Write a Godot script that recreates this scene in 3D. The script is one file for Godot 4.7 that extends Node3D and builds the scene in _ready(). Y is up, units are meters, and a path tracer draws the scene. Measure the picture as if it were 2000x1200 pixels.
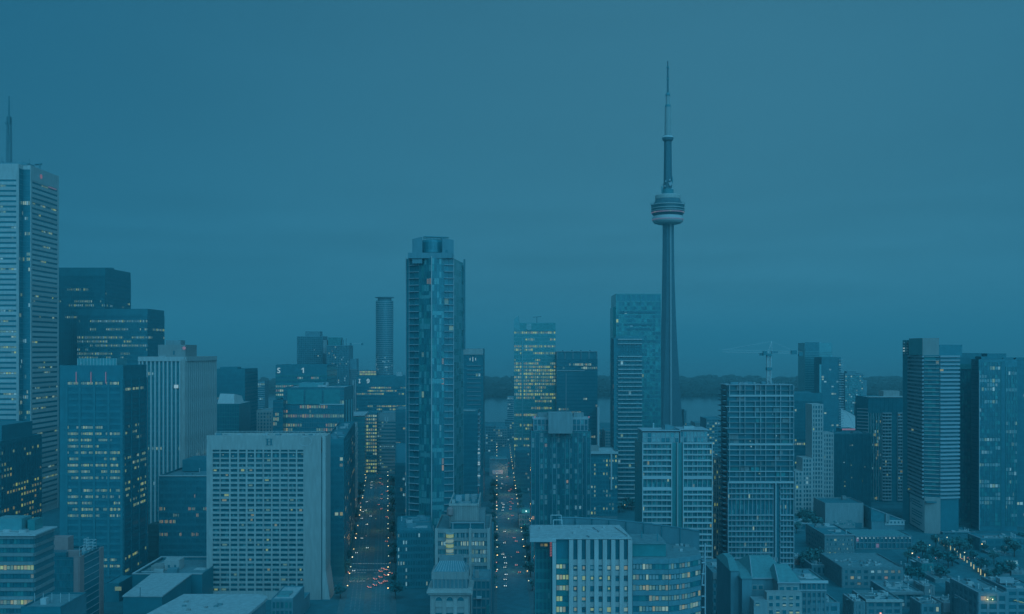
extends Node3D
# A lake city at dusk, seen from a high floor: x is west (right), -z is south (away), metres.

const F := 1900.0      # focal length in photograph pixels (2000 wide)
const H := 141.0       # eye height
const HZ := 685.0      # row of the eye level in the photograph
var M := {}
var unit := BoxMesh.new()
var rng := RandomNumberGenerator.new()

class Mass:
	var v := PackedVector3Array()
	var n := PackedVector3Array()
	func quad(a: Vector3, b: Vector3, c: Vector3, d: Vector3):   # counter-clockwise seen from outside
		var q := (b - a).cross(c - a).normalized()
		for p in [a, c, b, a, d, c]:
			v.append(p)
			n.append(q)
	func tri(a: Vector3, b: Vector3, c: Vector3):
		var q := (b - a).cross(c - a).normalized()
		for p in [a, c, b]:
			v.append(p)
			n.append(q)
	func box(c: Vector3, s: Vector3, bx := Vector3.RIGHT, by := Vector3.UP, bz := Vector3.BACK):
		var x := bx * s.x * 0.5
		var y := by * s.y * 0.5
		var z := bz * s.z * 0.5
		quad(c - x - y + z, c + x - y + z, c + x + y + z, c - x + y + z)
		quad(c + x - y - z, c - x - y - z, c - x + y - z, c + x + y - z)
		quad(c + x - y + z, c + x - y - z, c + x + y - z, c + x + y + z)
		quad(c - x - y - z, c - x - y + z, c - x + y + z, c - x + y - z)
		quad(c - x + y + z, c + x + y + z, c + x + y - z, c - x + y - z)
		quad(c - x - y - z, c + x - y - z, c + x - y + z, c - x - y + z)
	func bar(a: Vector3, b: Vector3, w: float):
		var y := (b - a).normalized()
		var x := y.cross(Vector3(0.31, 0.52, 0.79)).normalized()
		box((a + b) * 0.5, Vector3(w, a.distance_to(b), w), x, y, x.cross(y))
	func mesh() -> ArrayMesh:
		var a := []
		a.resize(Mesh.ARRAY_MAX)
		a[Mesh.ARRAY_VERTEX] = v
		a[Mesh.ARRAY_NORMAL] = n
		var m := ArrayMesh.new()
		m.add_surface_from_arrays(Mesh.PRIMITIVE_TRIANGLES, a)
		return m

func X(u: float, d: float) -> float: return (u - 1000.0) / F * d
func Y(v: float, d: float) -> float: return H - (v - HZ) / F * d
func D(v: float, y := 0.0) -> float: return (H - y) * F / (v - HZ)      # distance at which height y shows at row v
func lin(r: float, g: float, b: float) -> Color: return Color(r, g, b).linear_to_srgb()
func rf(a: float, b: float) -> float: return rng.randf_range(a, b)
func pick(a: Array): return a[rng.randi() % a.size()]

# ---------------------------------------------------------------- materials
func noise_texture(freq: float, lo: float, hi: float, seed_: int, kind := FastNoiseLite.TYPE_SIMPLEX_SMOOTH) -> NoiseTexture2D:
	var n := FastNoiseLite.new()
	n.seed = seed_
	n.frequency = freq
	n.noise_type = kind
	n.fractal_octaves = 5
	var g := Gradient.new()
	g.set_color(0, Color(lo, lo, lo))
	g.set_color(1, Color(hi, hi, hi))
	var t := NoiseTexture2D.new()
	t.width = 512
	t.height = 512
	t.seamless = true
	t.noise = n
	t.color_ramp = g
	return t

func mat(key: String, c: Color, rough := 0.85, tex: Texture2D = null, scale := Vector3.ONE * 0.03, metal := 0.0) -> StandardMaterial3D:
	var m := StandardMaterial3D.new()
	m.resource_name = key
	m.albedo_color = c
	m.roughness = rough
	m.metallic = metal
	if tex:
		m.albedo_texture = tex
		m.uv1_triplanar = true
		m.uv1_world_triplanar = true
		m.uv1_scale = scale
	M[key] = m
	return m

func variant(key: String) -> StandardMaterial3D:      # one of three slightly different tones of a material, as panels and rooms differ
	if not VARIED.has(key) and not key.begins_with("lit_"):
		return M[key]
	var k := rng.randi() % 3
	if k == 0:
		return M[key]
	var name := "%s_tone_%d" % [key, k]
	if not M.has(name):
		var m: StandardMaterial3D = M[key].duplicate()
		m.resource_name = name
		if key.begins_with("lit_"):
			m.emission_energy_multiplier *= [1.0, 0.55, 1.4][k]
		else:
			m.albedo_color = m.albedo_color.lerp(Color.BLACK, [0.0, 0.035, 0.07][k])
		M[name] = m
	return M[name]

const VARIED := ["concrete_light", "white_panel", "slab", "slab_grey", "concrete", "concrete_grey", "glass_dark", "glass_black", "glass_teal", "blind"]

func glow(key: String, e: Color, k: float, base := Color(0.25, 0.52, 0.55)) -> StandardMaterial3D:
	var m := mat(key, base, 0.5)
	m.emission_enabled = true
	m.emission = e
	m.emission_energy_multiplier = k
	return m

func materials():  # dark base colours are lifted blue-green to stand in for haze
	var wear := noise_texture(0.012, 0.9, 1.0, 3)
	var streak := noise_texture(0.02, 0.88, 1.0, 9)
	var blot := noise_texture(0.03, 0.84, 1.0, 21)
	var ripple := noise_texture(0.02, 0.6, 1.0, 5)
	var up := Vector3(0.05, 0.008, 0.05)
	mat("concrete_light", lin(0.5, 0.49, 0.465), 0.85, streak, up)
	mat("white_panel", lin(0.55, 0.545, 0.53), 0.7, streak, up)
	mat("concrete", lin(0.38, 0.4, 0.39), 0.85, streak, up)
	mat("concrete_grey", lin(0.28, 0.36, 0.37), 0.85, streak, up)
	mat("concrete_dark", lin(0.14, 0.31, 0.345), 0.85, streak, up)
	mat("slab", lin(0.5, 0.53, 0.53), 0.8)
	mat("slab_grey", lin(0.36, 0.42, 0.44), 0.8)
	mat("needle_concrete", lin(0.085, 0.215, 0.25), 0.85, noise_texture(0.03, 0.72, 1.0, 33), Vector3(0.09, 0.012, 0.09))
	mat("pod_glass", lin(0.012, 0.1, 0.12), 0.3)
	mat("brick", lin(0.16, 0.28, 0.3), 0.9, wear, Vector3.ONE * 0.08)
	mat("brown_stone", lin(0.42, 0.28, 0.27), 0.9, wear, Vector3.ONE * 0.05)
	mat("black_metal", lin(0.02, 0.225, 0.262), 0.55, wear, Vector3.ONE * 0.02)
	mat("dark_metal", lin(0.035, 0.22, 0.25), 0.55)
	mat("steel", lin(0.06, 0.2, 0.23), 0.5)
	mat("steel_light", lin(0.5, 0.55, 0.55), 0.5)
	# coated curtain-wall glass in several tones, blue haze tint put into each
	mat("glass_black", lin(0.018, 0.21, 0.25), 0.3, wear, Vector3.ONE * 0.02, 0.12)
	mat("glass_dark", lin(0.03, 0.245, 0.285), 0.25, wear, Vector3.ONE * 0.03, 0.12)
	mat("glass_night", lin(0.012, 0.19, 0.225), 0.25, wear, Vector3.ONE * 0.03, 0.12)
	mat("glass_teal", lin(0.05, 0.33, 0.34), 0.22, wear, Vector3.ONE * 0.03, 0.12)
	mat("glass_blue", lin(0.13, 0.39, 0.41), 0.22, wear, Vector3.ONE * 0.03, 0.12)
	mat("glass_pale", lin(0.26, 0.42, 0.43), 0.25, wear, Vector3.ONE * 0.03, 0.2)
	mat("blind", lin(0.34, 0.4, 0.4), 0.8)
	mat("roof_light", lin(0.5, 0.54, 0.54), 0.9, blot, Vector3.ONE * 0.02)
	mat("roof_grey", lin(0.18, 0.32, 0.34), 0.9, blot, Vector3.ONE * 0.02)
	mat("roof_dark", lin(0.05, 0.27, 0.31), 0.9, blot, Vector3.ONE * 0.02)
	mat("roof_teal", lin(0.13, 0.35, 0.36), 0.8, blot, Vector3.ONE * 0.03)
	mat("asphalt", lin(0.05, 0.25, 0.285), 0.85, blot, Vector3.ONE * 0.01)
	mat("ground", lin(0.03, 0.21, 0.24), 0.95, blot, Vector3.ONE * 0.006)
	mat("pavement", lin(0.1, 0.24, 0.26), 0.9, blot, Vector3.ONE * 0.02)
	mat("road_paint", lin(0.4, 0.42, 0.42), 0.8)
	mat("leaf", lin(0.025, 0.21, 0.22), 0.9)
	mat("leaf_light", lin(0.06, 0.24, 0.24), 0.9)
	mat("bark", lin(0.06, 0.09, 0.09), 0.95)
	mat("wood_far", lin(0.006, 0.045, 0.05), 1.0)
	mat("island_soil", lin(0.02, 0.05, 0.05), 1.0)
	mat("car_dark", lin(0.04, 0.1, 0.12), 0.35)
	mat("car_pale", lin(0.35, 0.38, 0.4), 0.35)
	mat("car_mid", lin(0.14, 0.18, 0.2), 0.35)
	mat("tyre", lin(0.02, 0.03, 0.03), 0.9)
	mat("letter_dark", lin(0.03, 0.19, 0.22), 0.6)
	var w := mat("water", lin(0.012, 0.11, 0.14), 0.14, null)
	w.metallic_specular = 0.36
	w.normal_enabled = true
	var wn := ripple.duplicate()
	wn.as_normal_map = true
	wn.bump_strength = 3.0
	w.normal_texture = wn
	w.normal_scale = 0.1
	w.uv1_triplanar = true
	w.uv1_world_triplanar = true
	w.uv1_scale = Vector3.ONE * 0.012
	glow("lit_yellow", lin(0.62, 0.74, 0.16), 0.2)
	glow("lit_amber", lin(0.75, 0.6, 0.12), 0.13)
	glow("lit_cream", lin(0.6, 0.78, 0.5), 0.17)
	glow("lit_dim", lin(0.4, 0.6, 0.28), 0.12)
	glow("lit_cool", lin(0.35, 0.68, 0.75), 0.2)
	glow("lit_orange", lin(0.9, 0.45, 0.12), 0.12)
	glow("lamp_warm", lin(1.0, 0.85, 0.5), 2.6)
	glow("lamp_white", lin(0.75, 0.95, 0.9), 1.6)
	glow("lamp_orange", lin(1.0, 0.5, 0.18), 0.6)
	glow("tail_red", lin(1.0, 0.3, 0.18), 1.3)
	glow("lamp_amber", lin(1.0, 0.68, 0.26), 1.7)
	glow("lamp_dim", lin(0.8, 0.85, 0.55), 1.1)
	glow("string_glow", lin(0.85, 0.8, 0.34), 0.42)
	glow("sign_red", lin(0.8, 0.22, 0.25), 0.16)
	glow("sign_pink", lin(0.55, 0.22, 0.36), 0.14)
	glow("sign_white", lin(0.55, 0.8, 0.85), 0.3)
	glow("sign_teal", lin(0.05, 0.5, 0.5), 0.18)
	glow("billboard_face", lin(0.35, 0.68, 0.7), 0.28)

# ---------------------------------------------------------------- nodes
func thing(called: String, label: String, category: String, at := Vector3.ZERO, turn := 0.0, group := "") -> Node3D:
	var o := Node3D.new()
	o.name = called
	add_child(o, true)
	o.position = at
	o.rotation.y = turn
	tag(o, label, category, group)
	return o

func tag(o: Node, label: String, category: String, group := ""):
	o.set_meta("label", label)
	o.set_meta("category", category)
	if group:
		o.set_meta("group", group)

func part(parent: Node, called: String, mesh: Mesh, material: Material, xf := Transform3D()) -> MeshInstance3D:
	var o := MeshInstance3D.new()
	o.name = called
	o.mesh = mesh
	o.material_override = material
	o.transform = xf
	parent.add_child(o, true)
	return o

func stuff(o: Node) -> Node:
	o.set_meta("kind", "stuff")
	return o

func structure(called: String, mesh: Mesh, material: Material) -> MeshInstance3D:
	var o := part(self, called, mesh, material)
	o.set_meta("kind", "structure")
	return o

func block(parent: Node, called: String, material: String, c: Vector3, s: Vector3, turn := 0.0) -> MeshInstance3D:
	var b := Basis(Vector3.UP, turn)
	return part(parent, called, unit, variant(material), Transform3D(Basis(b.x * s.x, b.y * s.y, b.z * s.z), c))

func lathe(profile: Array, seg := 40) -> ArrayMesh:      # [radius, height] from bottom to top
	var m := Mass.new()
	for i in profile.size() - 1:
		var a: Array = profile[i]
		var b: Array = profile[i + 1]
		for k in seg:
			var t := TAU * k / seg
			var q := TAU * (k + 1) / seg
			var p := Vector3(cos(t), 0, -sin(t))
			var r := Vector3(cos(q), 0, -sin(q))
			m.quad(p * a[0] + Vector3.UP * a[1], r * a[0] + Vector3.UP * a[1], r * b[0] + Vector3.UP * b[1], p * b[0] + Vector3.UP * b[1])
	return m.mesh()

func prism(pts: Array, y0: float, y1: float, top := true) -> ArrayMesh:
	var m := Mass.new()
	var n := pts.size()
	for i in n:
		var a: Vector2 = pts[i]
		var b: Vector2 = pts[(i + 1) % n]
		m.quad(Vector3(a.x, y0, a.y), Vector3(b.x, y0, b.y), Vector3(b.x, y1, b.y), Vector3(a.x, y1, a.y))
	if top:
		for i in range(1, n - 1):
			m.tri(Vector3(pts[0].x, y1, pts[0].y), Vector3(pts[i].x, y1, pts[i].y), Vector3(pts[i + 1].x, y1, pts[i + 1].y))
	return m.mesh()

# One face of a building: a sheet of glass behind floor bands, piers, window panes and lit windows.
func facade(r: Node, A: Vector2, B: Vector2, y0: float, y1: float, o: Dictionary):
	var e := B - A
	var L := e.length()
	var dx := Vector3(e.x, 0, e.y) / L
	var nz := dx.cross(Vector3.UP)
	var base := Vector3(A.x, 0, A.y)
	var rows := maxi(1, int(round((y1 - y0) / float(o.fl))))
	var fl := (y1 - y0) / rows
	var cols: int = o.get("cols", 1)
	var bay := L / cols
	var bh: float = o.get("bh", 0.0)
	var pw: float = o.get("pw", 0.0)
	if o.has("glass"):
		part(r, "glazing", unit, M[o.glass], Transform3D(Basis(dx * L, Vector3.UP * (y1 - y0), nz * 0.12), base + dx * L * 0.5 + Vector3.UP * (y0 + y1) * 0.5 + nz * 0.06))
	if bh > 0.0:
		var bp: float = o.get("bp", 0.4)
		var heap := Mass.new()
		var over: float = o.get("over", 0.0)
		for k in rows + 1:
			if o.has("noband") and o.noband.call(k, rows):
				continue
			var c := base + dx * L * 0.5 + Vector3.UP * (y0 + k * fl) + nz * bp * 0.5
			var hh := bh * (1.0 if not o.has("thick") or not o.thick.call(k) else 2.2)
			if o.get("bpart", true):
				part(r, o.get("bn", "spandrel"), unit, variant(o.bm), Transform3D(Basis(dx * (L + over * 2.0), Vector3.UP * hh, nz * bp), c))
			else:
				heap.box(c, Vector3(L + over * 2.0, hh, bp), dx, Vector3.UP, nz)
		if heap.v.size():
			stuff(part(r, o.get("bn", "spandrel"), heap.mesh(), M[o.bm]))
	if pw > 0.0:
		var pp: float = o.get("pp", 0.55)
		var heap := Mass.new()
		for k in cols + 1:
			if o.has("nopier") and o.nopier.call(k, cols):
				continue
			var c := base + dx * clampf(k * bay, pw * 0.5, L - pw * 0.5) + Vector3.UP * (y0 + y1) * 0.5 + nz * pp * 0.5
			if o.get("ppart", true):
				part(r, o.get("pn", "pier"), unit, M[o.pm], Transform3D(Basis(dx * pw, Vector3.UP * (y1 - y0 + bh * 0.98), nz * pp), c))
			else:
				heap.box(c, Vector3(pw, y1 - y0 + bh * 0.98, pp), dx, Vector3.UP, nz)
		if heap.v.size():
			stuff(part(r, o.get("pn", "pier"), heap.mesh(), M[o.pm]))
	if not o.has("win") and not o.has("lit"):
		return
	var sub: int = o.get("sub", 1)                        # panes in each bay
	var ww := (bay - pw) / sub
	var gap: float = minf(o.get("gap", 0.25), ww * 0.4)
	var wh: float = (fl - bh) * float(o.get("wh", 0.9))
	var heaps := {}
	var single := 0
	var lp: float = o.get("lp", 0.1)
	var rowp: float = o.get("rowp", 1.0)
	var stay: float = o.get("run", 0.5)
	for k in rows:
		var on := rng.randf() < lp
		var row_on := rng.randf() < rowp
		if o.has("lrow"):
			row_on = o.lrow.call(float(k) / rows)
		for j in cols:
			for s in sub:
				if rng.randf() > stay:
					on = rng.randf() < lp
				if o.has("skip") and o.skip.call(k, j):
					continue
				var is_lit: bool = o.has("lit") and on and row_on
				if not is_lit and not o.has("win"):
					continue
				var key: String = pick(o.lit) if is_lit else pick(o.win)
				var c := base + dx * (j * bay + pw * 0.5 + (s + 0.5) * ww) + Vector3.UP * (y0 + k * fl + bh * 0.5 + (fl - bh) * 0.5) + nz * 0.14
				var size := Vector3(ww - gap, wh, 0.1)
				if is_lit:
					size.x *= rf(0.75, 1.0)
					size.y *= rf(0.7, 1.0)
				var as_part: bool = o.get("lpart", o.get("wpart", false)) if is_lit else o.get("wpart", false)
				if as_part and single < int(o.get("most", 290)):
					single += 1
					part(r, "lit_window" if is_lit else "window", unit, variant(key), Transform3D(Basis(dx * size.x, Vector3.UP * size.y, nz * 0.1), c))
				else:
					var vm := variant(key)
					if not heaps.has(vm):
						heaps[vm] = Mass.new()
					heaps[vm].box(c, size, dx, Vector3.UP, nz)
	for vm in heaps:
		stuff(part(r, "lit_window" if vm.emission_enabled else "window", heaps[vm].mesh(), vm))

# A block-shaped building whose front spans photograph columns u0..u1 at distance d, roof at row vt.
func tower(called: String, label: String, u0: float, u1: float, vt: float, d: float, depth: float, body: String, roof := "roof_dark", parapet := 1.0, group := "", category := "building", turn := 0.0) -> Dictionary:
	var x0 := X(u0, d)
	var x1 := X(u1, d)
	var h := Y(vt, d)
	var w := x1 - x0
	var r := thing(called, label, category, Vector3((x0 + x1) * 0.5, 0, -d), turn, group)
	var a := w * 0.5
	var pts := [Vector2(-a, 0), Vector2(a, 0), Vector2(a, -depth), Vector2(-a, -depth)]
	part(r, "wall", prism(pts, 0, h, false), M[body])
	var g := 0.04
	part(r, "roof", prism([Vector2(-a + g, -g), Vector2(a - g, -g), Vector2(a - g, -depth + g), Vector2(-a + g, -depth + g)], h - parapet - 0.4, h - parapet), M[roof])
	if parapet > 0.0:
		var t := 0.5
		var y := h - parapet * 0.5 + 0.01
		block(r, "parapet", body, Vector3(0, y, -t * 0.5 + 0.01), Vector3(w + 0.02, parapet, t))
		block(r, "parapet", body, Vector3(0, y, -depth + t * 0.5 - 0.01), Vector3(w + 0.02, parapet, t))
		block(r, "parapet", body, Vector3(a - t * 0.5 + 0.01, y - 0.004, -depth * 0.5), Vector3(t, parapet, depth - 2 * t))
		block(r, "parapet", body, Vector3(-a + t * 0.5 - 0.01, y - 0.004, -depth * 0.5), Vector3(t, parapet, depth - 2 * t))
	return {"r": r, "w": w, "h": h, "d": depth, "a": a, "fl": pts[0], "fr": pts[1], "br": pts[2], "bl": pts[3]}

func front(b: Dictionary, y0: float, y1: float, o: Dictionary): facade(b.r, b.fl, b.fr, y0, y1, o)
func right(b: Dictionary, y0: float, y1: float, o: Dictionary): facade(b.r, b.fr, b.br, y0, y1, o)
func left(b: Dictionary, y0: float, y1: float, o: Dictionary): facade(b.r, b.bl, b.fl, y0, y1, o)

# Cooling units, ducts, hatches and rails on a roof
func clutter(b: Dictionary, n: int, y: float, tone := "concrete_grey", big := 1.0):
	for k in n:
		var s := Vector3(rf(2.0, 6.0), rf(1.0, 2.6), rf(2.0, 5.0)) * big
		var c := Vector3(rf(-b.a + s.x, b.a - s.x) * 0.85, y + s.y * 0.5, -rf(s.z, maxf(s.z + 0.5, b.d - s.z)))
		var u := block(b.r, "rooftop_unit", pick([tone, "roof_light", "concrete_dark"]), c, s)
		if k % 3 == 0:
			var fan := part(u, "fan_cowl", lathe([[0.34, 0.0], [0.34, 0.18], [0.22, 0.2], [0.2, 0.08]], 10), M.steel)
			fan.position = Vector3(0, 0.5, 0)
	for k in n:
		var s := Vector3(rf(2.0, 9.0), 0.05, rf(2.0, 7.0))
		block(b.r, "roof_patch", pick(["roof_dark", "roof_grey", "roof_light", "concrete_dark"]), Vector3(rf(-b.a + s.x * 0.6, b.a - s.x * 0.6) * 0.9, y + 0.02 + k * 0.006, -rf(s.z * 0.6, maxf(s.z * 0.6 + 0.5, b.d - s.z * 0.6))), s)
	for k in maxi(1, n / 2):
		var len := rf(3.0, maxf(4.0, b.a * 1.2))
		block(b.r, "roof_pipe", pick(["steel_light", "concrete_grey"]), Vector3(rf(-b.a + len * 0.5, b.a - len * 0.5) * 0.9, y + 0.4, -rf(1.5, b.d - 1.5)), Vector3(len, 0.22, 0.22))
	for k in maxi(1, n / 3):
		part(b.r, "vent_pipe", lathe([[0.3, 0], [0.3, 2.2], [0.55, 2.3], [0.0, 2.8]], 8), M.steel_light).position = Vector3(rf(-b.a, b.a) * 0.8, y, -rf(1.5, b.d * 0.9))

func lettering(parent: Node, text: String, size: float, at: Vector3, material: String, turn := 0.0, font := "Droid Serif", called := "letter"):
	var t := TextMesh.new()
	var f := SystemFont.new()
	f.font_names = PackedStringArray([font])
	f.font_weight = 700
	t.font = f
	t.text = text
	t.font_size = 64
	t.pixel_size = size / 46.0
	t.depth = 0.25
	var o := part(parent, called, t, M[material])
	o.position = at
	o.rotation.y = turn
	return o

# ---------------------------------------------------------------- the scene
func _ready():
	rng.seed = 41
	camera_and_light()
	materials()
	setting()
	left_towers()
	hotel()
	avenue_buildings()
	centre_towers()
	needle_tower()
	right_towers()
	near_buildings()
	low_rises()
	streets()
	greenery()

func camera_and_light():
	var cam := Camera3D.new()
	cam.name = "camera"
	add_child(cam)
	cam.position = Vector3(0, H, 0)
	cam.projection = Camera3D.PROJECTION_FRUSTUM
	cam.near = 1.0
	cam.far = 60000.0
	cam.size = 1200.0 / F
	cam.frustum_offset = Vector2(0, 85.0 / F)
	var we := WorldEnvironment.new()
	we.name = "air"
	add_child(we)
	var e := Environment.new()
	we.environment = e
	e.tonemap_mode = Environment.TONE_MAPPER_LINEAR
	e.tonemap_exposure = 1.4
	e.sdfgi_enabled = true
	e.ssao_enabled = true
	e.ssil_enabled = true
	e.background_mode = Environment.BG_SKY
	var sky := Sky.new()
	sky.sky_material = dusk_sky()
	e.sky = sky
	e.fog_enabled = true
	e.fog_density = 1.0 / 6400.0
	e.fog_light_color = lin(0.5, 0.92, 0.95)
	var sun := DirectionalLight3D.new()
	sun.name = "dusk_glow"
	add_child(sun)
	sun.light_color = lin(0.14, 0.63, 1.0)
	sun.light_energy = 0.55
	sun.light_angular_distance = 90.0
	sun.shadow_enabled = true
	sun.rotation_degrees = Vector3(-36, 18, 0)

func dusk_sky() -> PanoramaSkyMaterial:
	var w := 1024
	var h := 512
	var im := Image.create(w, h, false, Image.FORMAT_RGBF)
	var n := FastNoiseLite.new()
	n.seed = 12
	n.frequency = 1.0
	n.fractal_octaves = 5
	for y in h:
		var el := PI * (0.5 - (y + 0.5) / h)
		var up := sin(el)
		for x in w:
			var az := wrapf(TAU * (x + 0.5) / w, -PI, PI)          # 0 is straight ahead (-z)
			var dirv := Vector3(sin(az) * cos(el), up, -cos(az) * cos(el))
			var c: Color
			if up >= 0.0:
				var t := pow(clampf(up, 0, 1), 0.55)
				c = Color(0.034, 0.153, 0.231).lerp(Color(0.022, 0.097, 0.163), t)
				var side := exp(-pow(wrapf(az - 0.2, -PI, PI) / 0.6, 2.0))     # the afterglow is broad and strongest to the south
				var back := smoothstep(0.9, 2.4, absf(wrapf(az - 0.2, -PI, PI)))     # paler glow added behind the camera as fill light
				side = maxf(side, back * 0.8)
				c = Color(c.r * (0.24 + 0.78 * side), c.g * (0.62 + 0.38 * side), c.b * (0.73 + 0.25 * side))
				# thin low streaks of cloud, paler and darker, and soft patches higher up
				var cl := n.get_noise_3d(dirv.x * 3.2, el * 42.0, dirv.z * 3.2)
				cl = cl * smoothstep(0.01, 0.04, up) * (1.0 - smoothstep(0.1, 0.2, up))
				c = c * (1.0 + cl * 0.18)
				var soft := n.get_noise_3d(dirv.x * 2.2, el * 9.0 + 7.0, dirv.z * 2.2)
				c = c * (1.0 + soft * 0.05 * smoothstep(0.02, 0.1, up))
				var big := n.get_noise_3d(dirv.x * 1.3, dirv.y * 2.6, dirv.z * 1.3)
				c = c * (1.0 + big * 0.05)
			else:
				c = Color(0.012, 0.11, 0.18).lerp(Color(0.004, 0.05, 0.08), clampf(-up * 2.0, 0, 1))
			c.a = 1.0
			im.set_pixel(x, y, c)
	var m := PanoramaSkyMaterial.new()
	m.panorama = ImageTexture.create_from_image(im)
	return m

func sheet(pts: Array, y: float) -> ArrayMesh:
	return prism(pts, y - 0.2, y)

func rect(x0: float, x1: float, d0: float, d1: float) -> Array:
	return [Vector2(x0, -d0), Vector2(x1, -d0), Vector2(x1, -d1), Vector2(x0, -d1)]

func setting():
	structure("ground", sheet([Vector2(-2600, 500), Vector2(2600, 500), Vector2(2600, -1700), Vector2(900, -1860), Vector2(200, -1900), Vector2(-700, -1960), Vector2(-2600, -2060)], 0.0), M.ground)
	structure("lake_water", sheet(rect(-30000, 30000, -300, 42000), -1.6), M.water)
	# the low wooded islands across the harbour
	var m := Mass.new()
	var n := FastNoiseLite.new()
	n.seed = 4
	n.frequency = 0.0006
	var steps := 60
	var near_edge := []
	var far_edge := []
	for k in steps + 1:
		var x := lerpf(-4200.0, 4600.0, float(k) / steps)
		near_edge.append(Vector2(x, -(2960.0 + n.get_noise_1d(x) * 260.0 + (240.0 if x < -300 else 0.0))))
		far_edge.append(Vector2(x, -(5000.0 + n.get_noise_1d(x + 900.0) * 500.0 - absf(x - 400.0) * 0.22)))
	for k in steps:
		var a: Vector2 = near_edge[k]
		var b: Vector2 = near_edge[k + 1]
		var c: Vector2 = far_edge[k + 1]
		var d: Vector2 = far_edge[k]
		m.quad(Vector3(a.x, 0.5, a.y), Vector3(b.x, 0.5, b.y), Vector3(c.x, 0.5, c.y), Vector3(d.x, 0.5, d.y))
		m.quad(Vector3(a.x, -1.7, a.y), Vector3(b.x, -1.7, b.y), Vector3(b.x, 0.5, b.y), Vector3(a.x, 0.5, a.y))
	structure("island_terrain", m.mesh(), M.island_soil)
	# its woods read as one mass: many lumpy crowns
	var crown := Mass.new()
	var rings := 5
	var seg := 8
	var bump := FastNoiseLite.new()
	bump.frequency = 1.3
	for i in rings:
		for k in seg:
			var q := []
			for p in [[i, k], [i, k + 1], [i + 1, k + 1], [i + 1, k]]:
				var th: float = PI * 0.5 * p[0] / rings
				var ph: float = TAU * (p[1] % seg) / seg
				var v := Vector3(cos(th) * cos(ph), sin(th), -cos(th) * sin(ph))
				q.append(v * (1.0 + 0.35 * bump.get_noise_3dv(v * 1.5)))
			if i < rings - 1:
				crown.quad(q[0], q[1], q[2], q[3])
			else:
				crown.tri(q[0], q[1], q[2])
	var mm := MultiMesh.new()
	mm.transform_format = MultiMesh.TRANSFORM_3D
	mm.mesh = crown.mesh()
	mm.instance_count = 5200
	for k in 5200:
		var f := rng.randf() * steps
		var i := int(f)
		var a: Vector2 = near_edge[i].lerp(near_edge[mini(i + 1, steps)], f - i)
		var b: Vector2 = far_edge[i].lerp(far_edge[mini(i + 1, steps)], f - i)
		var p := a.lerp(b, pow(rng.randf(), 1.6) * 0.99 + 0.005)
		var s := rf(9.0, 20.0)
		mm.set_instance_transform(k, Transform3D(Basis(Vector3.UP, rf(0, TAU)).scaled(Vector3(s * 1.5, rf(10, 19), s * 1.5)), Vector3(p.x, -1.0, p.y)))
	var mi := MultiMeshInstance3D.new()
	mi.name = "island_woods"
	mi.multimesh = mm
	mi.material_override = M.wood_far
	add_child(mi)
	stuff(mi)
	tag(mi, "dark wooded island strip across the harbour below the horizon", "woods")

const WARM := ["lit_yellow", "lit_amber", "lit_dim", "lit_cream"]
const OFFICE := ["lit_dim", "lit_cream", "lit_dim", "lit_yellow", "lit_cool"]

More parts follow.
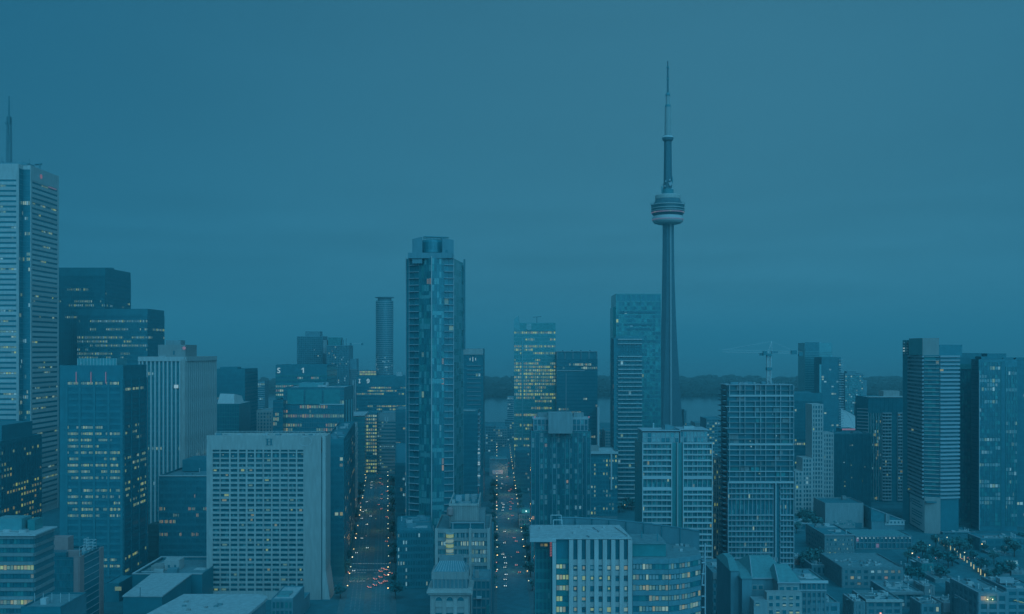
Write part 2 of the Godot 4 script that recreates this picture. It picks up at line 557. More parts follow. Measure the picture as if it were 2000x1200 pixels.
func left_towers():
	# white banded skyscraper with its dark notched corner and roof mast
	var d := 817.0
	var xe := -408.0
	var h := Y(320, d)
	var r := thing("white_banded_skyscraper", "tallest white skyscraper on the left edge with dark window bands and a roof mast", "skyscraper", Vector3(xe, 0, -d))
	part(r, "wall", prism([Vector2(-62, 0), Vector2(-6.2, 0), Vector2(-6.2, -6.2), Vector2(0, -6.2), Vector2(0, -57), Vector2(-62, -57)], 0, h), M.white_panel)
	var notch := {"fl": 4.35, "glass": "glass_dark", "lit": OFFICE, "lp": 0.25, "rowp": 0.45, "cols": 4, "run": 0.3, "bh": 0.7, "bp": 0.2, "bm": "black_metal", "bpart": false, "lpart": false}
	facade(r, Vector2(-6.2, 0), Vector2(-6.2, -6.2), 0, h - 4, notch)
	facade(r, Vector2(-6.2, -6.2), Vector2(0, -6.2), 0, h - 4, notch)
	var strips := {"fl": 4.35, "glass": "glass_dark", "bh": 2.65, "bp": 0.5, "bm": "white_panel", "cols": 24, "lit": OFFICE, "lp": 0.3, "rowp": 0.4, "run": 0.75}
	facade(r, Vector2(-62, 0), Vector2(-8.4, 0), 6, h - 12, strips)
	facade(r, Vector2(0, -8.6), Vector2(0, -55), 6, h - 12, strips)
	for q in [[Vector3(-7.3, h * 0.5, 0.28), Vector3(2.2, h, 0.56)], [Vector3(0.28, h * 0.5, -7.4), Vector3(0.56, h, 2.4)], [Vector3(0.28, h * 0.5, -56), Vector3(0.56, h, 2.0)]]:
		block(r, "corner_pier", "white_panel", q[0], q[1])
	block(r, "parapet", "white_panel", Vector3(-35, h - 6, 0.28), Vector3(54, 11.4, 0.56))
	block(r, "parapet", "white_panel", Vector3(0.28, h - 6, -31.8), Vector3(0.56, 11.4, 46.4))
	var disc := part(r, "logo", lathe([[0, 0], [2.0, 0.0], [2.0, 0.2], [0, 0.2]], 20), M.sign_red)
	disc.transform = Transform3D(Basis(Vector3.FORWARD, PI / 2), Vector3(0.6, h - 6.5, -24))
	for k in 9:
		block(r, "logo_letter", "sign_pink", Vector3(0.62, h - 13.1, -38.0 - k * 1.7), Vector3(0.16, 1.2, 0.9))
	for k in 16:
		var m := Mass.new()
		m.bar(Vector3.ZERO, Vector3(0, rf(3, 8), 0), 0.35)
		if k % 3 == 0:
			m.box(Vector3(0, 3.2, 0), Vector3(1.4, 1.6, 0.6))
		part(r, "roof_antenna", m.mesh(), M.steel).position = Vector3(rf(-34, -1), h, rf(-18, -7.5))
	var dav := Mass.new()
	dav.bar(Vector3.ZERO, Vector3(0, 5, 0), 1.4)
	dav.bar(Vector3(-4, 5, 0), Vector3(2, 5.4, 0), 1.2)
	part(r, "window_cleaning_crane", dav.mesh(), M.steel).position = Vector3(-3, h, -29)
	block(r, "roof_plinth", "concrete_dark", Vector3(-16, h + 1.2, -14), Vector3(26, 2.4, 12))
	var mast := thing("roof_mast", "tall dark lattice antenna mast on top of the white banded skyscraper", "antenna mast", Vector3(X(17, d + 14), h + 2.4, -d - 14))
	var la := Mass.new()
	for k in 22:
		var y := k * 1.85
		var w := 1.7 - k * 0.012
		for q in [[-1, -1], [1, -1], [1, 1], [-1, 1]]:
			la.bar(Vector3(q[0] * w, y, q[1] * w), Vector3(q[0] * w, y + 1.9, q[1] * w), 0.42)
			la.bar(Vector3(q[0] * w, y, q[1] * w), Vector3(-q[1] * w, y + 1.85, q[0] * w), 0.28)
		if rng.randf() < 0.7:
			la.box(Vector3(rf(-2.6, 2.6), y + 1, 1.2), Vector3(1.1, rf(1.0, 2.0), 1.0))
	part(mast, "lattice", la.mesh(), M.steel)
	part(mast, "antenna_drum", lathe([[1.0, 0], [1.5, 0.2], [1.5, 6.0], [1.0, 6.2], [0, 6.2]], 12), M.steel).position.y = 34.0
	part(mast, "spire", lathe([[0.75, 0], [0.62, 12], [0.35, 18], [0.0, 18.4]], 10), M.steel).position.y = 40.0

	# two black office towers behind
	var b := tower("black_office_tower", "black glass skyscraper just right of the white banded one, higher of the black pair", 62, 205, 523, 962, 64, "black_metal", "roof_dark", 0.8)
	var lit := {"fl": 3.9, "glass": "glass_black", "bh": 1.3, "bp": 0.25, "bm": "black_metal", "bpart": false, "cols": 40, "pw": 0.5, "pp": 0.35, "pm": "black_metal", "ppart": false, "lit": OFFICE, "lp": 0.55, "rowp": 0.0, "run": 0.75, "gap": 0.3}
	lit.lrow = func(t): return (t > 0.78 and t < 0.93 and rng.randf() < 0.5) or rng.randf() < 0.15
	front(b, 0, b.h - 8, lit)
	lit.cols = 22
	right(b, 0, b.h - 8, lit)
	block(b.r, "rooftop_unit", "black_metal", Vector3(b.a - 4, b.h + 0.5, -20), Vector3(7, 2, 5))
	b = tower("black_office_tower", "lower black office slab with many yellowish lit floors beside the higher black tower", 150, 288, 603.5, 930, 44, "black_metal", "roof_dark", 0.8)
	lit.lp = 0.62
	lit.run = 0.85
	lit.lrow = func(t): return (t > 0.6 and t < 0.93 and rng.randf() < 0.75) or rng.randf() < 0.2
	lit.cols = 44
	front(b, 0, b.h - 6, lit)
	lit.cols = 14
	lit.lp = 0.3
	right(b, 0, b.h - 6, lit)

	# near black tower with groups of four lit bays
	b = tower("dark_gridded_office_tower", "wide near black office tower with lit windows in four bays, glass box on its roof", 116, 240, 714, 592, 38, "black_metal", "roof_dark", 1.2)
	var bays := {"fl": 3.8, "glass": "glass_black", "bh": 1.5, "bp": 0.3, "bm": "black_metal", "cols": 4, "pw": 1.6, "pp": 0.6, "pm": "black_metal", "sub": 12, "gap": 0.16, "lit": ["lit_dim", "lit_cream", "lit_yellow", "lit_dim"], "wh": 0.75, "lp": 0.74, "run": 0.82, "rowp": 0.5}
	bays.lrow = func(t): return rng.randf() < (0.72 if t > 0.28 and t < 0.76 else (0.7 if t < 0.13 else 0.14))
	facade(b.r, Vector2(-b.a + 3.5, 0), Vector2(b.a, 0), 4, b.h - 9, bays)
	bays.cols = 3
	bays.sub = 9
	bays.lp = 0.45
	bays.run = 0.6
	right(b, 4, b.h - 9, bays)
	part(b.r, "glass_enclosure", prism([Vector2(-12, -8), Vector2(12, -8), Vector2(12, -24), Vector2(-12, -24)], b.h - 1.2, b.h + 4.2), M.glass_blue)
	for k in 13:
		block(b.r, "mullion", "steel_light", Vector3(-12 + k * 2, b.h + 1.6, -7.9), Vector3(0.22, 5.2, 0.2))
	clutter(b, 5, b.h - 1.2, "concrete_dark")
	for k in 3:
		block(b.r, "warning_light", "sign_red", Vector3(-9 + k * 9, b.h - 9 + 1.5, 0.7), Vector3(0.35, 7, 0.2))

	# tower of white vertical fins
	b = tower("white_finned_tower", "pale tower of close white vertical fins with a stepped penthouse, left of the hotel", 271, 360, 697, 750, 78, "concrete_light", "roof_light", 1.5)
	var fins := {"fl": 3.8, "glass": "glass_dark", "bh": 0.9, "bp": 0.15, "bm": "glass_teal", "bpart": false, "cols": 11, "pw": 1.15, "pp": 1.2, "pm": "white_panel", "pn": "fin", "sub": 2, "lit": ["lit_cream", "lit_cool", "lit_dim"], "lp": 0.5, "rowp": 0.22, "run": 0.8}
	front(b, 2, b.h - 3.5, fins)
	fins.cols = 16
	fins.lp = 0.3
	right(b, 2, b.h - 3.5, fins)
	block(b.r, "corner_pier", "concrete_light", Vector3(b.a - 0.7, b.h * 0.5 - 1, 0.7), Vector3(3.0, b.h - 2, 1.5))
	block(b.r, "cornice", "white_panel", Vector3(0, b.h - 1.8, 0.7), Vector3(b.w + 0.6, 3.4, 1.46))
	block(b.r, "cornice", "white_panel", Vector3(b.a + 0.7, b.h - 1.84, -b.d * 0.5), Vector3(1.46, 3.4, b.d - 0.1))
	var pent := block(b.r, "penthouse", "concrete", Vector3(b.a - 11.6, b.h + 4.2, -18.5), Vector3(21.3, 10, 27))
	part(pent, "door", unit, M.letter_dark, Transform3D(Basis().scaled(Vector3(0.05, 0.3, 0.02)), Vector3(0.08, -0.12, 0.505)))
	block(b.r, "penthouse", "concrete_grey", Vector3(b.a - 14, b.h + 11, -20), Vector3(12, 3.6, 10))
	part(b.r, "logo", lathe([[0, 0], [1.3, 0.0], [1.3, 0.2], [0, 0.2]], 16), M.sign_red).transform = Transform3D(Basis(Vector3.RIGHT, PI / 2), Vector3(b.a - 1.9, b.h + 6.6, -4.8))
	block(b.r, "sign_board", "sign_white", Vector3(b.a - 6, b.h - 23, 1.35), Vector3(3.2, 2.6, 0.2))
	clutter(b, 4, b.h - 1.2, "roof_light")

	# dark slab with a lower white-roofed neighbour
	b = tower("dark_slab_block", "plain dark slab right of the white finned tower with few amber windows", 418, 478, 721, 1000, 50, "black_metal", "roof_dark", 0.8)
	front(b, 0, b.h - 6, {"fl": 3.7, "glass": "glass_black", "bh": 1.4, "bp": 0.2, "bm": "black_metal", "bpart": false, "cols": 22, "lit": ["lit_amber", "lit_dim"], "lp": 0.5, "rowp": 0.14, "run": 0.8})
	right(b, 0, b.h - 3, {"fl": 3.7, "glass": "glass_black", "bh": 1.2, "bp": 0.2, "bm": "black_metal", "bpart": false})
	block(b.r, "rooftop_unit", "black_metal", Vector3(-4, b.h + 0.6, -18), Vector3(18, 2.6, 14))
	b = tower("glass_office_block", "small dark glass block with a slanting white roof below the plain dark slab", 424, 467, 789, 900, 40, "glass_dark", "roof_light", 0.0)
	var wedge := Mass.new()
	wedge.quad(Vector3(-b.a, b.h, 0.1), Vector3(b.a * 0.55, b.h, 0.1), Vector3(b.a * 0.3, b.h + 8.6, -9), Vector3(-b.a, b.h + 9, -9))
	wedge.quad(Vector3(b.a * 0.55, b.h, 0.1), Vector3(b.a * 0.6, b.h, -30), Vector3(b.a * 0.4, b.h + 6, -30), Vector3(b.a * 0.3, b.h + 8.6, -9))
	wedge.quad(Vector3(-b.a, b.h + 9, -9), Vector3(b.a * 0.3, b.h + 8.6, -9), Vector3(b.a * 0.4, b.h + 6, -30), Vector3(-b.a, b.h + 6, -30))
	part(b.r, "slanted_roof", wedge.mesh(), M.white_panel)
	front(b, 0, b.h - 1, {"fl": 3.7, "glass": "glass_dark", "bh": 0.8, "bp": 0.2, "bm": "glass_teal", "cols": 9, "pw": 0.2, "pp": 0.25, "pm": "steel", "ppart": false, "lit": ["lit_yellow", "lit_amber", "lit_dim"], "lp": 0.3, "rowp": 0.4, "run": 0.7})
	# pale flats and a thin far tower seen over the hotel roof
	b = tower("pale_apartment_block", "small pale stone apartment block above the hotel roof, water behind it", 501, 532, 801, 960, 30, "concrete", "roof_grey", 0.8)
	front(b, 0, b.h - 2, {"fl": 3.4, "bh": 1.5, "bp": 0.3, "bm": "concrete", "cols": 5, "pw": 1.3, "pp": 0.42, "pm": "concrete", "win": ["glass_dark", "glass_black"], "lit": ["lit_dim"], "lp": 0.08})
	b = tower("thin_far_tower", "thin grey tower beside the strip of harbour water above the hotel", 503, 517, 745, 1500, 22, "concrete_dark", "roof_dark", 0.6)
	front(b, 0, b.h - 3, {"fl": 3.2, "bh": 0.9, "bp": 0.9, "bm": "slab_grey", "bn": "balcony_slab", "glass": "glass_dark", "cols": 4, "lit": ["lit_dim", "lit_cool"], "lp": 0.15})
	# near-left dark block seen from its street side, stepped
	b = tower("dark_corner_office", "black near office cut by the left edge with its lit side receding to the right", -98, 0, 862, 640, 56, "black_metal", "roof_teal", 1.0)
	right(b, 2, b.h - 2.5, {"fl": 3.9, "glass": "glass_black", "bh": 1.6, "bp": 0.3, "bm": "black_metal", "bpart": false, "cols": 15, "pw": 1.0, "pp": 0.4, "pm": "black_metal", "lit": ["lit_yellow", "lit_amber", "lit_dim"], "lp": 0.35, "rowp": 0.8, "run": 0.5})
	front(b, 2, b.h - 2.5, {"fl": 3.9, "glass": "glass_black", "bh": 1.6, "bp": 0.3, "bm": "black_metal", "bpart": false, "cols": 8})
	block(b.r, "upper_storeys", "black_metal", Vector3(-3, b.h + 4.0, -34), Vector3(27, 10.5, 42))
	# dark block beside the hotel
	b = tower("dark_office_block", "dark mid-height office block tucked left of the white gridded hotel", 310, 436, 929, 640, 78, "black_metal", "roof_grey", 1.2)
	front(b, 1, b.h - 3, {"fl": 4.2, "glass": "glass_black", "bh": 1.7, "bp": 0.3, "bm": "black_metal", "cols": 14, "pw": 0.5, "pp": 0.4, "pm": "black_metal", "sub": 3, "lit": ["lit_amber", "lit_orange", "lit_dim"], "lp": 0.25, "rowp": 0.5, "run": 0.75, "lpart": true})
	block(b.r, "roof_edge", "roof_light", Vector3(0, b.h - 0.2, 0.2), Vector3(b.w, 0.7, 0.8))
	block(b.r, "penthouse", "black_metal", Vector3(-6, b.h + 3.2, -40), Vector3(18, 8, 26))
	clutter(b, 4, b.h - 1.2, "concrete_dark")
	# small glass lift shaft at the foot of the fins
	b = tower("glass_stair_tower", "small pale glass stair tower at the foot of the white fins", 289, 309, 1025, 655, 10, "glass_blue", "roof_teal", 0.5)
	for k in 6:
		block(b.r, "floor_band", "steel", Vector3(0, 2 + k * 3.4, 0.15), Vector3(b.w, 0.3, 0.3))

func hotel():
	var d := 550.0
	var s := d / F
	var x0 := X(403, d)
	var x1 := X(627, d)
	var h := Y(851, d)
	var w := x1 - x0
	var r := thing("gridded_hotel", "big white concrete hotel slab with a grid of small dark windows and the letter H", "hotel", Vector3((x0 + x1) * 0.5, 0, -d))
	var a := w * 0.5
	var px := func(u: float) -> float: return X(u, d) - (x0 + x1) * 0.5
	var side := 15.5
	part(r, "wall", prism([Vector2(-a, -1.0), Vector2(a, -1.0), Vector2(a, -side), Vector2(-a, -side)], 0, h - 1.4), M.concrete_light)
	part(r, "side_wall", prism([Vector2(a + 0.55, -0.6), Vector2(a + 2.4, -0.6), Vector2(a + 2.4, -side), Vector2(a + 0.55, -side)], 0, h - 0.2), M.concrete_light)
	var flare := Mass.new()
	for q in [[-0.6, 0], [-side, 1]]:
		pass
	flare.quad(Vector3(a + 2.4, 0, -0.6), Vector3(a + 4.8, 0, -0.6), Vector3(a + 2.6, 16, -0.6), Vector3(a + 2.4, 16, -0.6))
	flare.quad(Vector3(a + 4.8, 0, -0.6), Vector3(a + 4.8, 0, -side), Vector3(a + 2.6, 16, -side), Vector3(a + 2.6, 16, -0.6))
	part(r, "flared_base", flare.mesh(), M.concrete_light)
	block(r, "slot_shade_infill", "letter_dark", Vector3(a + 0.28, h * 0.5 - 5, -4), Vector3(0.55, h - 10, 6))  # solid dark infill stands for the shade inside the slot
	# wall skin round the window field
	var gl: float = px.call(415.0)
	var gr: float = px.call(592.0)
	var yt := Y(879, d)
	var yb := Y(1155.5, d)
	block(r, "wall_panel", "concrete_light", Vector3((-a + gl) * 0.5, h * 0.5, -0.5), Vector3(gl + a, h, 1.0))
	block(r, "wall_panel", "concrete_light", Vector3((a + gr) * 0.5, h * 0.5, -0.5), Vector3(a - gr, h, 1.0))
	block(r, "wall_panel", "concrete_light", Vector3((gl + gr) * 0.5, (h + yt) * 0.5, -0.5), Vector3(gr - gl, h - yt, 1.0))
	block(r, "wall_panel", "concrete_light", Vector3((gl + gr) * 0.5, yb * 0.5, -0.5), Vector3(gr - gl, yb, 1.0))
	# piers between the eleven columns
	var cuts := [415.0]
	var edges := [[414.6, 428.2], [430.5, 447.0], [450.0, 463.2], [466.5, 479.4], [483.0, 496.0], [499.2, 512.4], [515.4, 528.8], [531.8, 544.8], [547.8, 561.5], [564.0, 577.5], [580.4, 592.0]]
	for k in edges.size() - 1:
		var p0: float = px.call(edges[k][1])
		var p1: float = px.call(edges[k + 1][0])
		block(r, "pier", "concrete_light", Vector3((p0 + p1) * 0.5, (yt + yb) * 0.5, -0.48), Vector3(p1 - p0, yt - yb, 1.04))
	# floor bands: a slit row, a tall row, then 27 even ones
	var rows := [[879.0, 883.0], [885.6, 894.6]]
	for k in 27:
		var c := 900.0 + k * 9.72
		rows.append([c - 2.6, c + 2.9])
	for k in rows.size() - 1:
		var y1 := Y(rows[k][1], d)
		var y0 := Y(rows[k + 1][0], d)
		block(r, "spandrel", "concrete_light", Vector3((gl + gr) * 0.5, (y0 + y1) * 0.5, -0.53), Vector3(gr - gl, y1 - y0, 0.94))
	var count := 0
	for k in rows.size():
		for j in edges.size():
			var e0: float = px.call(edges[j][0])
			var e1: float = px.call(edges[j][1])
			var y1 := Y(rows[k][0], d)
			var y0 := Y(rows[k][1], d)
			var o := block(r, "window", pick(["glass_night", "glass_black", "glass_night", "glass_dark"]), Vector3((e0 + e1) * 0.5, (y0 + y1) * 0.5, -0.93), Vector3(e1 - e0, y1 - y0, 0.12))
			count += 1
			if k > 1 and rng.randf() < (0.30 if j == 4 or j == 6 else 0.07):
				# a lit lamp behind part of the pane
				part(o, "lit_window", unit, M[pick(["lit_amber", "lit_dim", "lit_yellow", "lit_dim"])], Transform3D(Basis().scaled(Vector3(rf(0.25, 0.6), rf(0.45, 0.8), 0.4)), Vector3(rf(-0.2, 0.2), rf(-0.05, 0.1), 0.4)))
			elif k == 1 and rng.randf() < 0.4:
				part(o, "lit_window", unit, M.lit_cream, Transform3D(Basis().scaled(Vector3(0.12, 0.2, 0.4)), Vector3(rf(-0.3, 0.3), rf(-0.2, 0.3), 0.4)))
			elif rng.randf() < 0.25:
				part(o, "curtain", unit, M.glass_blue, Transform3D(Basis().scaled(Vector3(rf(0.15, 0.4), 0.96, 0.3)), Vector3(rf(-0.3, 0.3), 0, 0.4)))
	lettering(r, "H", 3.7, Vector3(px.call(525.5), Y(868, d) + 1.2, 0.12), "letter_dark")
	var ring := Mass.new()
	for k in 28:
		var t := TAU * k / 28
		var q := TAU * (k + 1) / 28
		var c := Vector3(px.call(596.0), Y(862.5, d), 0.06)
		ring.bar(c + Vector3(cos(t) * 3.6, sin(t) * 2.7, 0), c + Vector3(cos(q) * 3.6, sin(q) * 2.7, 0), 0.16)
	part(r, "ring_sign", ring.mesh(), M.slab)
	# roof rim, rails and plant behind the front parapet
	block(r, "parapet", "concrete_light", Vector3(0, h - 0.7, -side + 0.3), Vector3(w, 1.8, 0.6))
	for k in 15:
		var c := Vector3(rf(-a + 3, a - 2), h - 0.9, rf(-side + 2, -2.5))
		block(r, "rooftop_unit", pick(["roof_light", "concrete_dark", "concrete_grey"]), c + Vector3(0, 0.5, 0), Vector3(rf(0.8, 3.4), rf(0.8, 2.0), rf(0.8, 2.4)))
	var rail := Mass.new()
	for k in 26:
		var x := lerpf(-a + 1, a - 1, k / 25.0)
		rail.bar(Vector3(x, h - 0.4, -side + 0.9), Vector3(x, h + 1.1, -side + 0.9), 0.1)
	rail.bar(Vector3(-a + 1, h + 1.1, -side + 0.9), Vector3(a - 1, h + 1.1, -side + 0.9), 0.14)
	part(r, "railing", rail.mesh(), M.steel_light)

func avenue_buildings():
	var b: Dictionary
	# gallery of blocks on the left of the avenue
	b = tower("dark_avenue_block", "dark office block right behind the hotel along the left side of the avenue", 634, 671, 858, 606, 150, "black_metal", "roof_dark", 1.0, "", "building", 0.115)
	var o := {"fl": 3.8, "glass": "glass_black", "bh": 1.4, "bp": 0.25, "bm": "black_metal", "cols": 4, "pw": 0.6, "pp": 0.3, "pm": "black_metal", "lit": ["lit_cream", "lit_amber"], "lp": 0.16, "run": 0.3}
	front(b, 3, b.h - 3, o)
	o.cols = 24
	o.lp = 0.07
	o.bpart = false
	o.ppart = false
	right(b, 3, b.h - 3, o)
	right(b, 0.4, 5.4, {"fl": 5.0, "cols": 30, "pw": 0.4, "pp": 0.5, "pm": "black_metal", "lit": ["lit_cream", "lamp_white", "lit_yellow", "lit_cool"], "lp": 0.4, "run": 0.1, "gap": 1.8, "wh": 0.4})
	clutter(b, 6, b.h - 1.0, "concrete_dark")
	b = tower("low_avenue_annex", "low pale annex at the left pavement of the avenue beyond the hotel", 655, 675, 1010, 640, 60, "concrete_dark", "roof_grey", 0.8, "", "building", 0.115)
	right(b, 1, b.h - 1, {"fl": 3.8, "bh": 1.4, "bp": 0.25, "bm": "concrete_grey", "cols": 12, "pw": 0.8, "pp": 0.3, "pm": "concrete_grey", "win": ["glass_dark"], "lit": ["lit_cool", "lit_cream"], "lp": 0.25})
	b = tower("striped_avenue_office", "office with bright white floor stripes on its side along the avenue", 657, 691, 842, 800, 100, "white_panel", "roof_light", 1.0, "", "building", 0.13)
	right(b, 4, b.h - 6, {"fl": 4.0, "glass": "glass_dark", "bh": 1.9, "bp": 0.5, "bm": "white_panel", "cols": 20, "lit": ["lit_dim"], "lp": 0.06})
	front(b, 4, b.h - 2, {"fl": 4.0, "glass": "glass_dark", "bh": 1.9, "bp": 0.5, "bm": "concrete_dark", "cols": 6})
	right(b, 0.3, 3.6, {"fl": 3.3, "cols": 26, "lit": ["lit_cream", "lamp_white", "lit_amber", "tail_red"], "lp": 0.5, "run": 0.1, "gap": 1.8, "wh": 0.5})
	b = tower("pale_roofed_office", "pale-roofed glass office at the left of the yellow lit tower", 676, 712, 814, 985, 60, "glass_teal", "roof_light", 0.6, "", "building", 0.13)
	part(b.r, "roof_canopy", prism([Vector2(-b.a, 1), Vector2(b.a, 1), Vector2(b.a + 3, -55), Vector2(-b.a, -55)], b.h + 0.4, b.h + 1.6), M.roof_light)
	right(b, 0, b.h - 2, {"fl": 4.0, "glass": "glass_dark", "bh": 1.2, "bp": 0.3, "bm": "glass_teal", "cols": 10})
	front(b, 0, b.h - 2, {"fl": 4.0, "glass": "glass_dark", "bh": 1.2, "bp": 0.3, "bm": "glass_teal", "cols": 8})
	b = tower("yellow_lit_office", "narrow office at the end of the avenue with every floor lit yellow", 711, 736, 806, 1105, 40, "black_metal", "roof_dark", 1.0)
	front(b, 2, b.h - 2, {"fl": 4.0, "glass": "glass_dark", "bh": 1.25, "bp": 0.3, "bm": "black_metal", "cols": 6, "pw": 0.25, "pp": 0.35, "pm": "black_metal", "ppart": false, "win": ["glass_dark"], "lit": ["lit_yellow", "lit_yellow", "lit_amber", "lit_cream"], "lp": 0.93, "run": 0.5, "lpart": true, "gap": 0.1, "wh": 0.98})
	right(b, 2, b.h - 2, {"fl": 4.0, "glass": "glass_dark", "bh": 1.25, "bp": 0.3, "bm": "black_metal", "cols": 8})
	b = tower("grey_striped_office", "blue grey office with plain floor bands at the end of the avenue", 737, 773, 807, 1112, 40, "concrete_grey", "roof_grey", 1.0)
	front(b, 2, b.h - 9, {"fl": 3.8, "glass": "glass_dark", "bh": 2.1, "bp": 0.3, "bm": "concrete_grey", "cols": 9, "lit": ["lit_dim", "lit_cool"], "lp": 0.12})
	lettering(b.r, "U", 5, Vector3(0, b.h - 7.5, 0.3), "slab", 0, "Droid Sans")
	b = tower("dark_avenue_corner", "dark office at the right side of the avenue's far end, left of the glass skyscraper", 773, 800, 800, 1010, 60, "black_metal", "roof_grey", 1.0, "", "building", 0.1)
	front(b, 2, b.h - 3, {"fl": 3.8, "glass": "glass_black", "bh": 1.3, "bp": 0.3, "bm": "black_metal", "cols": 6, "lit": ["lit_amber", "lit_dim"], "lp": 0.1})
	left(b, 2, b.h - 3, {"fl": 3.8, "glass": "glass_black", "bh": 1.3, "bp": 0.3, "bm": "black_metal", "cols": 12, "lit": ["lit_amber", "lit_dim"], "lp": 0.1})
	# the wide black office with the yellow lit attic
	b = tower("black_wide_office", "wide black office with white numerals and a yellow lit rooftop storey", 696, 796, 735, 1250, 60, "black_metal", "roof_dark", 0.8)
	front(b, 0, b.h - 13, {"fl": 4.0, "glass": "glass_black", "bh": 1.5, "bp": 0.25, "bm": "black_metal", "bpart": false, "cols": 28, "lit": ["lit_yellow", "lit_amber", "lit_dim"], "lp": 0.5, "run": 0.8, "rowp": 0.55})
	var attic := block(b.r, "rooftop_storey", "black_metal", Vector3(-b.a + 14, b.h + 3.2, -12), Vector3(22, 8.4, 16))
	for k in 2:
		for j in 6:
			part(attic, "lit_window", unit, M[pick(["lit_yellow", "lit_amber"])], Transform3D(Basis().scaled(Vector3(0.145, 0.26, 0.02)), Vector3(-0.41 + j * 0.164, 0.26 - k * 0.36, 0.51)))
	lettering(b.r, "I", 5.4, Vector3(-b.a + 4, b.h - 6.5, 0.3), "sign_white", 0, "Droid Sans")
	lettering(b.r, "9", 5.4, Vector3(-b.a + 15, b.h - 6.5, 0.3), "sign_white", 0, "Droid Sans")
	block(b.r, "rooftop_unit", "roof_light", Vector3(b.a - 12, b.h + 2.2, -14), Vector3(7, 5, 6))
	block(b.r, "white_column", "slab", Vector3(-b.a - 1.5, 50, -3), Vector3(1.2, 106, 2.0))
	block(b.r, "white_column", "slab", Vector3(-b.a - 4.6, 50, -3), Vector3(1.0, 106, 2.0))
	# office with the roof sign
	b = tower("signed_office", "dark office with a white letter S sign at its top left corner", 538, 638, 713, 1060, 60, "black_metal", "roof_dark", 0.8)
	front(b, 40, b.h - 12, {"fl": 4.6, "glass": "glass_dark", "bh": 1.7, "bp": 0.35, "bm": "glass_teal", "cols": 26, "lit": ["lit_orange", "lit_dim", "lit_cream"], "lp": 0.4, "rowp": 0.8, "run": 0.75})
	right(b, 40, b.h - 2, {"fl": 4.6, "glass": "glass_teal", "bh": 1.2, "bp": 0.3, "bm": "glass_dark", "bpart": false})
	lettering(b.r, "S", 5.6, Vector3(-b.a + 3.6, b.h - 6.2, 0.3), "sign_white", 0, "Droid Sans")
	lettering(b.r, "1", 5.6, Vector3(2, b.h - 6.2, 0.3), "sign_white", 0, "Droid Sans")
	for k in 5:
		block(b.r, "sign_panel", "sign_red" if k < 3 else "sign_pink", Vector3(b.a - 9 + (k % 3) * 2.6, b.h - 33 + int(k / 3.0) * 4.0 + (k % 2) * 2.0, 0.5), Vector3(2.2, 2.4, 0.2))
	# broad dark glass office in front of it
	b = tower("broad_glass_office", "broad dark glass office with lit floors directly behind the hotel roof", 553, 672, 757, 860, 50, "glass_dark", "roof_light", 0.8)
	var og := {"fl": 4.1, "glass": "glass_dark", "bh": 0.55, "bp": 0.3, "bm": "steel", "cols": 26, "pw": 0.2, "pp": 0.26, "pm": "steel", "ppart": false, "lit": ["lit_dim", "lit_amber", "lit_dim", "lit_orange"], "lp": 0.5, "rowp": 0.0, "run": 0.8}
	og.lrow = func(t): return rng.randf() < (0.8 if t > 0.35 and t < 0.86 else 0.25)
	front(b, 0, b.h - 3, og)
	for k in 3:
		block(b.r, "glass_bay", "glass_teal", Vector3(-b.a + 11 + k * 16, b.h - 8.5, 0.5), Vector3(14.5, 13, 0.4))
	block(b.r, "bright_edge", "slab", Vector3(b.a * 0.6, b.h - 15, 0.5), Vector3(b.a * 0.8, 0.8, 0.5))
	for k in 4:
		block(b.r, "corner_blade", "glass_blue", Vector3(b.a - 1 + k * 2.0, b.h * 0.5 - 8, -2 - k * 3.0), Vector3(0.6, b.h - 6, 1.6))
	clutter(b, 5, b.h, "roof_light", 1.4)
	block(b.r, "penthouse", "glass_blue", Vector3(-4, b.h + 1.6, -14), Vector3(22, 4.2, 12))
	b = tower("lower_glass_wing", "lower left wing of dark glass next to the small pale apartment block", 533, 552.5, 782, 850, 40, "glass_dark", "roof_dark", 0.8)
	front(b, 0, b.h - 2, {"fl": 4.1, "glass": "glass_black", "bh": 0.6, "bp": 0.3, "bm": "steel", "cols": 5, "lit": ["lit_amber", "lit_dim"], "lp": 0.2})
	# residential pair on the skyline
	b = tower("skyline_condo", "left of the two dark skyline condominiums, with a boxy roof plant", 580, 630, 657, 1500, 40, "concrete_dark", "roof_dark", 0.8)
	var oc := {"fl": 3.1, "glass": "glass_dark", "bh": 0.7, "bp": 0.8, "bm": "concrete_dark", "bn": "balcony_slab", "over": 0.7, "cols": 14, "pw": 0.6, "pp": 0.5, "pm": "concrete_dark", "ppart": false, "lit": ["lit_cool", "lit_cream"], "lp": 0.03, "run": 0.1}
	front(b, 20, b.h - 1, oc)
	block(b.r, "penthouse", "concrete_dark", Vector3(3, b.h + 3.6, -16), Vector3(23, 8, 20))
	b = tower("skyline_condo", "right skyline condominium with a lit lower half and stepped right shoulder", 638, 681, 675, 1460, 40, "concrete_dark", "roof_dark", 0.8)
	oc.lp = 0.12
	oc.lit = ["lit_cool", "lit_cream", "lit_amber", "lit_cool"]
	front(b, 20, b.h - 1, oc)
	block(b.r, "penthouse", "glass_teal", Vector3(-6, b.h + 5.5, -14), Vector3(19, 13, 18))
	block(b.r, "stair_shaft", "concrete_dark", Vector3(5.6, b.h + 4.2, -12), Vector3(2, 9, 4))
	block(b.r, "sky_bridge", "concrete_grey", Vector3(-b.a - 3.6, b.h - 2, -10), Vector3(6, 20, 6))
	block(b.r, "stepped_shoulder", "concrete_dark", Vector3(b.a + 5.6, (b.h - 20) * 0.5, -14), Vector3(11, b.h - 20, 18))
	var sh := Mass.new()
	for k in 34:
		sh.box(Vector3(b.a + 6.2, 10 + k * 3.1, -4.6), Vector3(13.5, 0.6, 1.6))
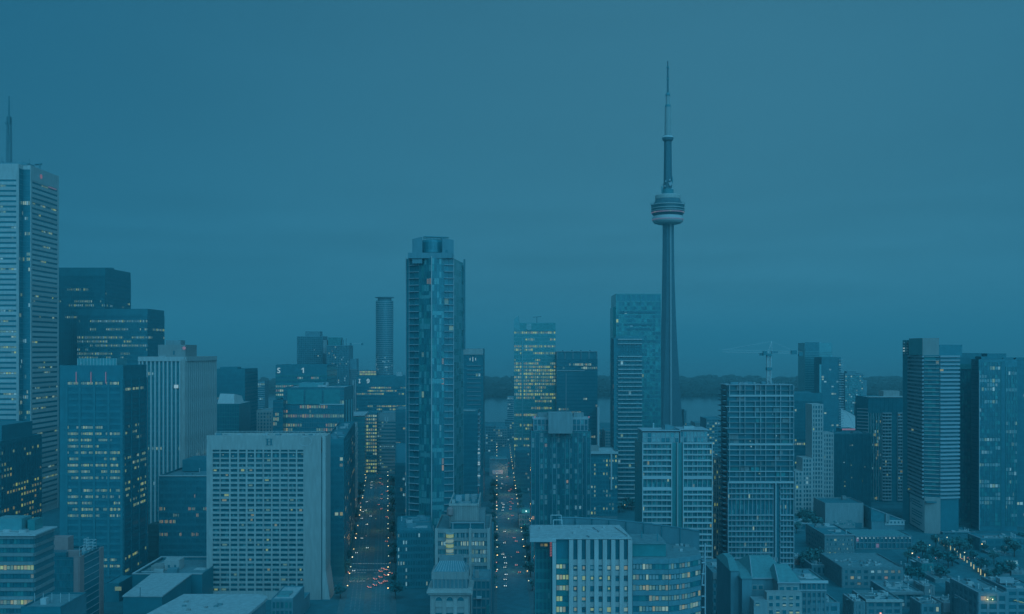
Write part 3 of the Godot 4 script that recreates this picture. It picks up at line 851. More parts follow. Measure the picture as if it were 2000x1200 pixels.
	stuff(part(b.r, "balcony_slab", sh.mesh(), M.concrete_grey))
	var cr := thing("far_tower_crane", "tiny far construction crane with two dark weights above the right skyline condominium", "crane", Vector3(X(676, 1520), 0, -1520.0))
	var cm := Mass.new()
	cm.bar(Vector3(0, 60, 0), Vector3(0, 160, 0), 0.7)
	part(cr, "mast", cm.mesh(), M.steel)
	cm = Mass.new()
	cm.bar(Vector3(-14, 150.5, 0), Vector3(27, 152.5, 0), 0.35)
	part(cr, "jib", cm.mesh(), M.steel_light)
	for x in [7.0, 25.0]:
		block(cr, "counterweight", "dark_metal", Vector3(x, 151, 0), Vector3(3, 3.4, 2))
	# rounded slim tower
	var d := 1700.0
	var h := Y(588, d)
	var r := thing("slim_rounded_tower", "slim rounded tower with a flat disc roof standing alone against the sky", "skyscraper", Vector3(X(751, d), 0, -d))
	part(r, "wall", lathe([[15, 0], [15, h], [0, h]], 28), M.glass_dark)
	for k in int(h / 3.3):
		part(r, "balcony_ring", balcony_ring(), M.slab_grey).position.y = k * 3.3 + 1
	part(r, "crown", lathe([[12, h], [12, h + 5], [16.5, h + 5.2], [16.5, h + 6.4], [0, h + 6.4]], 28), M.concrete_dark)
	var lw := Mass.new()
	for k in 30:
		var t := rf(0.3, 2.8)
		lw.box(Vector3(cos(t) * 15.2, 130 - rng.randf() * 40.0, sin(t) * 15.2), Vector3(2.2, 1.6, 0.3), Vector3(-sin(t), 0, cos(t)) * -1.0, Vector3.UP, Vector3(cos(t), 0, sin(t)))
	stuff(part(r, "lit_window", lw.mesh(), M.lit_cool))

var ring_mesh: ArrayMesh
func balcony_ring() -> ArrayMesh:
	if ring_mesh == null:
		ring_mesh = lathe([[14.9, 0], [16.0, 0], [16.0, 0.9], [14.9, 0.9]], 28)
	return ring_mesh

func centre_towers():
	# tall glass residential tower
	var A := Vector2(X(793, 640), -640)
	var C := Vector2(X(843, 630), -630)
	var B := Vector2(X(886, 634), -634)
	var E2 := Vector2(X(904.5, 668), -668)
	var Bk := Vector2(X(800, 680), -680)
	var o := Vector2(C.x, C.y)
	var h := Y(505, 634)
	var r := thing("glass_skyscraper", "tallest glass skyscraper in the centre with balconies and a bright vertical seam", "skyscraper", Vector3(o.x, 0, o.y))
	var pts := [A - o, C - o, B - o, E2 - o, Bk - o]
	part(r, "wall", prism(pts, 0, h), M.glass_teal)
	var fl := 4.35
	var tones := ["glass_dark", "glass_dark", "glass_teal", "glass_black", "glass_dark", "glass_blue"]
	# left facet: balcony bay, glass bay; right facet: glass bay, balcony bay
	var mid_l: Vector2 = pts[0].lerp(pts[1], 0.52)
	var mid_r: Vector2 = pts[1].lerp(pts[2], 0.56)
	var corner: Vector2 = pts[0].lerp(pts[1], 0.14)
	var plain := {"fl": fl, "glass": "glass_dark", "bh": 0.35, "bp": 0.2, "bm": "glass_teal", "bpart": false, "cols": 1, "pw": 0.35, "pp": 0.4, "pm": "slab_grey"}
	facade(r, pts[0], corner, 2, h, plain)
	var balc := {"fl": fl, "bh": 0.42, "bp": 1.3, "bm": "slab_grey", "bn": "balcony_slab", "cols": 2, "pw": 0.2, "pp": 0.35, "pm": "steel", "ppart": false, "win": ["glass_dark", "glass_black", "glass_dark"], "wpart": true, "sub": 1, "gap": 0.1, "wh": 0.98, "lit": ["lit_dim", "lit_orange", "blind"], "lp": 0.02, "run": 0.1}
	facade(r, corner, mid_l, 2, h, balc)
	facade(r, mid_r, pts[2], 2, h, balc)
	var glz := {"fl": fl, "bh": 0.4, "bp": 0.2, "bm": "glass_dark", "cols": 5, "pw": 0.16, "pp": 0.3, "pm": "glass_teal", "ppart": false, "win": tones, "wpart": true, "gap": 0.08, "wh": 1.0, "lit": ["lit_orange", "lit_dim", "blind"], "lp": 0.02, "run": 0.3}
	facade(r, mid_l, pts[1], 2, h, glz)
	facade(r, pts[1], mid_r, 2, h, glz)
	facade(r, pts[2], pts[3], 2, h - 2, {"fl": fl, "bh": 0.3, "bp": 0.2, "bm": "glass_blue", "bpart": false, "cols": 4, "pw": 0.15, "pp": 0.25, "pm": "glass_blue", "ppart": false, "win": ["glass_blue", "glass_teal", "glass_blue", "glass_teal"], "gap": 0.05, "wh": 1.0})
	# wider panels, sky reflection painted as a paler glass colour
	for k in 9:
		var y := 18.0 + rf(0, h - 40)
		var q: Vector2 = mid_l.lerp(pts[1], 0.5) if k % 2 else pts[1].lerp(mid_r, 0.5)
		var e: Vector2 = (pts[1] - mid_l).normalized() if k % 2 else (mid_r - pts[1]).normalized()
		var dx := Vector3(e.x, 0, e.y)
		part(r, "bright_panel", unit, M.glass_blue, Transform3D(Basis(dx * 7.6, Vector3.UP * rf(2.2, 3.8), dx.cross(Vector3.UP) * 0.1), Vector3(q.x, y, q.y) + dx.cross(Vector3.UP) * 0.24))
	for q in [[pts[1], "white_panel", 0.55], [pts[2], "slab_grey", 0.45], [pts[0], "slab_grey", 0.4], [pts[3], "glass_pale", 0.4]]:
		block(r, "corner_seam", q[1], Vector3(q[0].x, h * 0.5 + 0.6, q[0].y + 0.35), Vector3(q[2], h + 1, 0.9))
	# crown
	block(r, "crown_rim", "concrete_dark", Vector3(-1, h + 1.6, -8), Vector3(29, 3.6, 15))
	var crown := Mass.new()
	for q in [[Vector2(-12.8, -1.5), Vector2(-6.2, -1.2), 15.8, 17.4], [Vector2(6.8, -1.6), Vector2(14.0, -4.6), 16.5, 15.6]]:
		var n := Vector3(q[1].x - q[0].x, 0, q[1].y - q[0].y).normalized().cross(Vector3.UP) * 0.5
		var a0 := Vector3(q[0].x, h - 3.5, q[0].y)
		var b0 := Vector3(q[1].x, h - 3.5, q[1].y)
		var a1: Vector3 = a0 + Vector3.UP * q[2]
		var b1: Vector3 = b0 + Vector3.UP * q[3]
		crown.quad(a0, b0, b1, a1)
		crown.quad(b0 - n, a0 - n, a1 - n, b1 - n)
		crown.quad(a1, b1, b1 - n, a1 - n)
		crown.quad(b0, b0 - n, b1 - n, b1)
		crown.quad(a0 - n, a0, a1, a1 - n)
	part(r, "crown_screen", crown.mesh(), M.concrete_dark)
	part(r, "plant_drum", lathe([[7.6, h], [7.6, h + 11.0], [6.6, h + 12.4], [0, h + 12.6]], 24), M.glass_dark).position = Vector3(-0.4, 0, -11)
	part(r, "drum_rim", lathe([[7.65, h + 3.8], [7.9, h + 4], [7.9, h + 5.6], [7.65, h + 5.8]], 24), M.glass_dark).position = Vector3(-0.4, 0, -11)
	var arm := Mass.new()
	arm.bar(Vector3(6.2, h, -8), Vector3(6.2, h + 14.6, -8), 1.0)
	arm.bar(Vector3(-6, h + 14.6, -8), Vector3(10.5, h + 14.0, -8), 0.7)
	arm.bar(Vector3(-6, h + 13.4, -8), Vector3(6, h + 13.0, -8), 0.4)
	for k in 6:
		arm.bar(Vector3(-6 + k * 2.2, h + 12.6, -8), Vector3(-6 + k * 2.2, h + 14.6, -8), 0.3)
	part(r, "maintenance_crane", arm.mesh(), M.dark_metal)
	block(r, "side_fin", "glass_dark", Vector3(pts[3].x + 0.9, Y(595, 668), pts[3].y), Vector3(1.2, 62, 2.4))
	block(r, "crown_door", "glass_black", Vector3(9.4, h + 3.4, -2.6), Vector3(1.7, 4.2, 0.5))

	# dark tower with a bright cap right of it, and a lower annex in front
	var b := tower("dark_capped_tower", "dark tower with a pale blank cap just right of the glass skyscraper", 903, 944, 681, 905, 40, "black_metal", "roof_grey", 0.8)
	front(b, 30, b.h - 7, {"fl": 3.9, "glass": "glass_black", "bh": 1.1, "bp": 0.3, "bm": "black_metal", "bpart": false, "cols": 8, "pw": 0.4, "pp": 0.35, "pm": "black_metal", "ppart": false, "lit": ["lit_cool", "lit_dim"], "lp": 0.02})
	block(b.r, "pale_cap", "concrete", Vector3(0, b.h - 3.0, 0.4), Vector3(b.w - 0.4, 5.6, 0.8))
	for k in 17:
		block(b.r, "floor_line", "slab_grey", Vector3(1.0, b.h - 16 - k * 4.0, 0.5), Vector3(13, 0.35, 0.6))
	for k in 3:
		block(b.r, "entrance_light", "sign_white", Vector3(-2.6 + k * 2.6, b.h - 10, 0.3), Vector3(0.6, [2.4, 4.2, 2.4][k], 0.2))
	b = tower("dark_annex_tower", "lower dark tower with a lit vertical sign in front of the pale-capped one", 899, 933, 802, 830, 34, "black_metal", "roof_grey", 0.8)
	front(b, 10, b.h - 3, {"fl": 3.8, "glass": "glass_black", "bh": 1.1, "bp": 0.3, "bm": "black_metal", "bpart": false, "cols": 7, "lit": ["lit_dim", "lit_amber"], "lp": 0.04})
	block(b.r, "roof_edge", "roof_light", Vector3(-1, b.h - 0.1, 0.25), Vector3(b.w - 2, 0.9, 0.5))
	var bal := {"fl": 3.8, "bh": 0.6, "bp": 1.6, "bm": "slab_grey", "bn": "balcony_slab"}
	right(b, 38, b.h - 4, bal)
	for k in 24:
		block(b.r, "sign_segment", pick(["sign_white", "glass_pale", "sign_white", "slab"]), Vector3(b.a + 1.0, 26 + k * 1.62, 0.3), Vector3(rf(1.4, 2.2), 1.2, 0.5))
	# far thin slab against the water
	b = tower("harbour_slab_tower", "small far residential slab on the right edge of the central water strip", 991, 1003, 775, 1500, 24, "concrete_dark", "roof_dark", 0.6)
	front(b, 3, b.h - 1, {"fl": 3.2, "bh": 0.9, "bp": 0.9, "bm": "slab_grey", "bn": "balcony_slab", "glass": "glass_dark", "cols": 4, "lit": ["lit_cool"], "lp": 0.12})
	# yellow-lit office tower with a blade
	b = tower("yellow_lit_tower", "glass office tower full of yellow lit floors with a pointed glass roof blade", 1004, 1085, 631, 1150, 55, "glass_teal", "roof_teal", 1.0)
	var ol := {"fl": 4.05, "glass": "glass_teal", "bh": 0.9, "bp": 0.25, "bm": "glass_blue", "cols": 22, "pw": 0.2, "pp": 0.3, "pm": "glass_teal", "ppart": false, "lit": ["lit_yellow", "lit_yellow", "lit_cream", "lit_amber", "lit_dim"], "lp": 0.7, "run": 0.8, "gap": 0.2}
	ol.lrow = func(t): return rng.randf() < (0.9 if t > 0.36 and t < 0.68 else 0.62)
	front(b, 2, b.h - 9.5, ol)
	block(b.r, "attic", "glass_teal", Vector3(6, b.h - 5, 0.4), Vector3(b.w - 12, 9, 0.8))
	block(b.r, "attic_panel", "glass_pale", Vector3(-b.a + 17.6, b.h - 4.6, 1.0), Vector3(5.6, 7.4, 0.6))
	block(b.r, "vertical_strip", "glass_blue", Vector3(-b.a + 10, b.h * 0.5 - 8, 0.45), Vector3(1.6, b.h - 20, 0.5))
	var blade := Mass.new()
	for q in [[0.6, 1], [-3.0, -1]]:
		var z: float = q[0]
		var f := [Vector3(-b.a - 0.4, b.h - 9, z), Vector3(-b.a + 7.4, b.h - 9, z), Vector3(-b.a + 5.6, b.h + 8.6, z), Vector3(-b.a + 0.2, b.h + 4.6, z)]
		if q[1] > 0:
			blade.quad(f[0], f[1], f[2], f[3])
		else:
			blade.quad(f[1], f[0], f[3], f[2])
	blade.quad(Vector3(-b.a + 7.4, b.h - 9, 0.6), Vector3(-b.a + 7.4, b.h - 9, -3), Vector3(-b.a + 5.6, b.h + 8.6, -3), Vector3(-b.a + 5.6, b.h + 8.6, 0.6))
	blade.quad(Vector3(-b.a - 0.4, b.h - 9, -3), Vector3(-b.a - 0.4, b.h - 9, 0.6), Vector3(-b.a + 0.2, b.h + 4.6, 0.6), Vector3(-b.a + 0.2, b.h + 4.6, -3))
	part(b.r, "glass_blade", blade.mesh(), M.glass_blue)
	var da := Mass.new()
	da.bar(Vector3(3, b.h, -20), Vector3(3, b.h + 8, -20), 0.6)
	da.bar(Vector3(-2, b.h + 7.4, -20), Vector3(8.4, b.h + 8.2, -20), 0.5)
	part(b.r, "roof_davit", da.mesh(), M.dark_metal)
	# dark flat-topped office
	b = tower("dark_framed_office", "dark flat-topped office with a framed attic right of the yellow lit tower", 1087, 1167, 687, 1120, 50, "black_metal", "roof_dark", 1.0)
	front(b, 0, b.h - 9, {"fl": 4.0, "glass": "glass_black", "bh": 0.9, "bp": 0.3, "bm": "glass_dark", "cols": 20, "lit": ["lit_amber", "lit_cream", "lit_dim"], "lp": 0.14, "rowp": 0.45, "run": 0.7})
	for k in 6:
		block(b.r, "attic_post", "slab_grey", Vector3(-b.a + 0.5 + k * (b.w - 1.0) / 5.0, b.h - 4.4, 0.4), Vector3(0.6, 8.4, 0.7))
	block(b.r, "attic_rail", "slab_grey", Vector3(0, b.h + 0.2, 0.4), Vector3(b.w, 0.6, 0.72))
	block(b.r, "bright_line", "slab", Vector3(-7, b.h - 22, 0.5), Vector3(32, 0.7, 0.7))
	block(b.r, "vertical_seam", "slab_grey", Vector3(-b.a + 11, b.h * 0.5 - 12, 0.5), Vector3(0.6, b.h - 26, 0.66))
	right(b, 0, b.h - 2, {"fl": 4.0, "glass": "glass_black"})
	for k in 4:
		block(b.r, "rooftop_unit", "dark_metal", Vector3(-16 + k * 10.5, b.h + 0.6, -8), Vector3(1.6, 2.0, 1.6))
	b = tower("white_edge_slab", "thin white-edged slab at the right foot of the dark flat-topped office", 1167, 1171, 795, 1110, 30, "slab", "roof_grey", 0.5)
	# hotel tower pair by the needle
	b = tower("tall_dark_glass_tower", "tall greenish glass tower overlapped by the concrete needle on its right", 1203, 1291, 574, 945, 45, "glass_teal", "roof_teal", 1.0)
	front(b, 0, b.h - 8, {"fl": 4.1, "bh": 0.8, "bp": 0.25, "bm": "glass_teal", "cols": 16, "pw": 0.3, "pp": 0.3, "pm": "glass_teal", "ppart": false, "win": ["glass_dark", "glass_teal", "glass_dark", "glass_black", "glass_teal"], "gap": 0.1, "wh": 0.98, "lit": ["lit_cool", "lit_yellow"], "lp": 0.015, "run": 0.2})
	front(b, b.h - 7.4, b.h - 0.6, {"fl": 6.6, "glass": "glass_dark", "bh": 0.6, "bp": 0.5, "bm": "glass_blue", "cols": 9, "pw": 0.9, "pp": 0.5, "pm": "glass_teal"})
	part(b.r, "side_bay", prism([Vector2(-b.a - 2.5, -3), Vector2(-b.a, -0.5), Vector2(-b.a, -30), Vector2(-b.a - 2.5, -30)], 0, b.h - 13), M.glass_teal)
	block(b.r, "white_patch", "slab", Vector3(-b.a + 15, b.h - 31, 0.4), Vector3(2.6, 2.6, 0.3))
	for k in 4:
		block(b.r, "dark_bay", "glass_black", Vector3(-1, b.h - [18, 30, 34, 46][k], 0.42), Vector3([36, 26, 20, 38][k], 1.8, 0.3))
	b = tower("white_lined_tower", "dark condominium with crisp white horizontal balcony edges left of the needle", 1199, 1254, 661, 868, 26, "black_metal", "roof_dark", 1.0)
	var wl := {"fl": 3.84, "bh": 0.85, "bp": 1.4, "bm": "white_panel", "bn": "balcony_slab", "cols": 9, "pw": 0.14, "pp": 0.3, "pm": "black_metal", "ppart": false, "win": ["glass_night", "glass_night", "glass_black"], "gap": 0.1, "wh": 1.0, "lit": ["lit_cool", "lit_dim"], "lp": 0.02, "run": 0.1}
	wl.noband = func(k, n): return k == n - 2 or k == n - 3
	facade(b.r, Vector2(-b.a + 3.6, 0), Vector2(b.a, 0), 2, b.h - 1, wl)
	facade(b.r, Vector2(-b.a - 0.3, -3.6), Vector2(-b.a + 3.6, 0.02), 2, b.h - 18, {"fl": 3.84, "glass": "glass_dark", "bh": 0.4, "bp": 1.0, "bm": "slab_grey", "bn": "balcony_slab", "cols": 2, "lit": ["lit_amber", "lit_orange"], "lp": 0.16})
	block(b.r, "roof_screen", "glass_dark", Vector3(0, b.h + 0.8, -8), Vector3(b.w - 4, 2.6, 12))
	# dark irregular condominium in front
	b = tower("dark_condo_block", "dark condominium of uneven glass bays with a big blank grey roof box", 1037, 1154, 842, 620, 36, "glass_dark", "roof_grey", 1.0)
	var dc := {"fl": 3.25, "bh": 0.5, "bp": 0.3, "bm": "glass_teal", "bn": "floor_band", "cols": 14, "pw": 0.5, "pp": 0.5, "pm": "concrete_dark", "win": ["glass_black", "glass_dark", "glass_teal", "glass_black", "glass_blue", "glass_dark", "blind"], "wpart": true, "sub": 1, "gap": 0.7, "wh": 0.92, "lit": ["lit_cool", "lit_orange"], "lp": 0.015, "run": 0.1, "most": 299}
	front(b, 3, b.h - 1, dc)
	for k in 5:
		block(b.r, "recessed_bay", "glass_black", Vector3(-b.a + 4 + k * 7.6, b.h * 0.5, 0.62), Vector3(1.6, b.h - 6, 0.3))
	block(b.r, "setback_storey", "glass_black", Vector3(0, b.h + 3.6, -14), Vector3(b.w - 3, 7.8, 26))
	facade(b.r, Vector2(-b.a + 1.6, -0.95), Vector2(b.a - 1.6, -0.95), b.h, b.h + 7.4, {"fl": 3.7, "bh": 0.5, "bp": 0.3, "bm": "slab_grey", "cols": 14, "pw": 0.4, "pp": 0.4, "pm": "slab_grey", "win": ["glass_black", "glass_dark", "glass_blue"], "nopier": func(k, n): return k > 4 and k < 8})
	block(b.r, "blank_roof_box", "concrete_grey", Vector3(-0.6, b.h + 5.4, 0.2), Vector3(15.2, 13.2, 12))
	block(b.r, "roof_terrace", "roof_light", Vector3(0, b.h + 7.8, -10), Vector3(b.w - 2, 0.5, 18))
	for x in [-11.5, 12.0]:
		block(b.r, "roof_box", "concrete_grey", Vector3(x, b.h + 9.4, -12), Vector3(6.5, 3, 6))
		block(b.r, "warning_light", "sign_red", Vector3(x + (6 if x > 0 else -5), b.h + 8.7, -1.4), Vector3(0.9, 0.9, 0.9))
	# small theatre-lit block with a white frame
	b = tower("white_framed_block", "low dark block with a bright white L-shaped frame and yellow windows", 1153, 1206, 883, 815, 40, "brick", "roof_light", 0.8)
	front(b, 3, b.h - 2, {"fl": 3.7, "glass": "glass_black", "bh": 1.2, "bp": 0.3, "bm": "black_metal", "cols": 9, "pw": 0.6, "pp": 0.35, "pm": "black_metal", "lit": ["lit_yellow", "lit_cream", "lit_dim"], "lp": 0.45, "run": 0.4, "lpart": true, "gap": 0.7, "skip": func(k, j): return j < 4 and j > 1})
	block(b.r, "white_beam", "slab", Vector3(0.2, b.h - 0.6, 0.9), Vector3(b.w + 0.6, 2.0, 1.8))
	block(b.r, "white_column", "slab", Vector3(b.a - 5.2, b.h - 16.6, 0.95), Vector3(1.3, 30, 1.4))
	block(b.r, "rooftop_unit", "concrete", Vector3(-b.a + 4, b.h + 2.2, -7), Vector3(7, 5, 6))
	# teal-lit pavilion by the second street
	b = tower("teal_lit_pavilion", "low pavilion with a teal glowing roof storey beside the red-lit street", 1014, 1039, 1004, 770, 30, "concrete_dark", "roof_grey", 0.6)
	block(b.r, "teal_storey", "glass_teal", Vector3(0.5, b.h + 1.8, -4), Vector3(b.w - 2, 4, 6))
	block(b.r, "teal_light_panel", "sign_teal", Vector3(0.5, b.h + 1.8, -0.9), Vector3(b.w - 3, 2.8, 0.2))
	block(b.r, "teal_lamp", "lamp_white", Vector3(0.5, b.h + 1.9, -0.6), Vector3(0.8, 0.8, 0.3))
	front(b, 0, b.h - 1, {"fl": 3.8, "bh": 1.2, "bp": 0.3, "bm": "concrete_dark", "cols": 5, "pw": 0.6, "pp": 0.4, "pm": "concrete_dark", "win": ["glass_dark", "glass_teal"]})
	left(b, 0, b.h - 1, {"fl": 3.8, "glass": "glass_dark", "bh": 1.2, "bp": 0.3, "bm": "concrete_dark"})
	b = tower("dark_street_block", "dark block with a speckled lit strip at the foot of the yellow lit tower", 1006, 1038, 880, 960, 40, "black_metal", "roof_dark", 0.8)
	front(b, 2, b.h - 2, {"fl": 3.8, "glass": "glass_black", "bh": 1.2, "bp": 0.3, "bm": "black_metal", "cols": 8, "lit": ["lit_cream", "lit_cool", "lit_amber"], "lp": 0.55, "run": 0.2, "skip": func(k, j): return j < 5 or j > 6})

func needle_tower():
	var d := 1383.0
	var r := thing("needle_tower", "very tall tapering concrete needle tower with a round pod and antenna spire", "tower", Vector3(X(1304.5, d), 0, -d))
	var y := func(v: float) -> float: return Y(v, d)
	# three-legged tapering shaft
	var m := Mass.new()
	var levels := []
	var tops := 24
	for k in tops + 1:
		var t := float(k) / tops
		var yy := lerpf(0.0, y.call(438.0), t)
		levels.append([yy, 8.5 + 15.5 * pow(1.0 - t, 1.9), lerpf(4.4, 3.3, t), lerpf(8.5, 6.2, t)])
	var ringf := func(l: Array) -> Array:
		var pts := []
		for k in 3:
			var a: float = deg_to_rad(-10.0 + 120.0 * k)
			var u := Vector3(cos(a), 0, -sin(a))
			var s := Vector3(-sin(a), 0, -cos(a))
			pts.append(u * l[1] - s * l[2] + Vector3.UP * l[0])
			pts.append(u * l[1] + s * l[2] + Vector3.UP * l[0])
			var a2 := a + PI / 3
			pts.append(Vector3(cos(a2), 0, -sin(a2)) * l[3] + Vector3.UP * l[0])
		return pts
	for k in tops:
		var p: Array = ringf.call(levels[k])
		var q: Array = ringf.call(levels[k + 1])
		for i in p.size():
			var j := (i + 1) % p.size()
			m.quad(p[i], p[j], q[j], q[i])
	part(r, "shaft", m.mesh(), M.needle_concrete)
	# glass lift strips in the two visible recesses
	for a in [deg_to_rad(-70.0), deg_to_rad(170.0)]:
		var g := Mass.new()
		for k in tops:
			var l: Array = levels[k]
			var l2: Array = levels[k + 1]
			var u := Vector3(cos(a), 0, -sin(a))
			var s := Vector3(-sin(a), 0, -cos(a)) * 1.5
			var p0: Vector3 = u * (l[3] + 1.7) + Vector3.UP * l[0]
			var p1: Vector3 = u * (l2[3] + 1.7) + Vector3.UP * l2[0]
			g.quad(p0 - s, p0 + s, p1 + s, p1 - s)
		part(r, "lift_strip", g.mesh(), M.concrete_grey)
	# the pod
	part(r, "radome", lathe([[9.0, y.call(439.0)], [14.0, y.call(438.3)], [19.0, y.call(436.3)], [21.4, y.call(433.0)], [22.2, y.call(429.0)], [21.8, y.call(425.5)], [20.0, y.call(422.3)], [19.0, y.call(422.0)]], 48), M.white_panel)
	part(r, "pod_neck", lathe([[19.6, y.call(422.5)], [22.6, y.call(418.0)], [23.2, y.call(414.5)], [23.4, y.call(401.0)], [22.0, y.call(399.5)]], 48), M.pod_glass)
	for q in [[401.2, 24.0, 1.3], [408.0, 23.9, 1.1], [413.0, 23.7, 0.9]]:
		var yy: float = y.call(q[0])
		part(r, "pod_ring", lathe([[q[1] - 0.8, yy - q[2] * 0.5], [q[1], yy - q[2] * 0.4], [q[1], yy + q[2] * 0.4], [q[1] - 0.8, yy + q[2] * 0.5]], 48), M.white_panel)
	var rl := Mass.new()
	var rm := Mass.new()
	for k in 60:
		var t := TAU * k / 60.0
		var c := Vector3(cos(t) * 23.0, y.call(416.2), sin(t) * 23.0)
		(rm if k % 10 == 5 else rl).box(c, Vector3(1.9, 1.4, 0.5), Vector3(sin(t), 0, -cos(t)), Vector3.UP, Vector3(cos(t), 0, sin(t)))
	part(r, "pod_window_light", rl.mesh(), M.sign_pink)
	part(r, "pod_window_light", rm.mesh(), M.lit_cream)
	part(r, "radome_glow_ring", lathe([[22.25, y.call(430.6)], [22.35, y.call(430.2)], [22.35, y.call(429.6)], [22.25, y.call(429.2)]], 48), M.sign_pink)  # thin glowing ring added for the pink tint on the radome
	part(r, "pod_roof", lathe([[23.0, y.call(400.0)], [20.0, y.call(398.0)], [17.6, y.call(391.0)], [17.2, y.call(389.0)]], 48), M.needle_concrete)
	part(r, "pod_drum", lathe([[17.3, y.call(390.0)], [17.8, y.call(389.0)], [17.8, y.call(383.0)], [17.0, y.call(381.5)], [6.0, y.call(381.0)]], 48), M.concrete_light)
	var rail := Mass.new()
	for k in 40:
		var t := TAU * k / 40.0
		var u := Vector3(cos(t), 0, sin(t))
		rail.bar(u * 23.2 + Vector3.UP * y.call(400.6), u * 24.6 + Vector3.UP * y.call(396.6), 0.28)
	part(r, "edge_walk_rail", rail.mesh(), M.steel)
	# shaft above the pod
	part(r, "upper_base", lathe([[8.2, y.call(382.0)], [8.2, y.call(371.0)], [6.4, y.call(370.0)]], 20), M.dark_metal)
	part(r, "upper_shaft", lathe([[6.3, y.call(381.0)], [5.3, y.call(274.0)]], 6), M.needle_concrete)
	var eq := Mass.new()
	for k in 18:
		var t := rf(0, TAU)
		var yy: float = lerpf(y.call(372.0), y.call(352.0), rng.randf())
		eq.box(Vector3(cos(t) * 6.8, yy, sin(t) * 6.8), Vector3(rf(1.2, 2.8), rf(1.2, 3.4), rf(1.2, 2.4)))
	part(r, "dish_cluster", eq.mesh(), M.slab_grey)
	block(r, "equipment_mast", "dark_metal", Vector3(-8.6, y.call(371.0), 2), Vector3(1.6, 10, 1.6))
	block(r, "equipment_mast", "dark_metal", Vector3(6.4, y.call(352.0), 2), Vector3(1.2, 9, 1.2))
	part(r, "sky_pod", lathe([[5.4, y.call(276.5)], [7.4, y.call(274.0)], [8.0, y.call(271.0)], [8.0, y.call(268.5)], [6.8, y.call(266.0)], [4.6, y.call(265.0)]], 32), M.needle_concrete)
	part(r, "sky_pod_rim", lathe([[7.9, y.call(270.0)], [8.3, y.call(269.6)], [8.3, y.call(268.8)], [7.0, y.call(266.4)]], 32), M.slab)
	part(r, "antenna_base", lathe([[4.6, y.call(266.0)], [4.1, y.call(209.0)]], 16), M.concrete)
	part(r, "antenna_collar", lathe([[3.2, y.call(210.0)], [4.2, y.call(209.5)], [4.2, y.call(206.5)], [3.0, y.call(204.5)]], 16), M.dark_metal)
	part(r, "antenna_middle", lathe([[2.9, y.call(206.0)], [2.6, y.call(186.0)]], 16), M.concrete)
	part(r, "antenna_collar", lathe([[2.6, y.call(187.5)], [3.4, y.call(187.0)], [3.2, y.call(184.0)], [1.6, y.call(181.0)]], 16), M.dark_metal)
	part(r, "antenna_tip", lathe([[1.5, y.call(182.0)], [1.15, y.call(134.0)], [0.9, y.call(133.0)], [0.75, y.call(119.5)], [0, y.call(118.6)]], 12), M.needle_concrete)
	for v in [132.0, 154.5]:
		part(r, "antenna_drum", lathe([[0.9, y.call(v + 2.0)], [1.9, y.call(v + 1.4)], [1.9, y.call(v - 1.6)], [0.9, y.call(v - 2.2)]], 12), M.dark_metal)

func condo_slabs(b: Dictionary, A: Vector2, B: Vector2, y0: float, y1: float, fl: float, cols: int, o := {}):
	var q := {"fl": fl, "bh": 0.62, "bp": 1.5, "bm": "slab", "bn": "balcony_slab", "cols": cols, "pw": 0.3, "pp": 0.7, "pm": "slab_grey", "ppart": false, "win": ["glass_dark", "glass_teal", "glass_dark", "glass_black", "glass_blue"], "sub": 2, "gap": 0.3, "wh": 0.95, "lit": ["lit_amber", "lit_cream"], "lp": 0.02, "run": 0.1}
	q.merge(o, true)
	facade(b.r, A, B, y0, y1, q)

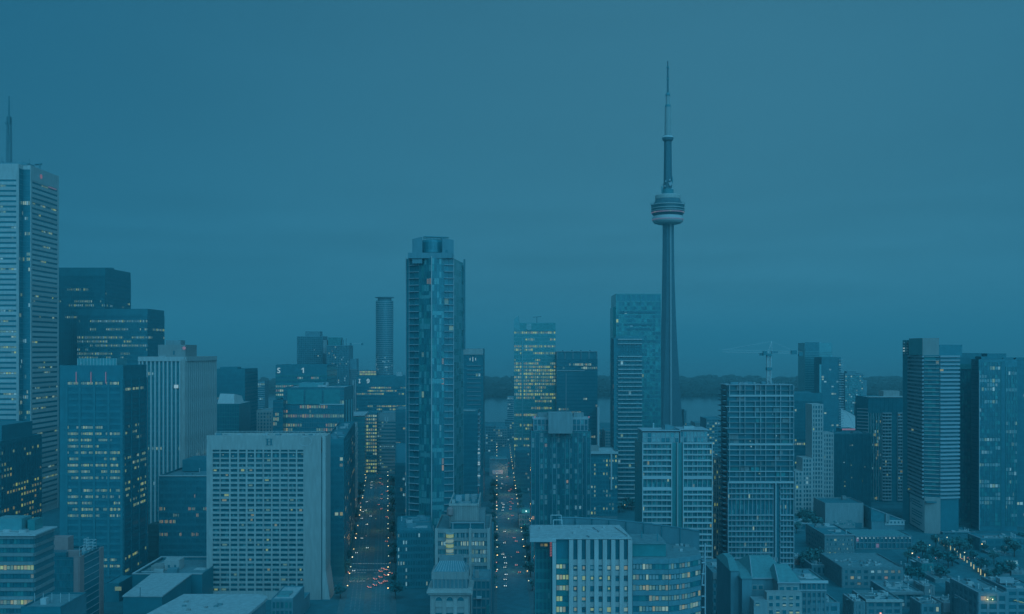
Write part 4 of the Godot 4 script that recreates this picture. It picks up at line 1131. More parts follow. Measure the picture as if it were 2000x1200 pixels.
func right_towers():
	var b: Dictionary
	# pale condominium with paired balcony wings
	b = tower("pale_balcony_condo", "pale condominium of two balcony wings joined by a dark strip with a white fin", 1254, 1391, 866, 510, 30, "glass_teal", "roof_grey", 1.0)
	var px := func(u: float) -> float: return X(u, 510.0) - (X(1254, 510) + X(1391, 510)) * 0.5
	for w in [[1254.0, 1312.0], [1333.0, 1391.0]]:
		var A := Vector2(px.call(w[0]), 0)
		var B := Vector2(px.call(w[1]), 0)
		var open := func(k, n): return k == n - 7
		condo_slabs(b, A, B, 0, b.h, 3.02, 6, {"wpart": true, "most": 290, "bh": 0.75, "noband": open, "thick": func(k): return k == 25 or k == 32 or k == 23})
		for x in [A.x + 0.2, B.x - 0.2]:
			block(b.r, "wing_edge", "slab", Vector3(x, b.h * 0.5, 0.85), Vector3(0.4, b.h + 0.6, 1.6))
	facade(b.r, Vector2(px.call(1312.0), -0.4), Vector2(px.call(1333.0), -0.4), 0, b.h, {"fl": 3.02, "glass": "glass_black", "bh": 0.4, "bp": 0.3, "bm": "glass_teal", "cols": 4, "pw": 0.2, "pp": 0.3, "pm": "glass_teal"})
	block(b.r, "white_fin", "white_panel", Vector3(px.call(1322.5), b.h * 0.5, 0.8), Vector3(0.55, b.h + 1, 2.2))
	for k in 2:
		var c: Array = [[1256.0, 1328.0], [1330.0, 1383.0]][k]
		var A := Vector2(px.call(c[0]), -2)
		var B := Vector2(px.call(c[1]), -2)
		part(b.r, "roof_storey", prism([A, B, B + Vector2(0, -20), A + Vector2(0, -20)], b.h - 1, b.h + 5.6 + k * 0.6), M.glass_blue)
		facade(b.r, A, B, b.h, b.h + 5.4 + k * 0.6, {"fl": 2.8, "bh": 0.3, "bp": 0.3, "bm": "slab_grey", "cols": 8, "pw": 0.3, "pp": 0.3, "pm": "slab_grey", "win": ["glass_pale", "glass_dark", "glass_blue", "glass_pale"]})
		block(b.r, "roof_canopy", "slab_grey", Vector3((A.x + B.x) * 0.5, b.h + 6.4 + k * 0.5, -10), Vector3(B.x - A.x + 1, 0.5, 18))
	clutter({"r": b.r, "a": b.a * 0.8, "d": 20.0}, 5, b.h + 6.6, "concrete_dark")
	# block glimpsed between it and the unfinished tower
	b = tower("lit_gap_block", "small pale block with yellow windows in the gap left of the unfinished tower", 1385, 1408, 893, 590, 14, "concrete_grey", "roof_grey", 0.6)
	front(b, 0, b.h - 1, {"fl": 3.3, "bh": 1.0, "bp": 0.3, "bm": "concrete_grey", "cols": 5, "pw": 0.7, "pp": 0.4, "pm": "concrete", "win": ["glass_dark", "glass_black"], "lit": ["lit_yellow", "lit_cream"], "lp": 0.35, "run": 0.1, "lpart": true})
	# unfinished concrete tower
	b = tower("unfinished_tower", "unfinished concrete tower of open floors above glazed lower storeys, crane on top", 1421, 1550, 752, 548, 17, "glass_black", "roof_grey", 0.0)
	var fl := 3.0
	var rows := int(b.h / fl)
	fl = b.h / rows
	var split := int(Y(935, 548) / fl)
	var cols := [1424.0, 1444.0, 1454.0, 1474.0, 1484.5, 1494.5, 1514.0, 1523.5, 1541.5, 1549.0]
	var ux := func(u: float) -> float: return X(u, 548.0) - (X(1421, 548) + X(1550, 548)) * 0.5
	# the open frame stands in front of a dark inner core; slabs reach past it
	for k in range(split, rows + 1):
		var y := k * fl
		var heavy := k == rows - 2 or k == rows - 11 or k == rows - 18
		var x0: float = ux.call(1421.0 + (rng.randi() % 3) * 1.2 - (7 if k % 4 == 0 and k > rows - 12 else 0))
		var x1: float = ux.call(1550.0 - (rng.randi() % 3) * 1.5)
		block(b.r, "floor_slab", "slab" if heavy else pick(["slab_grey", "slab_grey", "slab", "concrete_grey"]), Vector3((x0 + x1) * 0.5, y, -7.4), Vector3(x1 - x0, 1.0 if heavy else 0.34, 18.4))
	for c in cols:
		for k in range(split, rows):
			if rng.randf() < 0.9:
				block(b.r, "column", "slab_grey" if rng.randf() < 0.5 else "concrete_grey", Vector3(ux.call(c), (k + 0.5) * fl, 1.4), Vector3(0.42, fl - 0.36, 0.5))
	for k in 30:
		block(b.r, "site_panel", pick(["concrete_dark", "glass_teal", "concrete_grey", "roof_grey"]), Vector3(rf(-16, 16), (split + (rng.randi() % (rows - split)) + 0.45) * fl, rf(0.1, 1.0)), Vector3(rf(1.5, 5), fl * 0.75, 0.2))
	for k in 8:
		block(b.r, "work_light", pick(["blind", "sign_white", "lit_cream"]), Vector3(rf(-17, 17), (split + (rng.randi() % (rows - split)) + 0.6) * fl, 1.3), Vector3(0.5, 0.6, 0.4))
	var split_y := split * fl
	var jump := func(k, n): return k == 17 or k == 18
	condo_slabs(b, Vector2(ux.call(1421.0), 0), Vector2(ux.call(1510.0), 0), 0, split_y - 0.4, fl, 11, {"wpart": true, "most": 280, "bh": 0.6, "bm": "slab_grey", "noband": jump})
	condo_slabs(b, Vector2(ux.call(1523.0), 0), Vector2(ux.call(1550.0), 0), 0, split_y - 0.4, fl, 4, {"wpart": true, "bh": 0.6, "bm": "slab_grey", "noband": jump})
	facade(b.r, Vector2(ux.call(1510.0), -0.5), Vector2(ux.call(1523.0), -0.5), 0, split_y, {"fl": fl, "glass": "glass_black", "bh": 0.35, "bp": 0.3, "bm": "glass_teal", "bpart": false})
	block(b.r, "white_fin", "slab", Vector3(ux.call(1514.2), split_y * 0.5, 0.8), Vector3(0.5, split_y, 2.0))
	for x in [1421.4, 1549.4]:
		block(b.r, "wing_edge", "slab_grey", Vector3(ux.call(x), split_y * 0.5, 0.8), Vector3(0.35, split_y, 1.55))
	for k in range(4, rows, 1):
		block(b.r, "slab_end", "concrete_dark", Vector3(ux.call(1421.0) - 1.2, k * fl + 0.02, -8), Vector3(2.0, 0.5, 14))
	for k in 9:
		var q := Vector3(rf(-17, 17), b.h + 0.7, rf(-15, 0))
		block(b.r, "formwork_stack", pick(["slab_grey", "concrete_dark", "slab"]), q, Vector3(rf(2, 9), rf(0.6, 1.8), rf(1, 3)))
	var rods := Mass.new()
	for k in 40:
		var q := Vector3(rf(-18, 18), b.h, rf(-16, 1))
		rods.bar(q, q + Vector3(0, rf(1.2, 2.4), 0), 0.16)
	stuff(part(b.r, "starter_bar", rods.mesh(), M.steel))
	tower_crane()
	# skyline condominiums behind
	b = tower("far_glass_condo", "far pale glass condominium tower right of the crane, taller of its pair", 1572, 1625, 670, 1300, 30, "glass_blue", "roof_grey", 1.0)
	block(b.r, "dark_half", "glass_dark", Vector3(-b.a * 0.45, b.h * 0.5 + 0.5, 0.2), Vector3(b.w * 0.52, b.h + 0.6, 0.5))
	var sk := {"fl": 3.1, "bh": 0.8, "bp": 0.8, "bm": "glass_blue", "bn": "balcony_slab", "cols": 10, "lit": ["lit_cool", "lit_cream"], "lp": 0.02}
	front(b, 10, b.h - 12, sk)
	b = tower("far_dark_condo", "far dark condominium with light balcony ends overlapping the taller pale glass one", 1605, 1643, 698, 1240, 30, "black_metal", "roof_dark", 0.8)
	front(b, 4, b.h - 2, {"fl": 3.1, "glass": "glass_black", "bh": 0.6, "bp": 0.3, "bm": "black_metal", "bpart": false, "cols": 8, "lit": ["lit_cool", "lit_cream"], "lp": 0.07, "run": 0.1})
	var ends := Mass.new()
	for k in 40:
		ends.box(Vector3(b.a + 0.2, 8 + k * 3.1, 0.6), Vector3(rf(5, 7), 0.8, 1.6))
	stuff(part(b.r, "balcony_slab", ends.mesh(), M.slab_grey))
	block(b.r, "pale_seam", "glass_blue", Vector3(-b.a - 1.4, b.h * 0.48, -1), Vector3(2.6, b.h * 0.9, 2))
	b = tower("far_stepped_condo", "stepped residential tower with mixed lit windows above the white dome", 1651, 1686, 730, 1490, 34, "concrete_dark", "roof_dark", 0.8)
	front(b, 10, b.h - 3, {"fl": 3.1, "glass": "glass_dark", "bh": 0.7, "bp": 0.5, "bm": "concrete_dark", "bpart": false, "cols": 10, "pw": 0.5, "pp": 0.5, "pm": "glass_blue", "ppart": false, "win": ["glass_dark", "glass_teal", "glass_blue"], "lit": ["lit_cool", "lit_cream"], "lp": 0.12, "run": 0.2})
	block(b.r, "shoulder", "concrete_dark", Vector3(b.a + 3, b.h * 0.5 - 5, -8), Vector3(6, b.h - 10, 16))
	block(b.r, "penthouse", "concrete_dark", Vector3(-2, b.h + 1.4, -12), Vector3(14, 4, 12))
	# stadium dome
	var d := 1370.0
	var dome := thing("stadium_dome", "smooth white stadium dome segment between the dark towers at right", "dome", Vector3(X(1583, d), 0, -d))
	var prof := []
	for k in 17:
		var t := PI * 0.5 * k / 16.0
		prof.append([cos(t) * 84.0, 9.0 + sin(t) * 58.0])
	part(dome, "dome_shell", lathe(prof, 72), M.white_panel)
	part(dome, "drum", lathe([[86, 0], [86, 9], [84, 9.2]], 72), M.concrete_grey)
	for k in 7:
		var seam := Mass.new()
		for j in 12:
			var t := PI * 0.5 * j / 12.0
			var q := PI * 0.5 * (j + 1) / 12.0
			var x := -60.0 + k * 20.0
			var e := sqrt(maxf(0.0, 1.0 - pow(x / 84.0, 2)))
			seam.bar(Vector3(x, 9 + sin(t) * 58.0 * e, cos(t) * 84.0 * e), Vector3(x, 9 + sin(q) * 58.0 * e, cos(q) * 84.0 * e), 0.5)
		part(dome, "roof_seam", seam.mesh(), M.slab_grey)
	b = tower("red_sign_block", "low dark block with a red sign strip in front of the white dome", 1645, 1671, 838, 1080, 20, "black_metal", "roof_dark", 0.5)
	block(b.r, "red_sign", "sign_red", Vector3(0, b.h - 0.6, 0.3), Vector3(b.w, 1.7, 0.4))
	# dark office behind the stepped grid
	b = tower("dark_yellow_window_office", "dark office with scattered yellow windows left of the white stepped grid", 1548, 1607, 768, 990, 40, "black_metal", "roof_dark", 0.8)
	front(b, 2, b.h - 8, {"fl": 3.8, "glass": "glass_black", "bh": 1.3, "bp": 0.3, "bm": "black_metal", "bpart": false, "cols": 14, "pw": 0.4, "pp": 0.35, "pm": "black_metal", "ppart": false, "lit": ["lit_yellow", "lit_cream"], "lp": 0.55, "run": 0.6, "rowp": 0.2})
	# white stepped grid
	white_stepped_grid()
	b = tower("plain_black_tower", "plain black tower with faint vertical ribs below the white dome", 1629, 1702, 847, 874, 22, "black_metal", "roof_dark", 0.8)
	front(b, 0, b.h - 1, {"fl": 60.0, "glass": "glass_black", "cols": 9, "pw": 0.5, "pp": 0.5, "pm": "black_metal", "pn": "rib"})
	for k in 9:
		block(b.r, "window_lamp", pick(["lit_cream", "lit_yellow", "lit_cool"]), Vector3(rf(-b.a + 1, b.a - 1), rf(8, b.h - 3), 0.15), Vector3(0.8, 0.9, 0.12))
	clutter(b, 4, b.h - 0.8, "concrete_dark")
	# balcony condominium
	b = tower("white_topped_condo", "balcony condominium with a flat white roof box left of the banner tower", 1696, 1768, 776, 905, 34, "glass_dark", "roof_light", 0.8)
	block(b.r, "roof_rim", "slab", Vector3(0, b.h + 0.3, 0.3), Vector3(b.w, 1.0, 1.0))
	block(b.r, "roof_box", "white_panel", Vector3(4.6, b.h + 3.2, -6), Vector3(15, 5, 12))
	var top := Y(808, 900)
	facade(b.r, Vector2(-b.a, 0), Vector2(b.a, 0), top, b.h - 0.8, {"fl": 3.6, "glass": "glass_black", "bh": 0.4, "bp": 0.2, "bm": "black_metal", "bpart": false, "cols": 9, "pw": 0.3, "pp": 0.3, "pm": "glass_dark", "ppart": false})
	var s3 := {"bh": 1.1, "bp": 1.5, "bm": "slab_grey"}
	condo_slabs(b, Vector2(-b.a * 0.25, 0), Vector2(b.a * 0.25, 0), 2, top, 3.08, 3, s3)
	condo_slabs(b, Vector2(b.a * 0.58, 0), Vector2(b.a, 0), 2, top, 3.08, 3, s3)
	condo_slabs(b, Vector2(-b.a, 0), Vector2(-b.a * 0.3, 0), 2, top, 3.08, 5, {"bh": 0.3, "bp": 0.3, "bm": "glass_teal", "bpart": false, "lit": ["lit_yellow", "lit_cool", "lit_amber"], "lp": 0.14})
	facade(b.r, Vector2(-b.a - 7, -8), Vector2(-b.a, 0), 10, Y(800, 900), {"fl": 3.08, "glass": "glass_dark", "bh": 0.8, "bp": 1.2, "bm": "slab_grey", "bn": "balcony_slab"})
	banner_tower()
	# dark complex on the right edge
	b = tower("dark_right_tower", "dark tower just right of the banner tower with hardly any lit windows", 1873, 1918, 690, 792, 40, "black_metal", "roof_dark", 0.8)
	front(b, 2, b.h - 12, {"fl": 3.0, "glass": "glass_black", "bh": 0.5, "bp": 0.3, "bm": "glass_dark", "bpart": false, "cols": 8, "pw": 0.3, "pp": 0.4, "pm": "glass_dark", "ppart": false, "win": ["glass_black", "glass_dark", "glass_black", "glass_teal"], "lit": ["lit_cream"], "lp": 0.01, "run": 0.1})
	block(b.r, "teal_band", "glass_teal", Vector3(0, b.h - 11, 0.5), Vector3(b.w, 4.4, 0.8))
	b = tower("pale_window_tower", "tall tower at the right with columns of pale lit windows and a stepped roof", 1912, 1987, 702, 760, 12, "glass_dark", "roof_dark", 0.8)
	var pt := {"fl": 3.3, "bh": 0.35, "bp": 0.25, "bm": "glass_dark", "cols": 4, "pw": 0.25, "pp": 0.35, "pm": "glass_teal", "ppart": false, "sub": 2, "win": ["glass_dark", "glass_teal", "glass_black", "glass_black", "glass_dark"], "gap": 0.15, "wh": 0.95, "lit": ["blind", "glass_pale", "glass_pale", "blind", "lit_cool", "blind", "lit_dim"], "lp": 0.5, "run": 0.72, "rowp": 0.62, "wpart": true, "lpart": true, "most": 280}
	facade(b.r, Vector2(-b.a, 0), Vector2(-b.a + 17.0, 0), 4, b.h - 2, pt)
	pt.lp = 0.3
	facade(b.r, Vector2(b.a - 9, 0), Vector2(b.a, 0), 4, b.h - 6, pt)
	facade(b.r, Vector2(-b.a + 17.4, 0.2), Vector2(b.a - 9.5, 0.2), 0, b.h - 2, {"fl": 3.0, "glass": "glass_black", "bh": 0.3, "bp": 0.2, "bm": "black_metal", "bpart": false})
	left(b, 2, b.h - 2, {"fl": 3.0, "glass": "glass_black", "bh": 0.3, "bp": 0.2, "bm": "glass_dark", "bpart": false})
	block(b.r, "bright_seam", "slab_grey", Vector3(-b.a + 0.2, b.h * 0.5 - 4, 0.5), Vector3(0.4, b.h - 10, 0.7))
	block(b.r, "stepped_top", "black_metal", Vector3(0, b.h + 1.8, -6.4), Vector3(15, 5.4, 9.4))
	block(b.r, "stepped_top", "black_metal", Vector3(-5.5, b.h + 0.6, -6), Vector3(14, 3, 10))
	block(b.r, "stepped_top", "black_metal", Vector3(8.6, b.h + 0.2, -6), Vector3(8, 2.2, 10))
	b = tower("edge_dark_tower", "black tower cut by the right edge of the view", 1985, 2040, 699, 779, 30, "black_metal", "roof_dark", 0.8)
	front(b, 2, b.h - 2, {"fl": 3.0, "glass": "glass_black", "bh": 0.4, "bp": 0.25, "bm": "black_metal", "bpart": false, "cols": 8, "lit": ["lit_cool", "lit_cream"], "lp": 0.03, "run": 0.1})
	left(b, 2, b.h - 2, {"fl": 3.0, "glass": "glass_black", "bh": 0.4, "bp": 0.25, "bm": "black_metal", "bpart": false})

func tower_crane():
	var d := 560.0
	var c := thing("tower_crane", "construction tower crane with a long thin jib above the unfinished tower", "crane", Vector3(X(1502, d), 0, -d))
	var y0 := Y(752, d) - 0.4
	var y1 := Y(696, d)
	var m := Mass.new()
	var n := 9
	for k in n:
		var a := lerpf(y0, y1, float(k) / n)
		var b := lerpf(y0, y1, float(k + 1) / n)
		for q in [[-1, -1], [1, -1], [1, 1], [-1, 1]]:
			m.bar(Vector3(q[0], a, q[1]), Vector3(q[0], b, q[1]), 0.34)
			m.bar(Vector3(q[0], a, q[1]), Vector3(-q[1], b, q[0]), 0.2)
			m.bar(Vector3(q[0], b, q[1]), Vector3(-q[1], b, q[0]), 0.2)
	part(c, "mast", m.mesh(), M.slab)
	block(c, "climbing_collar", "dark_metal", Vector3(0, y0 + 9.6, 0), Vector3(2.9, 1.6, 2.9))
	block(c, "slewing_ring", "dark_metal", Vector3(0, y1 + 0.7, 0), Vector3(2.6, 1.6, 2.6))
	var j := Mass.new()
	for q in [[0.0, 0.0, 0.7], [0.0, 0.0, -0.7], [0.0, 1.2, 0.0]]:
		j.bar(Vector3(19, y1 + 1.4 + q[1], q[2]), Vector3(-27, y1 + 2.4 + q[1], q[2]), 0.12)
	for k in 22:
		var x := 18.0 - k * 2.0
		j.bar(Vector3(x, y1 + 1.4, 0.7), Vector3(x - 1, y1 + 2.8, 0), 0.09)
		j.bar(Vector3(x - 1, y1 + 2.8, 0), Vector3(x - 2, y1 + 1.5, -0.7), 0.09)
	part(c, "jib", j.mesh(), M.steel_light)
	var f := Mass.new()
	f.bar(Vector3(-0.8, y1 + 1.4, 0), Vector3(1.6, y1 + 8.4, 0), 0.3)
	f.bar(Vector3(1.8, y1 + 1.4, 0), Vector3(1.6, y1 + 8.4, 0), 0.25)
	f.bar(Vector3(1.6, y1 + 8.4, 0), Vector3(-26, y1 + 3.6, 0), 0.1)
	f.bar(Vector3(1.6, y1 + 8.4, 0), Vector3(17, y1 + 2.0, 0), 0.1)
	part(c, "tie_frame", f.mesh(), M.steel_light)
	block(c, "cabin", "dark_metal", Vector3(-2.6, y1 + 1.8, 1.2), Vector3(2.2, 2.4, 1.8))
	block(c, "winch", "dark_metal", Vector3(-4.2, y1 + 1.0, 0), Vector3(2.0, 1.4, 1.4))
	block(c, "winch", "dark_metal", Vector3(3.2, y1 + 2.2, 0), Vector3(3.6, 1.2, 1.4))
	block(c, "counterweight", "dark_metal", Vector3(14.4, y1 + 2.2, 0), Vector3(3.2, 2.2, 1.6))
	block(c, "counterweight", "dark_metal", Vector3(18.2, y1 + 1.2, 0), Vector3(2.2, 2.0, 1.6))

func white_stepped_grid():
	var d := 838.0
	var r := thing("white_stepped_block", "white stepped apartment block with a square grid of dark windows", "building", Vector3(X(1600, d), 0, -d))
	var px := func(u: float) -> float: return X(u, d) - X(1600, d)
	for q in [[1586.0, 1608.0, 790.0, 4], [1608.0, 1628.5, 846.0, 4], [1567.5, 1586.0, 895.0, 3], [1553.0, 1567.5, 921.0, 2]]:
		var x0: float = px.call(q[0])
		var x1: float = px.call(q[1])
		var y := Y(q[2], d)
		part(r, "wall", prism([Vector2(x0, 0), Vector2(x1, 0), Vector2(x1, -18), Vector2(x0, -18)], 0, y), M.white_panel)
		facade(r, Vector2(x0, 0), Vector2(x1, 0), 3, y - 0.6, {"fl": 3.72, "bh": 1.45, "bp": 0.5, "bm": "white_panel", "cols": q[3], "pw": 0.95, "pp": 0.56, "pm": "white_panel", "win": ["glass_dark", "glass_black", "glass_dark"], "wpart": true, "gap": 0.06, "wh": 1.0, "lit": ["lit_cool", "lit_yellow", "glass_pale"], "lp": 0.06, "run": 0.2})

func banner_tower():
	var A := Vector2(X(1776, 790), -790)
	var B := Vector2(X(1805, 752), -752)
	var C := Vector2(X(1835, 748), -748)
	var E2 := Vector2(X(1873, 751), -751)
	var o := C
	var h := Y(694, 750)
	var yb := Y(972, 750)
	var r := thing("banner_tower", "tall grey condominium with banded balconies above a blank wall carrying a text banner", "skyscraper", Vector3(o.x, 0, o.y))
	var pts := [A - o, B - o, C - o, E2 - o, E2 - o + Vector2(0, -40), A - o + Vector2(18, -30)]
	part(r, "wall", prism(pts, 0, h), M.glass_dark)
	var q := {"bh": 1.4, "bp": 1.3, "bm": "slab_grey", "lp": 0.006, "over": 0.3, "pw": 0.0, "win": ["glass_black", "glass_dark"], "sub": 1, "gap": 0.05}
	var bb := {"r": r}
	condo_slabs(bb, pts[0], pts[1], yb, h - 1, 3.02, 6, q)
	condo_slabs(bb, pts[1] + Vector2(0.4, 0), pts[2], yb, h - 1, 3.02, 4, {"bh": 0.5, "bp": 1.0, "bm": "white_panel", "lp": 0.012, "wpart": true, "pw": 0.0, "sub": 1, "gap": 0.1, "win": ["glass_black", "glass_dark", "glass_teal"]})
	condo_slabs(bb, pts[2] + Vector2(0.4, 0), pts[3], yb, h - 1, 3.02, 5, q)
	part(r, "dark_return", prism([pts[0] + Vector2(-3.6, -4), pts[0] + Vector2(-0.2, 0.4), pts[0] + Vector2(6, -14), pts[0] + Vector2(3, -16)], 0, h + 12), M.black_metal)
	for k in 5:
		for j in 2:
			block(r, "lattice_light", pick(["slab_grey", "sign_white", "slab"]), Vector3(pts[0].x - 3.4 + j * 2.2, h + 1 + k * 2.2, pts[0].y - 2 + j * 1.6), Vector3(0.7, 1.0, 2.0))
	# roof volumes
	part(r, "roof_box_teal", prism([pts[0] + Vector2(0.4, -1), pts[1] + Vector2(-1.0, -0.6), pts[1] + Vector2(-1.0, -26), pts[0] + Vector2(17.0, -26)], h, h + 13), M.glass_teal)
	part(r, "roof_box_pale", prism([pts[1] + Vector2(-0.9, -0.4), pts[2] + Vector2(0, -0.4), pts[2] + Vector2(0, -26), pts[1] + Vector2(-0.9, -26)], h, h + 13.2), M.concrete)
	part(r, "roof_box_dark", prism([pts[2] + Vector2(0.4, -2), pts[3] + Vector2(3.6, -2), pts[3] + Vector2(3.6, -26), pts[2] + Vector2(0.4, -26)], h - 1, h + 8), M.glass_dark)
	# blank base with banner
	part(r, "base_wall", prism([pts[0] + Vector2(0, 1.2), pts[1] + Vector2(0, 1.2), pts[2] + Vector2(0.4, 1.2), pts[2] + Vector2(0.4, -6), pts[0] + Vector2(0, -6)], 0, yb), M.concrete)
	var e: Vector2 = pts[1] - pts[0]
	var turn := -atan2(e.y, e.x)
	var dx := Vector3(e.x, 0, e.y).normalized()
	var nz := dx.cross(Vector3.UP)
	var L := e.length()
	var base := Vector3(pts[0].x, 0, pts[0].y + 1.2)
	part(r, "banner", unit, M.slab, Transform3D(Basis(dx * L * 0.94, Vector3.UP * 24.0, nz * 0.15), base + dx * L * 0.5 + Vector3.UP * (yb - 14.5) + nz * 0.2))
	var rows := [[0.55, 0.0], [0.72, 0.0], [0.62, 0.0], [0.0, 0.0], [0.7, 0.0], [0.72, 0.0], [0.64, 0.0], [0.0, 0.0], [0.66, 0.0], [0.56, 0.0]]
	for k in rows.size():
		if rows[k][0] > 0.0:
			part(r, "banner_text_line", unit, M.letter_dark, Transform3D(Basis(dx * L * rows[k][0], Vector3.UP * 0.8, nz * 0.1), base + dx * L * (0.18 + rows[k][0] * 0.5) + Vector3.UP * (yb - 5.4 - k * 2.0) + nz * 0.32))
	var ringm := Mass.new()
	for k in 14:
		var t := TAU * k / 14.0
		var t2 := TAU * (k + 1) / 14.0
		var c := base + dx * L * 0.12 + Vector3.UP * (yb - 7) + nz * 0.34
		ringm.bar(c + dx * cos(t) * 1.5 + Vector3.UP * sin(t) * 1.5, c + dx * cos(t2) * 1.5 + Vector3.UP * sin(t2) * 1.5, 0.35)
	part(r, "banner_emblem", ringm.mesh(), M.letter_dark)
	block(r, "dark_slot", "letter_dark", Vector3((pts[1].x + pts[2].x) * 0.5 - 1, yb - 3.4, 1.3 + pts[1].y * 0.5), Vector3(8, 1.2, 2.2))
	block(r, "corner_lamp", "lit_yellow", Vector3(pts[0].x - 0.6, yb + 0.4, pts[0].y + 1.6), Vector3(1.6, 1.8, 0.6))

func near_buildings():
	front_office()
	arched_tower()
	ribbed_office()
	gabled_block()
	# rounded pale roof at the lower edge
	var r := thing("rounded_roof_hall", "pale flat roof with a rounded end at the lower edge under the hotel", "building", Vector3(X(430, 449), 0, -449))
	var top := 28.5
	var x0 := X(335, 440) - X(430, 449)
	var x1 := X(523, 446) - X(430, 449)
	var pts := [Vector2(x0 - 3, 46), Vector2(x1 - 2, 46)]
	for k in 9:
		var t := PI * 0.5 * k / 8.0
		pts.append(Vector2(x1 - 8 + cos(t) * 8, 8 - sin(t) * 8 + 0.0))
	pts.append(Vector2(x0 + 3, 0))
	part(r, "wall", prism(pts, 0, top - 1.2), M.concrete_dark)
	var grow := []
	for p in pts:
		grow.append(p + Vector2(signf(p.x) * 0.6, -0.3))
	part(r, "roof", prism(grow, top - 1.2, top), M.roof_light)
	for k in 6:
		block(r, "roof_hatch", pick(["concrete", "roof_grey"]), Vector3(rf(x0 + 6, x1 - 10), top + 0.3, rf(6, 30)), Vector3(rf(1, 2.6), 0.6, rf(1, 2)))
	var b := tower("hotel_annex", "small low annex with a pale roof at the foot of the hotel", 530, 572, 1170, 480, 26, "concrete_dark", "roof_light", 0.5)
	front(b, 0, b.h - 1, {"fl": 4.0, "bh": 1.3, "bp": 0.3, "bm": "concrete_dark", "cols": 5, "pw": 0.6, "pp": 0.4, "pm": "concrete_dark", "win": ["glass_dark", "glass_teal"]})
	block(b.r, "skylight", "glass_blue", Vector3(-1, b.h - 0.2, -10), Vector3(6, 1.2, 9))
	b = tower("hotel_entrance_block", "low block with an amber lit window strip at the hotel's right foot", 573, 593, 1172, 520, 16, "concrete_dark", "roof_dark", 0.5)
	front(b, 0, b.h - 0.6, {"fl": 3.2, "bh": 0.8, "bp": 0.3, "bm": "concrete_dark", "cols": 6, "pw": 0.25, "pp": 0.35, "pm": "concrete_dark", "win": ["glass_dark"], "lit": ["lit_amber", "lit_dim"], "lp": 0.5, "lpart": true})
	# stepped flat roofs left of the hotel
	var d := 479.0
	r = thing("flat_roofed_hall", "low hall with a large pale flat roof left of the hotel foot", "building", Vector3(-182, 0, -d))
	part(r, "wall", prism([Vector2(-9.6, 0), Vector2(9.6, 0), Vector2(8.4, -47), Vector2(-12.8, -47)], 0, 19.6), M.black_metal)
	part(r, "roof", prism([Vector2(-9.9, 0.3), Vector2(9.9, 0.3), Vector2(8.7, -47), Vector2(-13.1, -47)], 19.6, 20.2), M.roof_light)
	block(r, "flag_pole", "steel", Vector3(-1, 22, 0.5), Vector3(0.25, 5, 0.25))
	b = tower("parapeted_hall", "hall with white parapets and a white plant box left of the hotel", 258, 394, 1122, 530, 44, "black_metal", "roof_grey", 1.6)
	for q in [[Vector3(0, b.h + 0.15, -0.25), Vector3(b.w + 0.4, 0.5, 1.1)], [Vector3(-b.a + 0.3, b.h + 0.154, -b.d * 0.5), Vector3(1.1, 0.5, b.d)], [Vector3(0, b.h + 0.15, -b.d + 0.3), Vector3(b.w, 0.5, 1.1)]]:
		block(b.r, "coping", "slab", q[0], q[1])
	var box := block(b.r, "plant_box", "white_panel", Vector3(-3.0, b.h + 1.4, -20), Vector3(8.4, 5.6, 8))
	for k in 2:
		part(box, "louvre", unit, M.letter_dark, Transform3D(Basis().scaled(Vector3(0.14, 0.28, 0.02)), Vector3(-0.2 + k * 0.42, -0.12, 0.505)))
	block(b.r, "plant_box", "concrete", Vector3(-10.5, b.h - 0.2, -18), Vector3(7, 3.2, 8))
	block(b.r, "roof_frame", "slab", Vector3(-13.5, b.h - 0.6, -9), Vector3(8, 0.4, 0.4))
	clutter(b, 6, b.h - 1.6, "roof_light")
	b = tower("lower_roof_step", "low dark step with one lime lit window beside the parapeted hall", 205, 232, 1140, 545, 20, "black_metal", "roof_dark", 0.6)
	block(b.r, "lit_window", "lit_yellow", Vector3(3.4, b.h - 3.0, 0.1), Vector3(3.6, 2.2, 0.16))
	# glass block with brown stone piers
	b = tower("brown_pier_office", "dark glass office with brown stone corner piers, near the lower left corner", 68, 153, 1089, 470, 27, "glass_black", "roof_dark", 1.0)
	front(b, 0, b.h - 1.2, {"fl": 3.3, "bh": 0.25, "bp": 0.25, "bm": "steel", "cols": 16, "pw": 0.12, "pp": 0.2, "pm": "glass_teal", "ppart": false, "win": ["glass_black", "glass_dark", "glass_black"], "wpart": true, "gap": 0.06, "wh": 1.0, "lit": ["lit_cool", "lit_dim"], "lp": 0.05, "run": 0.4})
	right(b, 0, b.h - 1.2, {"fl": 3.3, "glass": "glass_dark", "bh": 0.35, "bp": 0.3, "bm": "slab_grey"})
	for q in [[Vector3(b.a + 0.3, b.h * 0.5, -2.0), Vector3(1.0, b.h + 0.4, 4.6)], [Vector3(b.a + 0.3, b.h * 0.5 - 0.2, -25.0), Vector3(1.0, b.h, 4.0)], [Vector3(b.a - 0.9, b.h * 0.5, 0.35), Vector3(2.4, b.h + 0.38, 0.7)]]:
		block(b.r, "stone_pier", "brown_stone", q[0], q[1])
	block(b.r, "stone_plant_room", "brown_stone", Vector3(-5, b.h + 3.0, -16), Vector3(9, 8, 6))
	block(b.r, "stone_plant_room", "brown_stone", Vector3(5.6, b.h + 0.6, -6), Vector3(6, 3.0, 3))
	block(b.r, "drum_roof", "glass_dark", Vector3(-2, b.h + 0.6, -5), Vector3(11, 2.6, 6))
	var rail := Mass.new()
